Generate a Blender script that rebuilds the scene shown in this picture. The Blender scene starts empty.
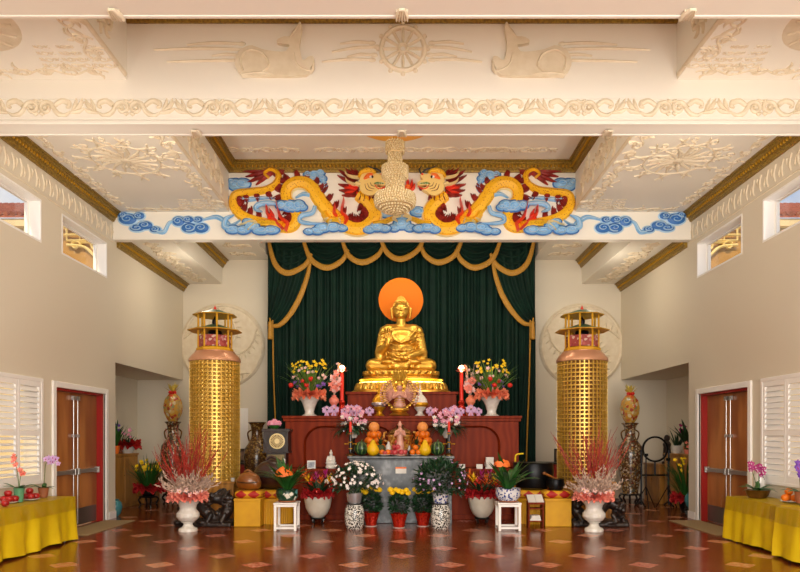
import bpy, math, random
from mathutils import Vector, Matrix, geometry
random.seed(11)
SC = bpy.context.scene; COL = SC.collection
CX, CY, F, H = 402.0, 437.0, 650.0, 1.6
PI = math.pi
sin, cos = math.sin, math.cos
def W(px, py, d): return Vector(((px-CX)*d/F, d, H+(CY-py)*d/F))
def XA(px, d): return (px-CX)*d/F
def ZA(py, d): return H+(CY-py)*d/F
def rnd(a, b): return random.uniform(a, b)
def c(h):
    h = h.lstrip('#')
    return tuple(((int(h[i:i+2], 16)/255+0.055)/1.055)**2.4 if int(h[i:i+2], 16) > 10 else int(h[i:i+2], 16)/255/12.92 for i in (0, 2, 4))+(1,)
def cr(pts, n=6, closed=False):
    """smooth curve through points of any dimension"""
    P = [tuple(p) for p in pts]; m = len(P); out = []
    rng = range(m) if closed else range(m-1)
    for i in rng:
        g = (lambda k: P[k % m]) if closed else (lambda k: P[min(max(k, 0), m-1)])
        a, b, d, e = g(i-1), g(i), g(i+1), g(i+2)
        for j in range(n):
            t = j/n
            out.append(tuple(0.5*((2*b[k])+(-a[k]+d[k])*t+(2*a[k]-5*b[k]+4*d[k]-e[k])*t*t+(-a[k]+3*b[k]-3*d[k]+e[k])*t**3) for k in range(len(b))))
    if not closed: out.append(P[-1])
    return out
def lerps(ws, t):
    if not isinstance(ws, (list, tuple)): return ws
    x = t*(len(ws)-1); i = min(int(x), len(ws)-2) if len(ws) > 1 else 0
    if len(ws) == 1: return ws[0]
    return ws[i]+(ws[i+1]-ws[i])*(x-i)

class Fr:
    """a flat frame: u along U, v along V, height along N"""
    def __init__(s, O, U, V, N): s.O, s.U, s.V, s.N = Vector(O), Vector(U), Vector(V), Vector(N)
    def __call__(s, u, v, h=0): return s.O+s.U*u+s.V*v+s.N*h

class MB:
    def __init__(s): s.v = []; s.f = []; s.m = []
    def add(s, vs, fs, mi=0, M=None):
        o = len(s.v)
        s.v += [tuple(M @ Vector(p)) for p in vs] if M else [tuple(p) for p in vs]
        s.f += [tuple(i+o for i in f) for f in fs]; s.m += [mi]*len(fs)
        return s
    def box(s, lo, hi, mi=0, M=None):
        x0, y0, z0 = lo; x1, y1, z1 = hi
        return s.add([(x0,y0,z0),(x1,y0,z0),(x1,y1,z0),(x0,y1,z0),(x0,y0,z1),(x1,y0,z1),(x1,y1,z1),(x0,y1,z1)],
            [(0,3,2,1),(4,5,6,7),(0,1,5,4),(1,2,6,5),(2,3,7,6),(3,0,4,7)], mi, M)
    def cbox(s, ce, sz, mi=0, rz=0, M=None):
        R = Matrix.Translation(ce) @ Matrix.Rotation(rz, 4, 'Z')
        if M: R = M @ R
        return s.box([-k/2 for k in sz], [k/2 for k in sz], mi, R)
    def lathe(s, prof, seg=24, ce=(0,0,0), mi=0, M=None, sx=1, sy=1, wob=None, a0=0, a1=2*PI, phase=0):
        full = abs(a1-a0-2*PI) < 1e-6; n = seg if full else seg+1
        vs = []
        for r, z in prof:
            for i in range(n):
                a = a0+(a1-a0)*i/seg+phase; q = r*(wob(a, z) if wob else 1)
                vs.append((ce[0]+q*cos(a)*sx, ce[1]+q*sin(a)*sy, ce[2]+z))
        fs = []
        for j in range(len(prof)-1):
            for i in range(seg):
                k = (i+1) % n
                fs.append((j*n+i, j*n+k, (j+1)*n+k, (j+1)*n+i))
        if full and tuple(prof[0]) != tuple(prof[-1]):
            if prof[0][0] > 1e-4: fs.append(tuple(range(n-1, -1, -1)))
            if prof[-1][0] > 1e-4: fs.append(tuple((len(prof)-1)*n+i for i in range(n)))
        return s.add(vs, fs, mi, M)
    def ell(s, ce, r, seg=12, rings=8, mi=0, M=None):
        if not isinstance(r, (tuple, list)): r = (r, r, r)
        T = Matrix.Translation(ce)
        if M: T = T @ M
        prof = [(max(sin(PI*j/rings), 0), -cos(PI*j/rings)) for j in range(rings+1)]
        vs = [(0, 0, -r[2])]; fs = []
        for j in range(1, rings):
            for i in range(seg):
                a = 2*PI*i/seg; vs.append((prof[j][0]*cos(a)*r[0], prof[j][0]*sin(a)*r[1], prof[j][1]*r[2]))
        vs.append((0, 0, r[2])); t = len(vs)-1
        for i in range(seg):
            k = (i+1) % seg
            fs.append((0, 1+k, 1+i)); fs.append((t, 1+(rings-2)*seg+i, 1+(rings-2)*seg+k))
            for j in range(rings-2):
                fs.append((1+j*seg+i, 1+j*seg+k, 1+(j+1)*seg+k, 1+(j+1)*seg+i))
        return s.add(vs, fs, mi, T)
    def tube(s, pts, r, seg=6, mi=0, cap=True, M=None):
        P = [Vector(p) for p in pts]; n = len(P); vs = []; up = Vector((0, 0, 1))
        prev = None
        for i in range(n):
            t = (P[min(i+1, n-1)]-P[max(i-1, 0)])
            t = t.normalized() if t.length > 1e-9 else up
            if prev is None:
                a = t.cross(up if abs(t.z) < .9 else Vector((1, 0, 0))).normalized()
            else:
                a = prev-t*prev.dot(t)
                a = a.normalized() if a.length > 1e-6 else t.cross(up).normalized()
            prev = a; b = t.cross(a); q = lerps(r, i/max(n-1, 1))
            for k in range(seg):
                g = 2*PI*k/seg; vs.append(P[i]+(a*cos(g)+b*sin(g))*q)
        fs = [(j*seg+k, j*seg+(k+1) % seg, (j+1)*seg+(k+1) % seg, (j+1)*seg+k) for j in range(n-1) for k in range(seg)]
        if cap: fs += [tuple(range(seg-1, -1, -1)), tuple((n-1)*seg+k for k in range(seg))]
        return s.add(vs, fs, mi, M)
    def cap(s, a, b, ra, rb, seg=14, mi=0):
        """capsule with two radii"""
        a, b = Vector(a), Vector(b); d = (b-a); L = d.length; d.normalize()
        pts = []; rs = []
        for k in range(5):
            g = PI/2*k/4; pts.append(a-d*ra*cos(g)); rs.append(max(ra*sin(g), .001))
        for k in range(5):
            g = PI/2*k/4; pts.append(b+d*rb*sin(g)); rs.append(max(rb*cos(g), .001))
        return s.tube(pts, rs, seg, mi)
    def poly(s, fr, pts, h0, h1, mi=0, mi2=None, inset=0):
        """2D outline raised from h0 to h1 in frame fr; works for concave outlines"""
        n = len(pts)
        tri = geometry.tessellate_polygon([[Vector((p[0], p[1], 0)) for p in pts]])
        vs = [fr(u, v, h1) for u, v in pts]+[fr(u, v, h0) for u, v in pts]
        fs = [tuple(t) for t in tri]; area = sum(pts[i][0]*pts[(i+1) % n][1]-pts[(i+1) % n][0]*pts[i][1] for i in range(n))
        fs2 = [(i, (i+1) % n, n+(i+1) % n, n+i) for i in range(n)]
        s.add(vs, fs+fs2, mi)
        return s
    def stroke(s, fr, pts, w, h, mi=0, n=5, base=0, smooth=True):
        """half-round raised ribbon along a 2D path"""
        P = cr(pts, n) if smooth and len(pts) > 2 else [tuple(p) for p in pts]
        m = len(P); vs = []; prof = [(-1, 0), (-.72, .62), (0, 1), (.72, .62), (1, 0)]
        for i in range(m):
            a, b = P[max(i-1, 0)], P[min(i+1, m-1)]
            tx, ty = b[0]-a[0], b[1]-a[1]; L = math.hypot(tx, ty) or 1
            nx, ny = -ty/L, tx/L; t = i/max(m-1, 1); q = lerps(w, t); hh = lerps(h, t)
            for e, z in prof: vs.append(fr(P[i][0]+nx*q*e, P[i][1]+ny*q*e, base+hh*z))
        fs = [(j*5+k, j*5+k+1, (j+1)*5+k+1, (j+1)*5+k) for j in range(m-1) for k in range(4)]
        fs += [(0, 1, 2, 3, 4), tuple((m-1)*5+k for k in (4, 3, 2, 1, 0))]
        return s.add(vs, fs, mi)
    def dome(s, fr, u, v, ru, rv, h, mi=0, seg=14, rings=3, rot=0):
        vs = [fr(u, v, h)]; fs = []
        for j in range(1, rings+1):
            a = PI/2*j/rings
            for i in range(seg):
                g = 2*PI*i/seg; x, y = ru*sin(a)*cos(g), rv*sin(a)*sin(g)
                vs.append(fr(u+x*cos(rot)-y*sin(rot), v+x*sin(rot)+y*cos(rot), h*cos(a)))
        for i in range(seg):
            k = (i+1) % seg; fs.append((0, 1+i, 1+k))
            for j in range(rings-1): fs.append((1+j*seg+i, 1+(j+1)*seg+i, 1+(j+1)*seg+k, 1+j*seg+k))
        return s.add(vs, fs, mi)
    def blade(s, base, az, L, w, up=1.2, droop=1.0, mi=0, n=6, fold=.25):
        """arching strap leaf: starts at elevation `up`, bends down by `droop` radians"""
        p = Vector(base); vs = []; side = Vector((-sin(az), cos(az), 0))
        for i in range(n+1):
            t = i/n; e = up-droop*t
            d = Vector((cos(az)*cos(e), sin(az)*cos(e), sin(e)))
            ww = w*(sin(PI*(.12+.88*t))**.7 if t < 1 else 0.02)
            nrm = side.cross(d)
            vs += [p-side*ww+nrm*ww*fold, p.copy(), p+side*ww+nrm*ww*fold]
            p = p+d*(L/n)
        fs = []
        for i in range(n):
            a = i*3; fs += [(a, a+1, a+4, a+3), (a+1, a+2, a+5, a+4)]
        return s.add(vs, fs, mi)
    def leaf(s, p, d, nrm, L, w, mi=0):
        p, d, nrm = Vector(p), Vector(d).normalized(), Vector(nrm)
        sd = d.cross(nrm); sd = sd.normalized() if sd.length > 1e-5 else Vector((1, 0, 0))
        nrm = sd.cross(d)
        return s.add([p, p+d*L*.45+sd*w, p+d*L*.5-nrm*w*.35, p+d*L*.45-sd*w, p+d*L], [(0, 1, 2), (0, 2, 3), (1, 4, 2), (2, 4, 3)], mi)
    def build(s, name, mats, parent=None, smooth=35, bevel=0, remesh=0, sm=0, loc=None, rz=0, solid=0):
        me = bpy.data.meshes.new(name); me.from_pydata(s.v, [], s.f)
        mats = mats if isinstance(mats, (list, tuple)) else [mats]
        for m in mats: me.materials.append(m)
        if len(mats) > 1: me.polygons.foreach_set('material_index', s.m)
        me.update()
        if smooth:
            me.shade_smooth()
            if smooth < 180: me.set_sharp_from_angle(angle=math.radians(smooth))
        o = bpy.data.objects.new(name, me); COL.objects.link(o)
        if parent: o.parent = parent
        if loc: o.location = loc
        if rz: o.rotation_euler.z = rz
        if bevel:
            b = o.modifiers.new('bevel', 'BEVEL'); b.width = bevel; b.segments = 2; b.limit_method = 'ANGLE'; b.angle_limit = math.radians(50)
        if solid:
            b = o.modifiers.new('solid', 'SOLIDIFY'); b.thickness = solid; b.offset = 0
        if remesh:
            b = o.modifiers.new('remesh', 'REMESH'); b.mode = 'VOXEL'; b.voxel_size = remesh; b.use_smooth_shade = True
            if sm:
                q = o.modifiers.new('smooth', 'SMOOTH'); q.iterations = sm; q.factor = .5
        return o

def tag(o, label, cat, group=None, kind=None):
    o['label'] = label; o['category'] = cat
    if group: o['group'] = group
    if kind: o['kind'] = kind
    return o
def thing(name, label, cat, loc=(0, 0, 0), rz=0, group=None):
    o = bpy.data.objects.new(name, None); COL.objects.link(o); o.empty_display_size = .1
    o.location = loc; o.rotation_euler = (0, 0, rz)
    return tag(o, label, cat, group)
def struct(o):
    o['kind'] = 'structure'; return o
def dup(root, loc, rz=0, label=None, group=None, sc=None):
    r = root.copy(); COL.objects.link(r); r.location = loc; r.rotation_euler = (0, 0, rz)
    if sc: r.scale = sc if isinstance(sc, (tuple, list)) else (sc, sc, sc)
    if label: r['label'] = label
    if group: r['group'] = group
    for ch in list(root.children):
        k = ch.copy(); COL.objects.link(k); k.parent = r
        for g in list(ch.children):
            q = g.copy(); COL.objects.link(q); q.parent = k
    return r
def inst(o, parent, loc, rot=(0, 0, 0), sc=1):
    k = o.copy(); COL.objects.link(k); k.parent = parent; k.location = loc; k.rotation_euler = rot; k.scale = (sc, sc, sc) if not isinstance(sc, tuple) else sc
    return k

# ---------------------------------------------------------------- materials
class NT:
    def __init__(s, m): s.t = m.node_tree; s.n = m.node_tree.nodes; s.l = m.node_tree.links
    def new(s, ty, **kw):
        n = s.n.new(ty)
        for k, v in kw.items():
            if k.startswith('i_'):
                n.inputs[k[2:].replace('_', ' ')].default_value = v
            else: setattr(n, k, v)
        return n
    def ln(s, a, b): s.l.new(a, b)
    def math(s, op, a, b=None):
        n = s.n.new('ShaderNodeMath'); n.operation = op
        for i, x in enumerate((a, b)):
            if x is None: continue
            if isinstance(x, (int, float)): n.inputs[i].default_value = x
            else: s.ln(x, n.inputs[i])
        return n.outputs[0]
    def mix(s, fac, a, b):
        n = s.n.new('ShaderNodeMix'); n.data_type = 'RGBA'
        for sock, x in ((n.inputs[0], fac), (n.inputs[6], a), (n.inputs[7], b)):
            if isinstance(x, (int, float, tuple)): sock.default_value = x
            else: s.ln(x, sock)
        return n.outputs[2]
    def ramp(s, fac, stops, const=False):
        n = s.n.new('ShaderNodeValToRGB'); e = n.color_ramp.elements
        if const: n.color_ramp.interpolation = 'CONSTANT'
        while len(e) < len(stops): e.new(.5)
        for k, (p, col) in enumerate(stops): e[k].position = p; e[k].color = col
        s.ln(fac, n.inputs[0]); return n.outputs[0]
    def noise(s, scale, detail=3, vec=None, rough=.5):
        n = s.n.new('ShaderNodeTexNoise'); n.inputs['Scale'].default_value = scale; n.inputs['Detail'].default_value = detail; n.inputs['Roughness'].default_value = rough
        s.ln(vec or s.obj(), n.inputs['Vector']); return n.outputs[0]
    def obj(s):
        if not hasattr(s, '_o'): s._o = s.n.new('ShaderNodeTexCoord').outputs['Object']
        return s._o
    def map(s, scale=(1, 1, 1), rot=(0, 0, 0), loc=(0, 0, 0)):
        n = s.n.new('ShaderNodeMapping'); n.inputs['Scale'].default_value = scale; n.inputs['Rotation'].default_value = rot; n.inputs['Location'].default_value = loc
        s.ln(s.obj(), n.inputs['Vector']); return n.outputs[0]
    def bump(s, hgt, strength=.3, dist=.01):
        n = s.n.new('ShaderNodeBump'); n.inputs['Strength'].default_value = strength; n.inputs['Distance'].default_value = dist
        s.ln(hgt, n.inputs['Height']); s.ln(n.outputs[0], s.bsdf.inputs['Normal'])
def mat(name, col, rough=.5, metal=0, spec=.5, noise=None, bump=None, emit=None, coat=0, trans=0, sheen=0, alpha=1, sss=0):
    m = bpy.data.materials.new(name); m.use_nodes = True; t = NT(m)
    b = m.node_tree.nodes['Principled BSDF']; t.bsdf = b
    col = c(col) if isinstance(col, str) else col
    b.inputs['Base Color'].default_value = col; b.inputs['Roughness'].default_value = rough
    b.inputs['Metallic'].default_value = metal; b.inputs['Specular IOR Level'].default_value = spec
    b.inputs['Coat Weight'].default_value = coat; b.inputs['Transmission Weight'].default_value = trans
    b.inputs['Sheen Weight'].default_value = sheen; b.inputs['Alpha'].default_value = alpha
    if noise:
        col2, sc = noise[0], noise[1]
        f = t.ramp(t.noise(sc, 4), [(.35, (0, 0, 0, 1)), (.65, (1, 1, 1, 1))])
        t.ln(t.mix(f, col, c(col2) if isinstance(col2, str) else col2), b.inputs['Base Color'])
    if bump: t.bump(t.noise(bump[0], 3), bump[1], bump[2] if len(bump) > 2 else .01)
    if emit:
        b.inputs['Emission Color'].default_value = c(emit[0]); b.inputs['Emission Strength'].default_value = emit[1]
    mat.t = t
    return m
def pmat(name, rough=.4, metal=0, coat=0):
    m = mat(name, '#808080', rough, metal, coat=coat); return m, mat.t
def setcol(t, sock): t.ln(sock, t.bsdf.inputs['Base Color'])
def wood(name, c1, c2, rough=.4, sc=(1, 1, 1), coat=0, ring=3.0):
    m, t = pmat(name, rough, coat=coat)
    v = t.map(sc)
    w = t.new('ShaderNodeTexWave', wave_type='BANDS', bands_direction='X'); t.ln(v, w.inputs['Vector'])
    w.inputs['Scale'].default_value = ring; w.inputs['Distortion'].default_value = 9; w.inputs['Detail'].default_value = 3; w.inputs['Detail Scale'].default_value = 1.2
    n = t.noise(2.2, 4, v)
    f = t.math('MULTIPLY', t.math('ADD', w.outputs['Fac'], n), .55)
    setcol(t, t.ramp(f, [(.15, c(c1)), (.85, c(c2))])); return m
M = {}
M['wall'] = mat('painted_wall', '#dcd3c0', .6, bump=(60, .05, .003))
M['plaster'] = mat('cream_plaster', '#ebe6da', .55, bump=(50, .05, .003))
M['relief'] = mat('cream_relief_plaster', '#e4d8c0', .6, noise=('#dbcdb2', 9))
M['white'] = mat('white_paint', '#f4f2ee', .4)
M['whitegloss'] = mat('white_ceramic', '#e9e6df', .2, coat=.3, noise=('#d9d4ca', 12))
M['goldtrim'] = mat('dark_gold_trim', '#a0802a', .4, metal=.25, noise=('#74591a', 30), bump=(40, .6, .01))
M['goldbead'] = mat('bright_gold_bead', '#c79a35', .3, metal=.7)
M['gold'] = mat('polished_gold', '#dcb050', .34, metal=.88, noise=('#cc9c3c', 5))
M['goldflat'] = mat('gold_paint', '#d8a020', .35, metal=.6)
M['copper'] = mat('salmon_copper', '#dba27e', .3, metal=.45)
M['orange'] = mat('orange_disc', '#cc6806', .6, spec=.2)
M['green_curtain'] = mat('green_velvet', '#08281e', .7, spec=.2, noise=('#061f18', 3))
M['goldfringe'] = mat('gold_fringe', '#be8a22', .55, noise=('#96691a', 60), bump=(90, .6, .01))
M['redwood'] = wood('red_brown_wood', '#70230c', '#853012', .45, (1, 1, .3), ring=2.2); M['redwood'].node_tree.nodes['Principled BSDF'].inputs['Specular IOR Level'].default_value = .1
M['doorwood'] = wood('door_wood', '#8a4a20', '#bb7a3e', .4, (1, .9, .25), ring=1.3)
M['oak'] = wood('oak_wood', '#8a5a20', '#b98238', .4, (1, 1, .3), ring=2.5)
M['darkwood'] = mat('dark_carved_wood', '#1d1512', .42, noise=('#33241c', 8), bump=(18, .6, .02))
M['fishwood'] = mat('brown_lacquer', '#7a4416', .3, coat=.3, noise=('#94591f', 6))
M['fishdark'] = mat('dark_brown_lacquer', '#2b1414', .28, coat=.4, noise=('#3b1d19', 5))
M['black'] = mat('black_lacquer', '#0d0c0d', .3, coat=.2)
M['iron'] = mat('black_iron', '#121214', .35, metal=.6)
M['yellowcloth'] = mat('yellow_satin', '#e2c40c', .5, noise=('#d6b408', 2.5), bump=(5, .15, .03))
M['yellowbox'] = mat('yellow_cloth', '#dba40e', .6, noise=('#cf960a', 4))
M['red'] = mat('red_cloth', '#a81a14', .5)
M['redfoil'] = mat('red_foil', '#a01010', .22, metal=.45, noise=('#d03418', 22), bump=(25, .7, .02))
M['rednet'] = mat('red_tulle', '#b01c20', .6)
M['redpaint'] = mat('red_paint', '#a01c16', .4)
M['candle'] = mat('red_candle', '#d02818', .4, emit=('#ff3010', .15))
M['chrome'] = mat('chrome', '#c9c6c0', .36, metal=.85)
M['steel'] = mat('brushed_steel', '#8e8a84', .4, metal=.9)
M['coral'] = mat('coral_fabric', '#ef8370', .6, noise=('#f5a08e', 14))
M['coralo'] = mat('orange_fabric', '#ee7d55', .6, noise=('#f39a78', 14))
M['branch'] = mat('red_branch', '#b93426', .5, noise=('#8f2a20', 10))
M['pampas'] = mat('dusty_pink_plume', '#c6ab98', .8, noise=('#a98f80', 20))
M['leaf'] = mat('green_leaf', '#1f4d1c', .4, noise=('#2f6a26', 7))
M['leafdark'] = mat('dark_green_leaf', '#16341a', .4, noise=('#22482a', 9))
M['leaflight'] = mat('light_green_leaf', '#4c7a2a', .4, noise=('#6f9440', 7))
M['stem'] = mat('green_stem', '#4b6b2e', .5)
M['yellowflower'] = mat('yellow_petal', '#f6d40c', .5, noise=('#e8bc08', 20))
M['whiteflower'] = mat('white_petal', '#ece6e2', .5)
M['pinkflower'] = mat('pink_petal', '#e08aa8', .5, noise=('#eaa6bc', 20))
M['palepink'] = mat('pale_pink_petal', '#ecc3c0', .5)
M['magenta'] = mat('magenta_petal', '#a81a70', .5)
M['purple'] = mat('purple_petal', '#7a4ab0', .5)
M['lilac'] = mat('lilac_petal', '#c49bd0', .5, noise=('#dcb6dc', 20))
M['orangeflower'] = mat('orange_petal', '#ef6418', .5, noise=('#f28430', 20))
M['salmon'] = mat('salmon_petal', '#ef8a78', .5)
M['redflower'] = mat('red_petal', '#d8281a', .5)
M['terracotta'] = mat('terracotta', '#8e5030', .6, noise=('#a0623e', 8))
M['greenpot'] = mat('green_glaze', '#5c9a72', .25, coat=.3)
M['teal'] = mat('teal_glaze', '#3f7f86', .25, coat=.3)
M['brass'] = mat('aged_brass', '#86602a', .32, metal=.7, noise=('#5e4018', 9))
M['orangefruit'] = mat('orange_peel', '#e8790c', .4, noise=('#d96a08', 10), bump=(120, .15, .004))
M['pomelo'] = mat('pomelo_peel', '#e8964a', .45, bump=(100, .2, .004))
M['apple'] = mat('red_apple', '#b81c1c', .28, noise=('#8f1010', 6))
M['pinkapple'] = mat('pink_apple', '#ae2236', .3, noise=('#cc5a58', 7))
M['pear'] = mat('yellow_pomelo', '#e4b40c', .4, bump=(90, .15, .004))
M['brownpear'] = mat('brown_pear', '#b0702c', .4)
M['pineapple'] = mat('green_pineapple', '#4a5530', .5, bump=(45, 1, .02))
M['paper'] = mat('white_paper', '#e6e2da', .6)
M['glow'] = mat('lotus_lamp_glow', '#ffd0a0', .5, emit=('#ffcf90', 14))
M['ledstrip'] = mat('led_strip', '#ffe080', .5, emit=('#ffd45a', 14))
M['crystal'] = mat('crystal_beads', '#d8bd88', .2, metal=.15, noise=('#f4e2b8', 30), bump=(70, .9, .02))
M['cream'] = mat('cream_planter', '#dcd4c4', .35, noise=('#cfc5b2', 5))
M['mat'] = mat('beige_doormat', '#97825c', .9, bump=(200, .5, .005))
M['dgold'] = mat('dragon_gold_scales', '#efb41a', .5)
M['dred'] = mat('dragon_mane_red', '#6e140e', .5, noise=('#96241a', 10))
M['dface'] = mat('dragon_face_cream', '#efcf80', .45)
M['dflame'] = mat('flame_red', '#e8402a', .45)
M['dcream'] = mat('dragon_belly', '#f1dca0', .45)
M['dblue'] = mat('cloud_blue', '#6ea6d8', .45, noise=('#8fbde4', 6))
M['dlight'] = mat('cloud_light_blue', '#a9cbe6', .45)
M['ddark'] = mat('cloud_dark_blue', '#2f6db5', .45)
M['dblack'] = mat('dragon_black', '#1c1414', .4)
# scales on the dragon
t = NT(M['dgold']); t.bsdf = M['dgold'].node_tree.nodes['Principled BSDF']
v = t.new('ShaderNodeTexVoronoi'); v.inputs['Scale'].default_value = 24; t.ln(t.obj(), v.inputs['Vector'])
setcol(t, t.ramp(v.outputs['Distance'], [(.16, c('#b86a08')), (.3, c('#f2b81c'))]))
def patt(name, base, cols, scale, rough=.25, vor=True, metal=0):
    m, t = pmat(name, rough, metal, coat=.3)
    n = t.new('ShaderNodeTexVoronoi'); n.inputs['Scale'].default_value = scale
    w = t.noise(scale*.5, 3); add = t.new('ShaderNodeVectorMath', operation='ADD'); t.ln(t.obj(), add.inputs[0])
    sc_ = t.new('ShaderNodeVectorMath', operation='SCALE'); nn = t.new('ShaderNodeTexNoise'); nn.inputs['Scale'].default_value = scale*.6; t.ln(t.obj(), nn.inputs['Vector'])
    t.ln(nn.outputs['Color'], sc_.inputs[0]); sc_.inputs['Scale'].default_value = 1.2/scale
    t.ln(sc_.outputs[0], add.inputs[1]); t.ln(add.outputs[0], n.inputs['Vector'])
    stops = []
    k = len(cols)
    sep = t.new('ShaderNodeSeparateColor'); t.ln(n.outputs['Color'], sep.inputs[0])
    col = t.ramp(sep.outputs[0], [(i/k, c(x)) for i, x in enumerate(cols)], True)
    edge = t.ramp(n.outputs['Distance'], [(.5, (0, 0, 0, 1)), (.6, (1, 1, 1, 1))])
    setcol(t, t.mix(edge, col, c(base))); return m
M['satsuma'] = patt('painted_porcelain_vase', '#5e4026', ['#8a6a4a', '#b59a74', '#6a2f22', '#5a5a4c', '#a8854a', '#4a3526', '#b8a890'], 22)
M['satsumag'] = patt('gold_brown_porcelain_vase', '#4c3218', ['#7a5628', '#9a7a3a', '#5e3a1a', '#8a6a40', '#453018'], 26)
M['bluewhite'] = patt('blue_white_porcelain', '#e2e2e4', ['#2a3f8e', '#e2e2e4', '#3d57a8', '#dcdde2', '#24347a'], 30)
M['blackwhite'] = patt('black_white_porcelain', '#dcd8d0', ['#15140f', '#25231e', '#dcd8d0', '#1a1814'], 46)
M['greenfloral'] = patt('green_floral_porcelain', '#173d2a', ['#e6e2d4', '#1d5236', '#5fa0a0', '#1d4a30', '#173d2a'], 11)
M['burner'] = patt('carved_gold_red', '#b87a30', ['#a84a24', '#cf9a40', '#8a3a1c', '#d8b060'], 24, .35, metal=.3)
M['silver'] = mat('silver_pot', '#b8b4b8', .25, metal=.7)
M['wrap'] = patt('cellophane_wrapped_boxes', '#c8963a', ['#a8402c', '#c9a860', '#8f8a5a', '#c2703e', '#d8c8a0', '#b89a58'], 11, .2)
# stone
m, t = pmat('grey_marble', .3); n = t.noise(2.2, 8, rough=.65); n2 = t.noise(9, 6)
setcol(t, t.ramp(t.math('MULTIPLY', t.math('ADD', n, n2), .5), [(.36, c('#202224')), (.5, c('#46494b')), (.66, c('#84878a'))])); M['marble'] = m
# watermelon stripes
m, t = pmat('watermelon_rind', .3)
sp = t.new('ShaderNodeSeparateXYZ'); t.ln(t.obj(), sp.inputs[0])
an = t.math('ARCTAN2', sp.outputs[0], sp.outputs[1])
st = t.math('ABSOLUTE', t.math('SINE', t.math('ADD', t.math('MULTIPLY', an, 5), t.math('MULTIPLY', t.noise(18, 2), 1.6))))
setcol(t, t.ramp(st, [(.2, c('#6b8a4c')), (.5, c('#17361d'))])); M['melon'] = m
# curtain-like cushion: red diamonds on yellow
m, t = pmat('red_yellow_cushion', .6)
sp = t.new('ShaderNodeSeparateXYZ'); t.ln(t.obj(), sp.inputs[0])
fx = t.math('ABSOLUTE', t.math('SUBTRACT', t.math('FRACT', t.math('MULTIPLY', sp.outputs[0], 4.4)), .5))
fz = t.math('ABSOLUTE', t.math('MULTIPLY', t.math('SUBTRACT', sp.outputs[2], .065), 6))
setcol(t, t.ramp(t.math('ADD', fx, fz), [(.44, c('#b01810')), (.47, c('#dfa018'))], True)); M['cushion'] = m
# floor tiles laid at 45 degrees, every third one inlaid
m, t = pmat('red_brown_floor_tiles', .17)
A = .2852
sp = t.new('ShaderNodeSeparateXYZ'); t.ln(t.obj(), sp.inputs[0])
yy = t.math('SUBTRACT', sp.outputs[1], 8.74)
u = t.math('ADD', t.math('DIVIDE', t.math('ADD', sp.outputs[0], yy), A*math.sqrt(2)), 300.5)
w = t.math('ADD', t.math('DIVIDE', t.math('SUBTRACT', yy, sp.outputs[0]), A*math.sqrt(2)), 300.5)
mu = t.math('LESS_THAN', t.math('MODULO', u, 3.0), 1.0); mw = t.math('LESS_THAN', t.math('MODULO', w, 3.0), 1.0)
mask = t.math('MULTIPLY', mu, mw)
def joint(x, wd): return t.math('LESS_THAN', t.math('ABSOLUTE', t.math('SUBTRACT', t.math('FRACT', x), .5)), .5-wd)
jm = t.math('MULTIPLY', joint(u, .012), joint(w, .012))
# narrow strips inside the plain tiles
stp = joint(t.math('MULTIPLY', u, 3), .025)
cid = t.new('ShaderNodeCombineXYZ'); t.ln(t.math('FLOOR', u), cid.inputs[0]); t.ln(t.math('FLOOR', w), cid.inputs[1])
wn = t.new('ShaderNodeTexWhiteNoise', noise_dimensions='3D'); t.ln(cid.outputs[0], wn.inputs['Vector'])
nz = t.noise(7, 5); nm = t.noise(16, 6, rough=.7)
plain = t.mix(t.math('MULTIPLY', t.math('ADD', wn.outputs[0], nz), .5), c('#642a10'), c('#86451e'))
plain = t.mix(stp, c('#4c1e0c'), plain)
inl = t.ramp(wn.outputs[0], [(0, c('#a84a22')), (.3, c('#b8704a')), (.55, c('#a8381a')), (.8, c('#b86a34'))], True)
inl = t.mix(t.ramp(nm, [(.4, (0, 0, 0, 1)), (.62, (.7, .7, .7, 1))]), inl, c('#d9b09a'))
col = t.mix(mask, plain, inl); col = t.mix(jm, c('#2a0d07'), col); setcol(t, col)
t.ln(t.math('ADD', t.math('MULTIPLY', nz, .16), .1), t.bsdf.inputs['Roughness'])
t.bump(t.math('ADD', jm, t.math('MULTIPLY', nz, .4)), .08, .004)
M['floor'] = m
# glass
m = bpy.data.materials.new('clear_glass'); m.use_nodes = True; t = NT(m); t.n.clear()
o = t.new('ShaderNodeOutputMaterial'); mx = t.new('ShaderNodeMixShader'); mx.inputs[0].default_value = .06
a = t.new('ShaderNodeBsdfTransparent'); b = t.new('ShaderNodeBsdfGlossy'); b.inputs['Roughness'].default_value = .03
t.ln(a.outputs[0], mx.inputs[1]); t.ln(b.outputs[0], mx.inputs[2]); t.ln(mx.outputs[0], o.inputs[0]); M['glass'] = m
m = m.copy(); m.name = 'clear_plastic'; 
for n in m.node_tree.nodes:
    if n.type == 'MIX_SHADER': n.inputs[0].default_value = .13
    if n.type == 'BSDF_GLOSSY': n.inputs['Roughness'].default_value = .12
    if n.type == 'BSDF_TRANSPARENT': n.inputs[0].default_value = (.9, .88, .84, 1)
M['plastic'] = m

def side_word(x, y):
    """where a piece sits in its heap, as seen from the entrance"""
    if math.hypot(x, y) < .02: return 'centre'
    a = (math.degrees(math.atan2(y, x))+360) % 360
    return ('right', 'back right', 'back', 'back left', 'left', 'front left', 'front', 'front right')[int((a+22.5)//45) % 8]
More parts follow.
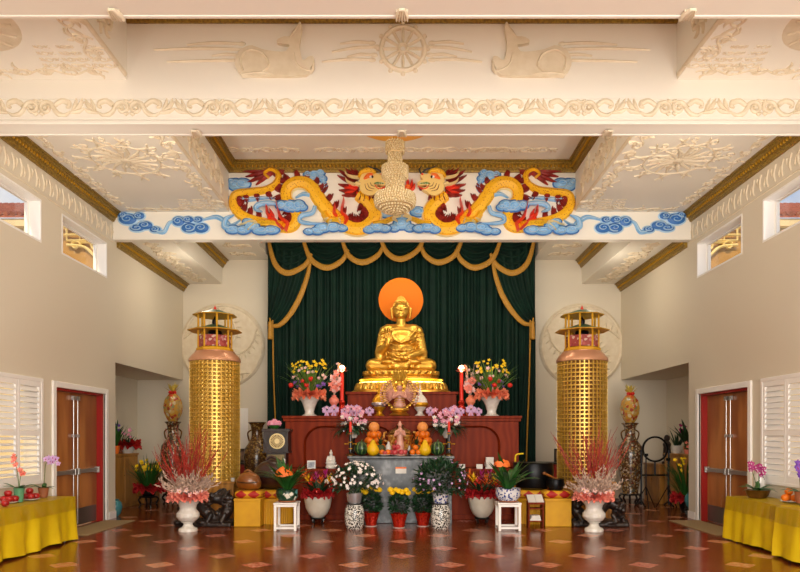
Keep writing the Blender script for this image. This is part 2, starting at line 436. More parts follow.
# ================================================================ ROOM
XW, XO, YB, YF = 5.69, 6.88, 16.9, -2.0
TH = .25
Z1, ZC = 6.03, 7.0           # side ceilings, raised centre ceiling
def wall_cells(mb, x0, x1, ys, zs, holes):
    for i in range(len(ys)-1):
        for j in range(len(zs)-1):
            yc, zc = (ys[i]+ys[i+1])/2, (zs[j]+zs[j+1])/2
            if any(h[0] < yc < h[1] and h[2] < zc < h[3] for h in holes): continue
            mb.box((x0, ys[i], zs[j]), (x1, ys[i+1], zs[j+1]))
WIN = [(8.55, 10.25, 4.66, 5.34), (10.87, 12.53, 4.66, 5.34)]
NEARWIN = (5.0, 7.6, 4.66, 5.34)
DOOR = (10.66, 12.45, 0, 2.42)
SHUT = (8.35, 10.2, .92, 2.46)
for sgn, side in ((-1, 'left'), (1, 'right')):
    mb = MB(); holes = WIN+[NEARWIN, DOOR, SHUT]
    ys = sorted({YF, 12.9}|{h[0] for h in holes}|{h[1] for h in holes})
    zs = sorted({0, 7.1}|{h[2] for h in holes}|{h[3] for h in holes})
    xa, xb = sorted((sgn*XW, sgn*(XW+TH)))
    wall_cells(mb, xa, xb, ys, zs, holes)
    mb.box((xa, 12.9, 3.08), (xb, YB+.1, 7.1))
    a, b = sorted((sgn*(XW+TH-.01), sgn*(XO+.1)))
    mb.box((a, 12.9, 3.08), (b, YB+.1, 3.2))                  # alcove soffit
    a, b = sorted((sgn*XO, sgn*(XO+.1))); mb.box((a, 12.8, 0), (b, YB+.1, 3.08))
    a, b = sorted((sgn*(XW+TH), sgn*XO)); mb.box((a, 12.8, 0), (b, 12.9, 3.08))
    struct(mb.build('wall_'+side, M['wall'], smooth=0))
    mb = MB()
    xa, xb = sorted((sgn*(XW-.02), sgn*(XW-.002)))
    for y0, y1 in ((5.0, 8.35), (8.35, 10.5), (12.6, 12.9)): mb.box((xa, y0, 0), (xb, y1, .14))
    a, b = sorted((sgn*(XO-.02), sgn*(XO-.002))); mb.box((a, 12.9, 0), (b, YB-.02, .14))
    struct(mb.build('baseboard_'+side, M['white'], smooth=0))
mb = MB(); mb.box((-XO-.1, YB, 0), (XO+.1, YB+.1, 7.1)); struct(mb.build('wall_back', M['wall'], smooth=0))
# entrance wall behind the viewer, with a wide open entrance
mb = MB()
mb.box((-XW-TH, YF-.2, 0), (-4.6, YF, 7.1)); mb.box((4.6, YF-.2, 0), (XW+TH, YF, 7.1)); mb.box((-4.6, YF-.2, 5.6), (4.6, YF, 7.1))
struct(mb.build('wall_front', M['wall'], smooth=0))
mb = MB(); mb.box((-XO-.1, YF-.2, -.1), (XO+.1, YB+.1, 0)); struct(mb.build('floor', M['floor'], smooth=0))
# ceiling: front bays up to the dragon beam, then the bay over the altar
mb = MB()
XI, XM, ZB1, ZB2 = 3.41, 4.67, 5.58, 6.2
for s in (-1, 1):
    a, b = sorted((s*XI, s*(XW+.1))); mb.box((a, YF, Z1), (b, 12.95, Z1+.1))
    a, b = sorted((s*XI, s*(XI+.1))); mb.box((a, YF, Z1+.1), (b, 12.95, ZC))
    a, b = sorted((s*XM, s*(XW+.1))); mb.box((a, 13.0, ZB1), (b, YB, ZB1+.1))
    a, b = sorted((s*XM, s*(XM+.1))); mb.box((a, 13.0, ZB1+.1), (b, YB, ZB2))
    a, b = sorted((s*XI, s*(XM+.1))); mb.box((a, 13.0, ZB2), (b, YB, ZB2+.1))
    a, b = sorted((s*XI, s*(XI+.1))); mb.box((a, 13.0, ZB2+.1), (b, YB, ZC))
mb.box((-XI-.1, YF, ZC), (XI+.1, YB, ZC+.1))
struct(mb.build('ceiling', M['plaster'], smooth=0))

# beams across the room
ZBM = 5.48
def beam(name, y0, y1, frieze):
    mb = MB(); mb.box((-XW, y0, ZBM), (XW, y1, ZC+.02))
    o = struct(mb.build(name, M['plaster'], smooth=0))
    mb = MB()
    for y in (y0, y1) if frieze is not None else (y0,):
        mb.box((-XW+.001, y-.02, ZBM-.008 if frieze is not None else ZBM+.001), (XW-.001, y+.02, ZBM+.04))
    if frieze:
        mb.box((-XW+.001, y0-.018, ZBM+.045), (XW-.001, y0, ZBM+.085)); mb.box((-XW+.001, y0-.012, ZBM+.30), (XW-.001, y0, ZBM+.315))
    mb.build('edge_moulding', M['plaster'], o, smooth=0, bevel=.006)
    return o
def scroll_unit(mb, fr, u0, v0, s, flip=1, hk=1.0, wk=1.0):
    H_ = .03*s*hk
    """an acanthus scroll about 1 wide, .36 tall times s"""
    def q(pts): return [(u0+flip*x*s, v0+y*s) for x, y in pts]
    sp = [(.18+.15*cos(a)*(1-a/11), .17+.14*sin(a)*(1-a/11)) for a in [k*.55 for k in range(17)]]
    mb.stroke(fr, q(sp), [q_*wk for q_ in [.035*s, .028*s, .012*s]], H_, n=2)
    mb.dome(fr, u0+flip*.18*s, v0+.17*s, .045*s, .045*s, H_*1.4, seg=8, rings=2)
    mb.stroke(fr, q([(.33, .17), (.42, .06), (.56, .02), (.7, .1)]), [q_*wk for q_ in [.03*s, .04*s, .008*s]], H_, n=3)
    mb.stroke(fr, q([(.36, .22), (.5, .32), (.64, .28), (.66, .2), (.6, .18)]), [q_*wk for q_ in [.035*s, .045*s, .012*s]], H_, n=3)
    for x, y, dx, dy in ((.7, .08, .26, .22), (.74, .08, .2, .28), (.68, .06, .3, .1), (.72, .1, .1, .26), (.02, .06, -.1, -.02), (.04, .28, -.1, .06)):
        mb.stroke(fr, q([(x, y), (x+dx*.6, y+dy*.45), (x+dx, y+dy)]), [q_*wk for q_ in [.01*s, .035*s, .004*s]], H_, n=3)
beam_near = beam('ceiling_beam', 5.55, 6.0, False)
beam_mid = beam('ceiling_beam', 8.06, 8.35, True)
beam_far = beam('ceiling_beam', 12.8, 12.95, None)
mb = MB(); fr = Fr((0, 8.06, ZBM+.075), (1, 0, 0), (0, 0, 1), (0, -1, 0))
k = 0
x = -5.64
while x < 5.2:
    scroll_unit(mb, fr, x if k % 2 == 0 else x+.6, .02, .6, 1 if k % 2 == 0 else -1, 1.7, 1.45); x += .56; k += 1
mb.build('scroll_frieze', M['relief'], beam_mid)
# little carved brackets hanging at the beam edges
for y, b in ((6.0, beam_near), (8.32, beam_mid)):
    for x in (-2.62, 0, 2.62):
        mb = MB(); fr = Fr((x, y-.12, ZBM), (1, 0, 0), (0, 1, 0), (0, 0, -1))
        mb.box((x-.055, y-.1, ZBM-.02), (x+.055, y+.03, ZBM+.0))
        for dx in (-.04, -.02, 0, .02, .04): mb.stroke(fr, [(dx*.5, -.03), (dx, .05), (dx*1.3, .13)], [.008, .018, .007], .03, n=2, base=.018)
        mb.build('bracket', M['relief'], b)

# gold cornices --------------------------------------------------------
def cornice(name, runs):
    """runs: (x0,y0,x1,y1,ztop,nx,ny) – straight lengths, n points away from the wall"""
    mb = MB()
    for x0, y0, x1, y1, z, nx, ny in runs:
        prof = [(0, -.2), (.03, -.2), (.04, -.165), (.055, -.155), (.06, -.12), (.10, -.075), (.125, -.06), (.13, -.03), (.165, -.025), (.165, 0), (0, 0)]
        vs = []
        for x, y in ((x0, y0), (x1, y1)):
            vs += [(x+nx*p, y+ny*p, z+q) for p, q in prof]
        n = len(prof)
        mb.add(vs, [(i, (i+1) % n, n+(i+1) % n, n+i) for i in range(n)]+[tuple(range(n)), tuple(range(2*n-1, n-1, -1))])
        L = math.hypot(x1-x0, y1-y0); m = int(L/.075)
        for i in range(m):
            t = (i+.5)/m
            mb.ell((x0+(x1-x0)*t+nx*.088, y0+(y1-y0)*t+ny*.088, z-.1), (.022, .022, .03), 6, 4, 1)
    return struct(mb.build(name, [M['goldtrim'], M['goldbead']], smooth=30))
e = .001
runsA = [(-XW, 8.36, -XW, 12.79, Z1-e, 1, 0)]; cornice('trim_1', runsA)
cornice('trim_2', [(XW, 8.36, XW, 12.79, Z1-e, -1, 0)])
cornice('trim_3', [(-XW, 12.96, -XW, YB, ZB1-e, 1, 0)])
cornice('trim_4', [(XW, 12.96, XW, YB, ZB1-e, -1, 0)])
zt = ZC-e
cornice('trim_5', [(-XI, 8.36, -XI, 12.8, zt, 1, 0), (XI, 8.36, XI, 12.8, zt, -1, 0), (-XI, 12.8, XI, 12.8, zt, 0, -1)])
cornice('trim_6', [(-XI, 8.06, XI, 8.06, zt-.075, 0, -1)])
cornice('trim_7', [(-XM, 12.96, -XM, YB, ZB2-e, 1, 0)])
cornice('trim_8', [(XM, 12.96, XM, YB, ZB2-e, -1, 0)])

# plaster ornament on ceilings ---------------------------------------
def rosette(fr, R):
    mb = MB()
    mb.stroke(fr, [(R*.68*cos(a), R*.68*sin(a)) for a in [k*2*PI/24 for k in range(25)]], .014, .018, n=1)
    for k in range(16):
        a = k*2*PI/16
        mb.stroke(fr, [(R*.1*cos(a), R*.1*sin(a)), (R*.35*cos(a+.12), R*.35*sin(a+.12)), (R*.62*cos(a), R*.62*sin(a))], [.012, .045*R, .01], .022, n=3)
    for k in range(22):
        a = k*2*PI/22; g = .14 if k % 2 else -.14
        mb.stroke(fr, [(R*.7*cos(a), R*.7*sin(a)), (R*.85*cos(a+g), R*.85*sin(a+g)), (R*1.02*cos(a+g*.4), R*1.02*sin(a+g*.4))], [.018, .026, .008], .02, n=3)
    mb.dome(fr, 0, 0, R*.12, R*.12, .035)
    r = random.Random(2)
    for k in range(34):
        a = r.uniform(0, 2*PI); q = R*r.uniform(.2, 1.0); x, y = q*cos(a), q*sin(a); sg = r.choice((-1, 1))
        mb.stroke(fr, [(x+(.07-.005*j)*cos(a+sg*j*.6), y+(.07-.005*j)*sin(a+sg*j*.6)) for j in range(10)], [.014, .007], .018, n=1)
    return mb
def vine(mb, fr, L, amp, s, seed=0, side=1, step=.3, k_=.55):
    hq = k_*.028*s
    r = random.Random(seed); n = int(L/step); pts = []
    for i in range(n*4+1): pts.append((i*step/4, amp*sin(i*PI/4)))
    mb.stroke(fr, pts, .013*s, hq, n=2)
    for i in range(n):
        u = i*step+step/2; sg = 1 if i % 2 else -1
        sp = [(u+(.1*s-.008*s*k)*cos(k*.6)*1.0, -sg*amp*.4+sg*(.1*s-.008*s*k)*sin(k*.6)) for k in range(11)]
        mb.stroke(fr, sp, [.018*s, .008*s], hq, n=2)
        for k in range(5):
            a = r.uniform(0, 2*PI); q = r.uniform(.08, .17)*s
            mb.stroke(fr, [(u, sg*amp*.6), (u+q*.6*cos(a), sg*amp*.6+q*.6*sin(a)), (u+q*cos(a+.4), sg*amp*.6+q*sin(a+.4))], [.008*s, .022*s, .004*s], hq, n=2)
def orn(name, mb, label, cat, group): return tag(mb.build(name, M['relief']), label, cat, group)
for s, sd in ((-1, 'left'), (1, 'right')):
    # fr for ceiling faces down
    fr = Fr((s*4.42, 10.4, Z1), (1, 0, 0), (0, 1, 0), (0, 0, -1))
    orn('ceiling_rosette', rosette(fr, .78), 'carved plaster rosette on the side ceiling above the %s clerestory windows, behind the front beam' % sd, 'ceiling relief', 'plaster rosettes on the side ceilings')
    fr = Fr((s*4.68, 6.92, Z1), (1, 0, 0), (0, 1, 0), (0, 0, -1)); mb = MB(); mb.dome(fr, 0, 0, .55, .55, .035, seg=40, rings=5)
    for k in range(14):
        a_ = k*PI/7; mb.stroke(fr, [(.08*cos(a_), .08*sin(a_)), (.3*cos(a_+.12), .3*sin(a_+.12)), (.5*cos(a_+.05), .5*sin(a_+.05))], [.008, .012, .006], .02, n=3, base=.022)
    orn('ceiling_medallion', mb, 'round veined plaster medallion cut by the top %s corner of the photo' % sd, 'ceiling relief', 'medallions at the top corners')
    for y0, y1, nm in ((8.4, 12.75, 'behind the front beam'), (6.05, 8.0, 'before the deer beam')):
        mb = MB()
        fr = Fr((s*(XI+.17), y0+.1, Z1), (0, 1, 0), (s, 0, 0), (0, 0, -1)); vine(mb, fr, y1-y0-.2, .07, 1.15, 3)
        fr = Fr((s*(XW-.32), y0+.1, Z1), (0, 1, 0), (-s, 0, 0), (0, 0, -1)); vine(mb, fr, y1-y0-.2, .05, 1.0, 5)
        fr = Fr((s*(XI+.15), y1-.12, Z1), (s, 0, 0), (0, -1, 0), (0, 0, -1)); vine(mb, fr, 1.9, .06, 1.0, 8)
        for k in range(16):   # corner cluster
            fr2 = Fr((s*(XI+.22+.13*(k % 4)), y1-.2-.13*(k//4), Z1), (s, 0, 0), (0, -1, 0), (0, 0, -1))
            scroll_unit(mb, fr2, 0, 0, .26-.03*(k//4), 1 if k % 2 else -1, 1.2)
        orn('ceiling_scrollwork', mb, 'carved plaster vine scrollwork edging the %s side ceiling, %s' % (sd, nm), 'ceiling relief', 'scrollwork on the side ceilings')
        mb = MB(); fr = Fr((s*(XI-.0), y0+.05, Z1+.38), (0, 1, 0), (0, 0, 1), (-s, 0, 0)); vine(mb, fr, y1-y0-.3, .13, 1.7, 4)
        fr = Fr((s*XI, y0, Z1+.04), (0, 1, 0), (0, 0, 1), (-s, 0, 0)); mb.stroke(fr, [(0, 0), (y1-y0, 0)], .035, .03)
        orn('coffer_vine_relief', mb, 'plaster vine relief on the %s upright side of the raised ceiling, %s' % (sd, nm), 'ceiling relief', 'vine reliefs on the ceiling sides')
    mb = MB()
    fr = Fr((s*XW, 8.4, 5.62), (0, 1, 0), (0, 0, 1), (-s, 0, 0))
    for k in range(22):
        u = .1+k*.2; g = 1 if k % 2 else -1
        mb.stroke(fr, [(u, -.13), (u+.05, 0), (u-.02, .13)], [.01, .035, .008], .014, n=3)
        mb.stroke(fr, [(u+.06, -.05*g), (u+.12, .05*g), (u+.09, .1*g)], [.008, .024, .006], .012, n=3)
    mb.stroke(fr, [(0, -.19), (4.35, -.19)], .012, .012)
    orn('leaf_frieze', mb, 'band of plaster leaves on the %s wall between gold cornice and high windows' % sd, 'wall relief', 'leaf friezes above the windows')
    mb = MB()
    fr = Fr((s*5.2, 13.3, ZB1), (0, 1, 0), (s, 0, 0), (0, 0, -1)); vine(mb, fr, 3.3, .1, 1.6, 3)
    orn('ceiling_scrollwork', mb, 'plaster vine scrollwork on the low %s ceiling behind the dragon beam' % sd, 'ceiling relief', 'scrollwork on the low rear ceilings')
    t_ = thing('ceiling_scrollwork', 'plaster scrollwork on the rear ceiling just beside the %s edge of the green curtain' % sd, 'ceiling relief', (s*3.7, 15.6, ZB2), 0, 'scrollwork beside the curtain')
    for y_, q_ in ((0, 6), (.7, 9)):
        mb = MB(); vine(mb, Fr((0, y_, 0), (s, 0, 0), (0, -1, 0), (0, 0, -1)), .85, .08, 1.5, q_); mb.build('vine', M['relief'], t_)
t_ = thing('ceiling_scrollwork', 'plaster scrollwork on the raised ceiling behind the chandelier, in front of the dragon beam', 'ceiling relief', (0, 12.25, ZC))
for u in (-2.35, -.55, .35, 1.75, 2.5):
    mb = MB()
    for k in range(3): scroll_unit(mb, Fr((u, 0, 0), (1, 0, 0), (0, 1, 0), (0, 0, -1)), .32*k-.5, -.15, .62, 1 if k % 2 else -1)
    mb.build('scroll_cluster', M['relief'], t_)

# reliefs on the middle beam: wheel between two deer -------------------
s8 = F/8.06
def B8(px, py): return ((px-CX)/s8, H+(CY-py)/s8)
frb = Fr((0, 8.06, 0), (1, 0, 0), (0, 0, 1), (0, -1, 0))
def D(x, y): return B8(200+x/2.353, y/2.353)
wu, wv = B8(403, 49)
w = thing('wheel_relief', 'plaster wheel relief with twelve spokes in the middle of the front beam', 'wall relief', (wu, 8.06, wv))
fw = Fr((0, 0, 0), (1, 0, 0), (0, 0, 1), (0, -1, 0)); R = 25/s8
mb = MB(); mb.stroke(fw, [(R*.86*cos(k*PI/18), R*.86*sin(k*PI/18)) for k in range(37)], .032, .04, n=1)
for k in range(12): mb.dome(fw, R*cos(k*PI/6), R*sin(k*PI/6), .03, .03, .035, seg=8, rings=2)
mb.build('rim', M['relief'], w)
for k in range(12):
    a = k*PI/6; mb = MB(); mb.stroke(fw, [(R*.15*cos(a), R*.15*sin(a)), (R*.5*cos(a), R*.5*sin(a)), (R*.84*cos(a), R*.84*sin(a))], [.012, .02, .016], .035, n=2); mb.build('spoke', M['relief'], w)
mb = MB(); mb.stroke(fw, [(R*.17*cos(k*PI/8), R*.17*sin(k*PI/8)) for k in range(17)], .022, .045, n=1); mb.build('hub', M['relief'], w)
deer = [(85,150),(93,128),(108,117),(125,113),(148,122),(180,127),(204,127),(212,112),(200,110),(183,106),(186,98),(200,92),(212,92),(222,80),(236,58),(241,70),(237,98),(236,120),(243,148),(256,140),(266,138),(270,148),(262,166),(250,182),(180,184),(120,183),(98,178),(88,166)]
for fl, tx in ((1, 'resting plaster deer relief facing the wheel, on the wheel\'s left side'), (-1, 'resting plaster deer relief facing the wheel, on the wheel\'s right side')):
    X0, Z0 = B8(275, 77); X0 = X0*fl+ (.03 if fl < 0 else 0)
    t_ = thing('deer_relief', tx, 'wall relief', (X0, 8.06, Z0), 0, 'plaster deer beside the wheel')
    ox, oz = B8(275, 77)
    pts = [((D(x, y)[0]-ox)*fl, D(x, y)[1]-oz) for x, y in deer]
    if fl < 0: pts = pts[::-1]
    pts = pts[::-1]
    mb = MB(); mb.poly(fw, cr(pts, 2, True), 0, .06)
    L_ = lambda l: [((D(x, y)[0]-ox)*fl, D(x, y)[1]-oz) for x, y in l]
    mb.build('body', M['relief'], t_, smooth=40, bevel=.022)
    mb = MB(); mb.stroke(fw, L_([(148, 175), (165, 160), (150, 132), (118, 125), (98, 145), (104, 172)]), .014, .03, base=.055, n=3); mb.build('haunch', M['relief'], t_)
    mb = MB(); mb.stroke(fw, L_([(100, 181), (140, 176), (175, 180)]), [.03, .04, .02], .05, base=.02, n=3); mb.build('leg', M['relief'], t_)
    mb = MB(); mb.stroke(fw, L_([(222, 130), (232, 160), (262, 172), (268, 150)]), [.03, .035, .012], .05, base=.02, n=3); mb.build('leg', M['relief'], t_)
    mb = MB(); mb.stroke(fw, L_([(212, 95), (224, 80), (236, 60)]), [.012, .03, .006], .05, base=.02, n=3); mb.build('ear', M['relief'], t_)
for fl, sd in ((-1, 'left'), (1, 'right')):
    for (xs, tx) in ((((-248, 50, -150, 50), (-235, 62, -120, 62), (-190, 56, -160, 56), (-215, 45, -160, 44)), 'behind the %s deer'), (((-80, 62, -30, 60), (-70, 52, -25, 47), (-62, 44, -30, 43), (-55, 57, -28, 55)), 'between the wheel and the %s deer')):
        mb = MB()
        for x0, y0, x1, y1 in xs:
            a = ((-fl*x0*1)/s8*1, H+(CY-y0)/s8); b = ((-fl*x1)/s8, H+(CY-y1)/s8)
            a = (fl*abs(a[0]), a[1]); b = (fl*abs(b[0]), b[1])
            mb.stroke(frb, [a, ((a[0]+b[0])/2, (a[1]+b[1])/2+.02), b], [.01, .022, .016], .02, n=4)
            mb.dome(frb, b[0], b[1], .05, .028, .022)
        orn('cloud_relief', mb, 'flat streaming plaster cloud '+tx % sd+' on the front beam', 'wall relief', 'plaster clouds on the front beam')

# tree medallions on the back wall ----------------------------------------
for s, tx in ((-1, 'large round plaster tree medallion on the back wall, behind the left gold column'), (1, 'large round plaster tree medallion on the back wall, behind the right gold column')):
    t_ = thing('round_medallion', tx, 'wall relief', (s*4.66, YB, 3.97), 0, 'round medallions on the back wall')
    R = 1.1
    mb = MB(); mb.lathe([(R, 0), (R, .04), (R-.02, .055)], 48, M=Matrix.Rotation(PI/2, 4, 'X')); mb.build('disc', M['relief'], t_)
    mb = MB(); mb.stroke(fw, [((R-.06)*cos(k*PI/24), (R-.06)*sin(k*PI/24)) for k in range(49)], .035, .03, base=.055, n=1); mb.build('rim', M['relief'], t_)
    mb = MB(); lf = MB(); r = random.Random(4)
    for k in range(5):
        a0 = PI/2+s*k*1.25; pts = []
        for j in range(9):
            q = .25+j*.085; a = a0-s*j*.16; pts.append((q*cos(a)*.98, q*sin(a)*.98))
        mb.stroke(fw, pts, [.05, .03, .012], .04, base=.05, n=3)
        for j in range(2, 9):
            for g in (-1, 1):
                x, y = pts[j]; a = math.atan2(y, x)+g*.9; ln = .17
                lf.stroke(fw, [(x, y), (x+ln*.5*cos(a), y+ln*.5*sin(a)), (x+ln*cos(a), y+ln*sin(a))], [.008, .032, .006], .03, base=.052, n=2)
    mb.build('branches', M['relief'], t_); lf.build('leaves', M['relief'], t_)

# ---------------------------------------------------------------- windows, doors, shutters
wn_ = 1
for s in (-1, 1):
    for (y0, y1, z0, z1) in WIN+[NEARWIN]:
        xi, xo = XW, XW+TH
        mb = MB(); f_ = .03
        a, b = sorted((s*(xi-.006), s*xo))
        mb.box((a, y0, z0), (b, y1, z0+f_)); mb.box((a, y0, z1-f_), (b, y1, z1)); mb.box((a, y0, z0+f_), (b, y0+f_, z1-f_)); mb.box((a, y1-f_, z0+f_), (b, y1, z1-f_))
        a, b = sorted((s*(xo-.08), s*(xo-.03)))
        for yy0, yy1 in ((y0+f_, y0+f_+.05), (y1-f_-.05, y1-f_)): mb.box((a, yy0, z0+f_), (b, yy1, z1-f_))
        for zz0, zz1 in ((z0+f_, z0+f_+.03), (z1-f_-.03, z1-f_)): mb.box((a, y0+f_+.05, zz0), (b, y1-f_-.05, zz1))
        o = struct(mb.build('window_%d' % wn_, M['white'], smooth=0)); wn_ += 1
        mb = MB(); x = s*(xo-.055)
        mb.box((x-.004, y0+f_+.05, z0+f_+.03), (x+.004, y1-f_-.05, z1-f_-.03)); mb.build('pane', M['glass'], o, smooth=0)
# shuttered windows
for s in (-1, 1):
    y0, y1, z0, z1 = SHUT
    mb = MB(); a, b = sorted((s*(XW-.035), s*(XW+.02)))
    mb.box((a, y0-.06, z0-.05), (b, y1+.06, z0)); mb.box((a, y0-.06, z1), (b, y1+.06, z1+.06)); mb.box((a, y0-.06, z0), (b, y0, z1)); mb.box((a, y1, z0), (b, y1+.06, z1))
    o = struct(mb.build('window_%d' % wn_, M['white'], smooth=0, bevel=.006)); wn_ += 1
    x = s*(XW+TH-.05); mb = MB(); mb.box((x-.004, y0, z0), (x+.004, y1, z1)); mb.build('pane', M['glass'], o, smooth=0)
    n = 3; pw = (y1-y0)/n
    for k in range(n):
        ya, yb = y0+k*pw+.004, y0+(k+1)*pw-.004
        a, b = sorted((s*(XW-.03), s*(XW+.005)))
        mb = MB(); st = .055; mid = 1.66
        for q0, q1, r0, r1 in ((ya, ya+st, z0, z1), (yb-st, yb, z0, z1), (ya+st, yb-st, z0, z0+.09), (ya+st, yb-st, z1-.08, z1), (ya+st, yb-st, mid-.04, mid+.04)): mb.box((a, q0, r0), (b, q1, r1))
        sp_ = mb.build('shutter_panel', M['white'], o, smooth=0, bevel=.004)
        mb = MB()
        for lo, hi, ang in ((z0+.09, mid-.04, .35 if s < 0 else 1.15), (mid+.04, z1-.08, 1.0 if s < 0 else 1.15)):
            m_ = int((hi-lo)/.078); dz = (hi-lo)/m_
            for i in range(m_):
                T = Matrix.Translation((s*(XW-.012), (ya+yb)/2, lo+dz*(i+.5))) @ Matrix.Rotation(-s*ang if True else ang, 4, 'Y')
                mb.box((-.041, -(yb-ya)/2+st, -.005), (.041, (yb-ya)/2-st, .005), 0, T)
        mb.build('louvers', M['white'], sp_, smooth=0)
# double doors
for s, k in ((-1, 1), (1, 2)):
    y0, y1, z0, z1 = DOOR
    mb = MB(); a, b = sorted((s*(XW-.03), s*(XW+.03)))
    cw = .1
    mb.box((a, y0-cw, 0), (b, y0, z1+cw)); mb.box((a, y1, 0), (b, y1+cw, z1+cw)); mb.box((a, y0, z1), (b, y1, z1+cw))
    o = struct(mb.build('door_%d' % k, M['white'], smooth=0, bevel=.008))
    mb = MB(); a, b = sorted((s*(XW+.03), s*(XW+TH)))
    mb.box((a, y0, 0), (b, y0+.04, z1)); mb.box((a, y1-.04, 0), (b, y1, z1)); mb.box((a, y0+.04, z1-.04), (b, y1-.04, z1))
    mb.build('jamb', M['redpaint'], o, smooth=0)
    ym = (y0+y1)/2; a, b = sorted((s*(XW+.14), s*(XW+.185)))
    for ya, yb, hs in ((y0+.045, ym-.004, -1), (ym+.004, y1-.045, 1)):
        mb = MB(); mb.box((a, ya, .01), (b, yb, z1-.045)); lf = mb.build('door_leaf', M['doorwood'], o, smooth=0)
        xf = s*(XW+.14); q = -s
        mb = MB(); l, h = sorted((xf+q*.004, xf)); mb.box((l, ya+.02, .02), (h, yb-.02, .32)); mb.build('kick_plate', M['steel'], lf, smooth=0)
        mb = MB(); l, h = sorted((xf+q*.03, xf+q*.07)); mb.box((l, ya+.05, .95), (h, yb-.02, 1.02)); 
        l, h = sorted((xf, xf+q*.075)); mb.box((l, ya+.03, .93), (h, ya+.09, 1.04)); mb.box((l, yb-.09, .93), (h, yb-.02, 1.04)); mb.build('push_bar', M['chrome'], lf, smooth=0, bevel=.006)
        yr = yb-.07 if hs < 0 else ya+.07
        mb = MB(); mb.tube([(xf+q*.03, yr, .06), (xf+q*.03, yr, z1-.12)], .008, 8); mb.cbox((xf+q*.03, yr, z1-.13), (.05, .08, .07)); mb.cbox((xf+q*.03, yr, 1.62), (.05, .05, .05)); mb.cbox((xf+q*.03, yr, .985), (.07, .09, .1)); mb.build('vertical_rod', M['chrome'], lf, smooth=30)
    mb = MB(); l, h = sorted((s*(XW-.02), s*(XW-.6)))
    mb.box((l, 10.55, .001), (h, 12.4, .014))
    tag(mb.build('doormat', M['mat'], smooth=0), 'beige doormat on the floor in front of the %s double door' % ('left' if s < 0 else 'right'), 'doormat', 'mats at the double doors')
# plain white doors in the back wall, behind the columns
for s, k in ((-1, 3), (1, 4)):
    mb = MB(); l, h = sorted((s*4.0, s*4.95)); y = YB
    mb.box((l, y-.03, 0), (h, y, 2.35)); o = struct(mb.build('door_%d' % k, M['white'], smooth=0, bevel=.006))
    mb = MB(); mb.box((l+.08, y-.045, .02), (h-.08, y-.03, 2.27)); lf = mb.build('door_leaf', M['white'], o, smooth=0, bevel=.006)
    mb = MB(); mb.ell((s*4.18, y-.09, 1.0), .03, 8, 6); mb.tube([(s*4.18, y-.09, 1), (s*4.18, y-.045, 1)], .01); mb.build('knob', M['brass'], lf)

# ---------------------------------------------------------------- outside, seen through the high windows
m_tan = mat('sunlit_tan_stucco', '#c59a5a', .8, noise=('#a87f46', 1.5)); m_roof = mat('terracotta_roof_tile', '#b5603e', .7, noise=('#93492f', 6)); m_cr = mat('cream_stucco', '#e6d2a4', .8); m_fret = mat('cream_fretwork', '#f0d890', .6)
for s, sd in ((-1, 'left'), (1, 'right')):
    t_ = thing('neighbouring_building', 'cream building with red tiled roof outside the %s high windows' % sd, 'building', (s*11.6, 18.0, 0), 0, 'buildings outside the high windows')
    mb = MB(); mb.box((-1.8, 0, 0), (1.8, 3, 7.55)); mb.build('wall', m_cr, t_, smooth=0)
    mb = MB(); mb.box((-2.0, -.3, 7.35), (2.0, -.1, 7.55)); mb.box((-2.0, -.15, 7.0), (2.0, -.001, 7.12)); mb.box((-2.0, -.12, 6.6), (2.0, -.001, 6.68)); mb.build('fascia', m_cr, t_, smooth=0)
    mb = MB(); mb.add([(-2.1, -.35, 7.62), (2.1, -.35, 7.62), (2.1, 2.2, 8.78), (-2.1, 2.2, 8.78), (-2.1, -.35, 7.56), (2.1, -.35, 7.56), (2.1, 2.2, 8.7), (-2.1, 2.2, 8.7)], [(0, 1, 2, 3), (7, 6, 5, 4), (0, 4, 5, 1), (1, 5, 6, 2), (2, 6, 7, 3), (3, 7, 4, 0)])
    for k in range(22): mb.tube([(-2.0+k*.19, -.38, 7.65), (-2.0+k*.19, 2.2, 8.82)], .07, 6)
    mb.build('roof', m_roof, t_)
    t_ = thing('garden_wall', 'tan sunlit wall with cream fretwork outside the %s rear high window' % sd, 'outdoor wall', (s*8.35, 17.4, 0), 0, 'tan walls outside the high windows')
    mb = MB(); mb.box((-1.15, 0, 0), (1.15, .15, 8.2)); mb.build('wall', m_tan, t_, smooth=0)
    mb = MB(); ff = Fr((0, -.08, 6.66), (1.16, 0, 0), (0, 0, 1.16), (0, -1, 0))
    for l in ([(-.7, .45), (.8, .45)], [(-.7, .28), (-.2, .28), (-.2, .1), (.1, .1), (.1, .45)], [(-.5, .45), (-.5, .15), (-.05, .15)], [(.1, .25), (.5, .25), (.5, .0), (.8, .0)], [(.3, .45), (.3, .1), (.7, .1)]):
        mb.stroke(ff, [(x*-s, y) for x, y in l], .028, .05, smooth=False)
    mb.stroke(ff, [(.75*-s, -.45), (.5*-s, -.3), (.2*-s, -.25), (-.1*-s, .0), (-.5*-s, .05)], .035, .05)
    for x, y in ((0, .3), (.15, .02), (-.3, .05)): mb.stroke(ff, [((x+.12*cos(k*.7)*(1-k/14))*-s, y+.08*sin(k*.7)) for k in range(10)], .025, .05, n=2)
    mb.build('fretwork', m_fret, t_)
mb = MB(); mb.box((-40, -30, -.4), (40, 45, -.3)); tag(mb.build('ground', mat('outdoor_paving', '#a39a88', .9)), 'paved ground outside the hall', 'ground'); bpy.data.objects['ground']['kind'] = 'structure'
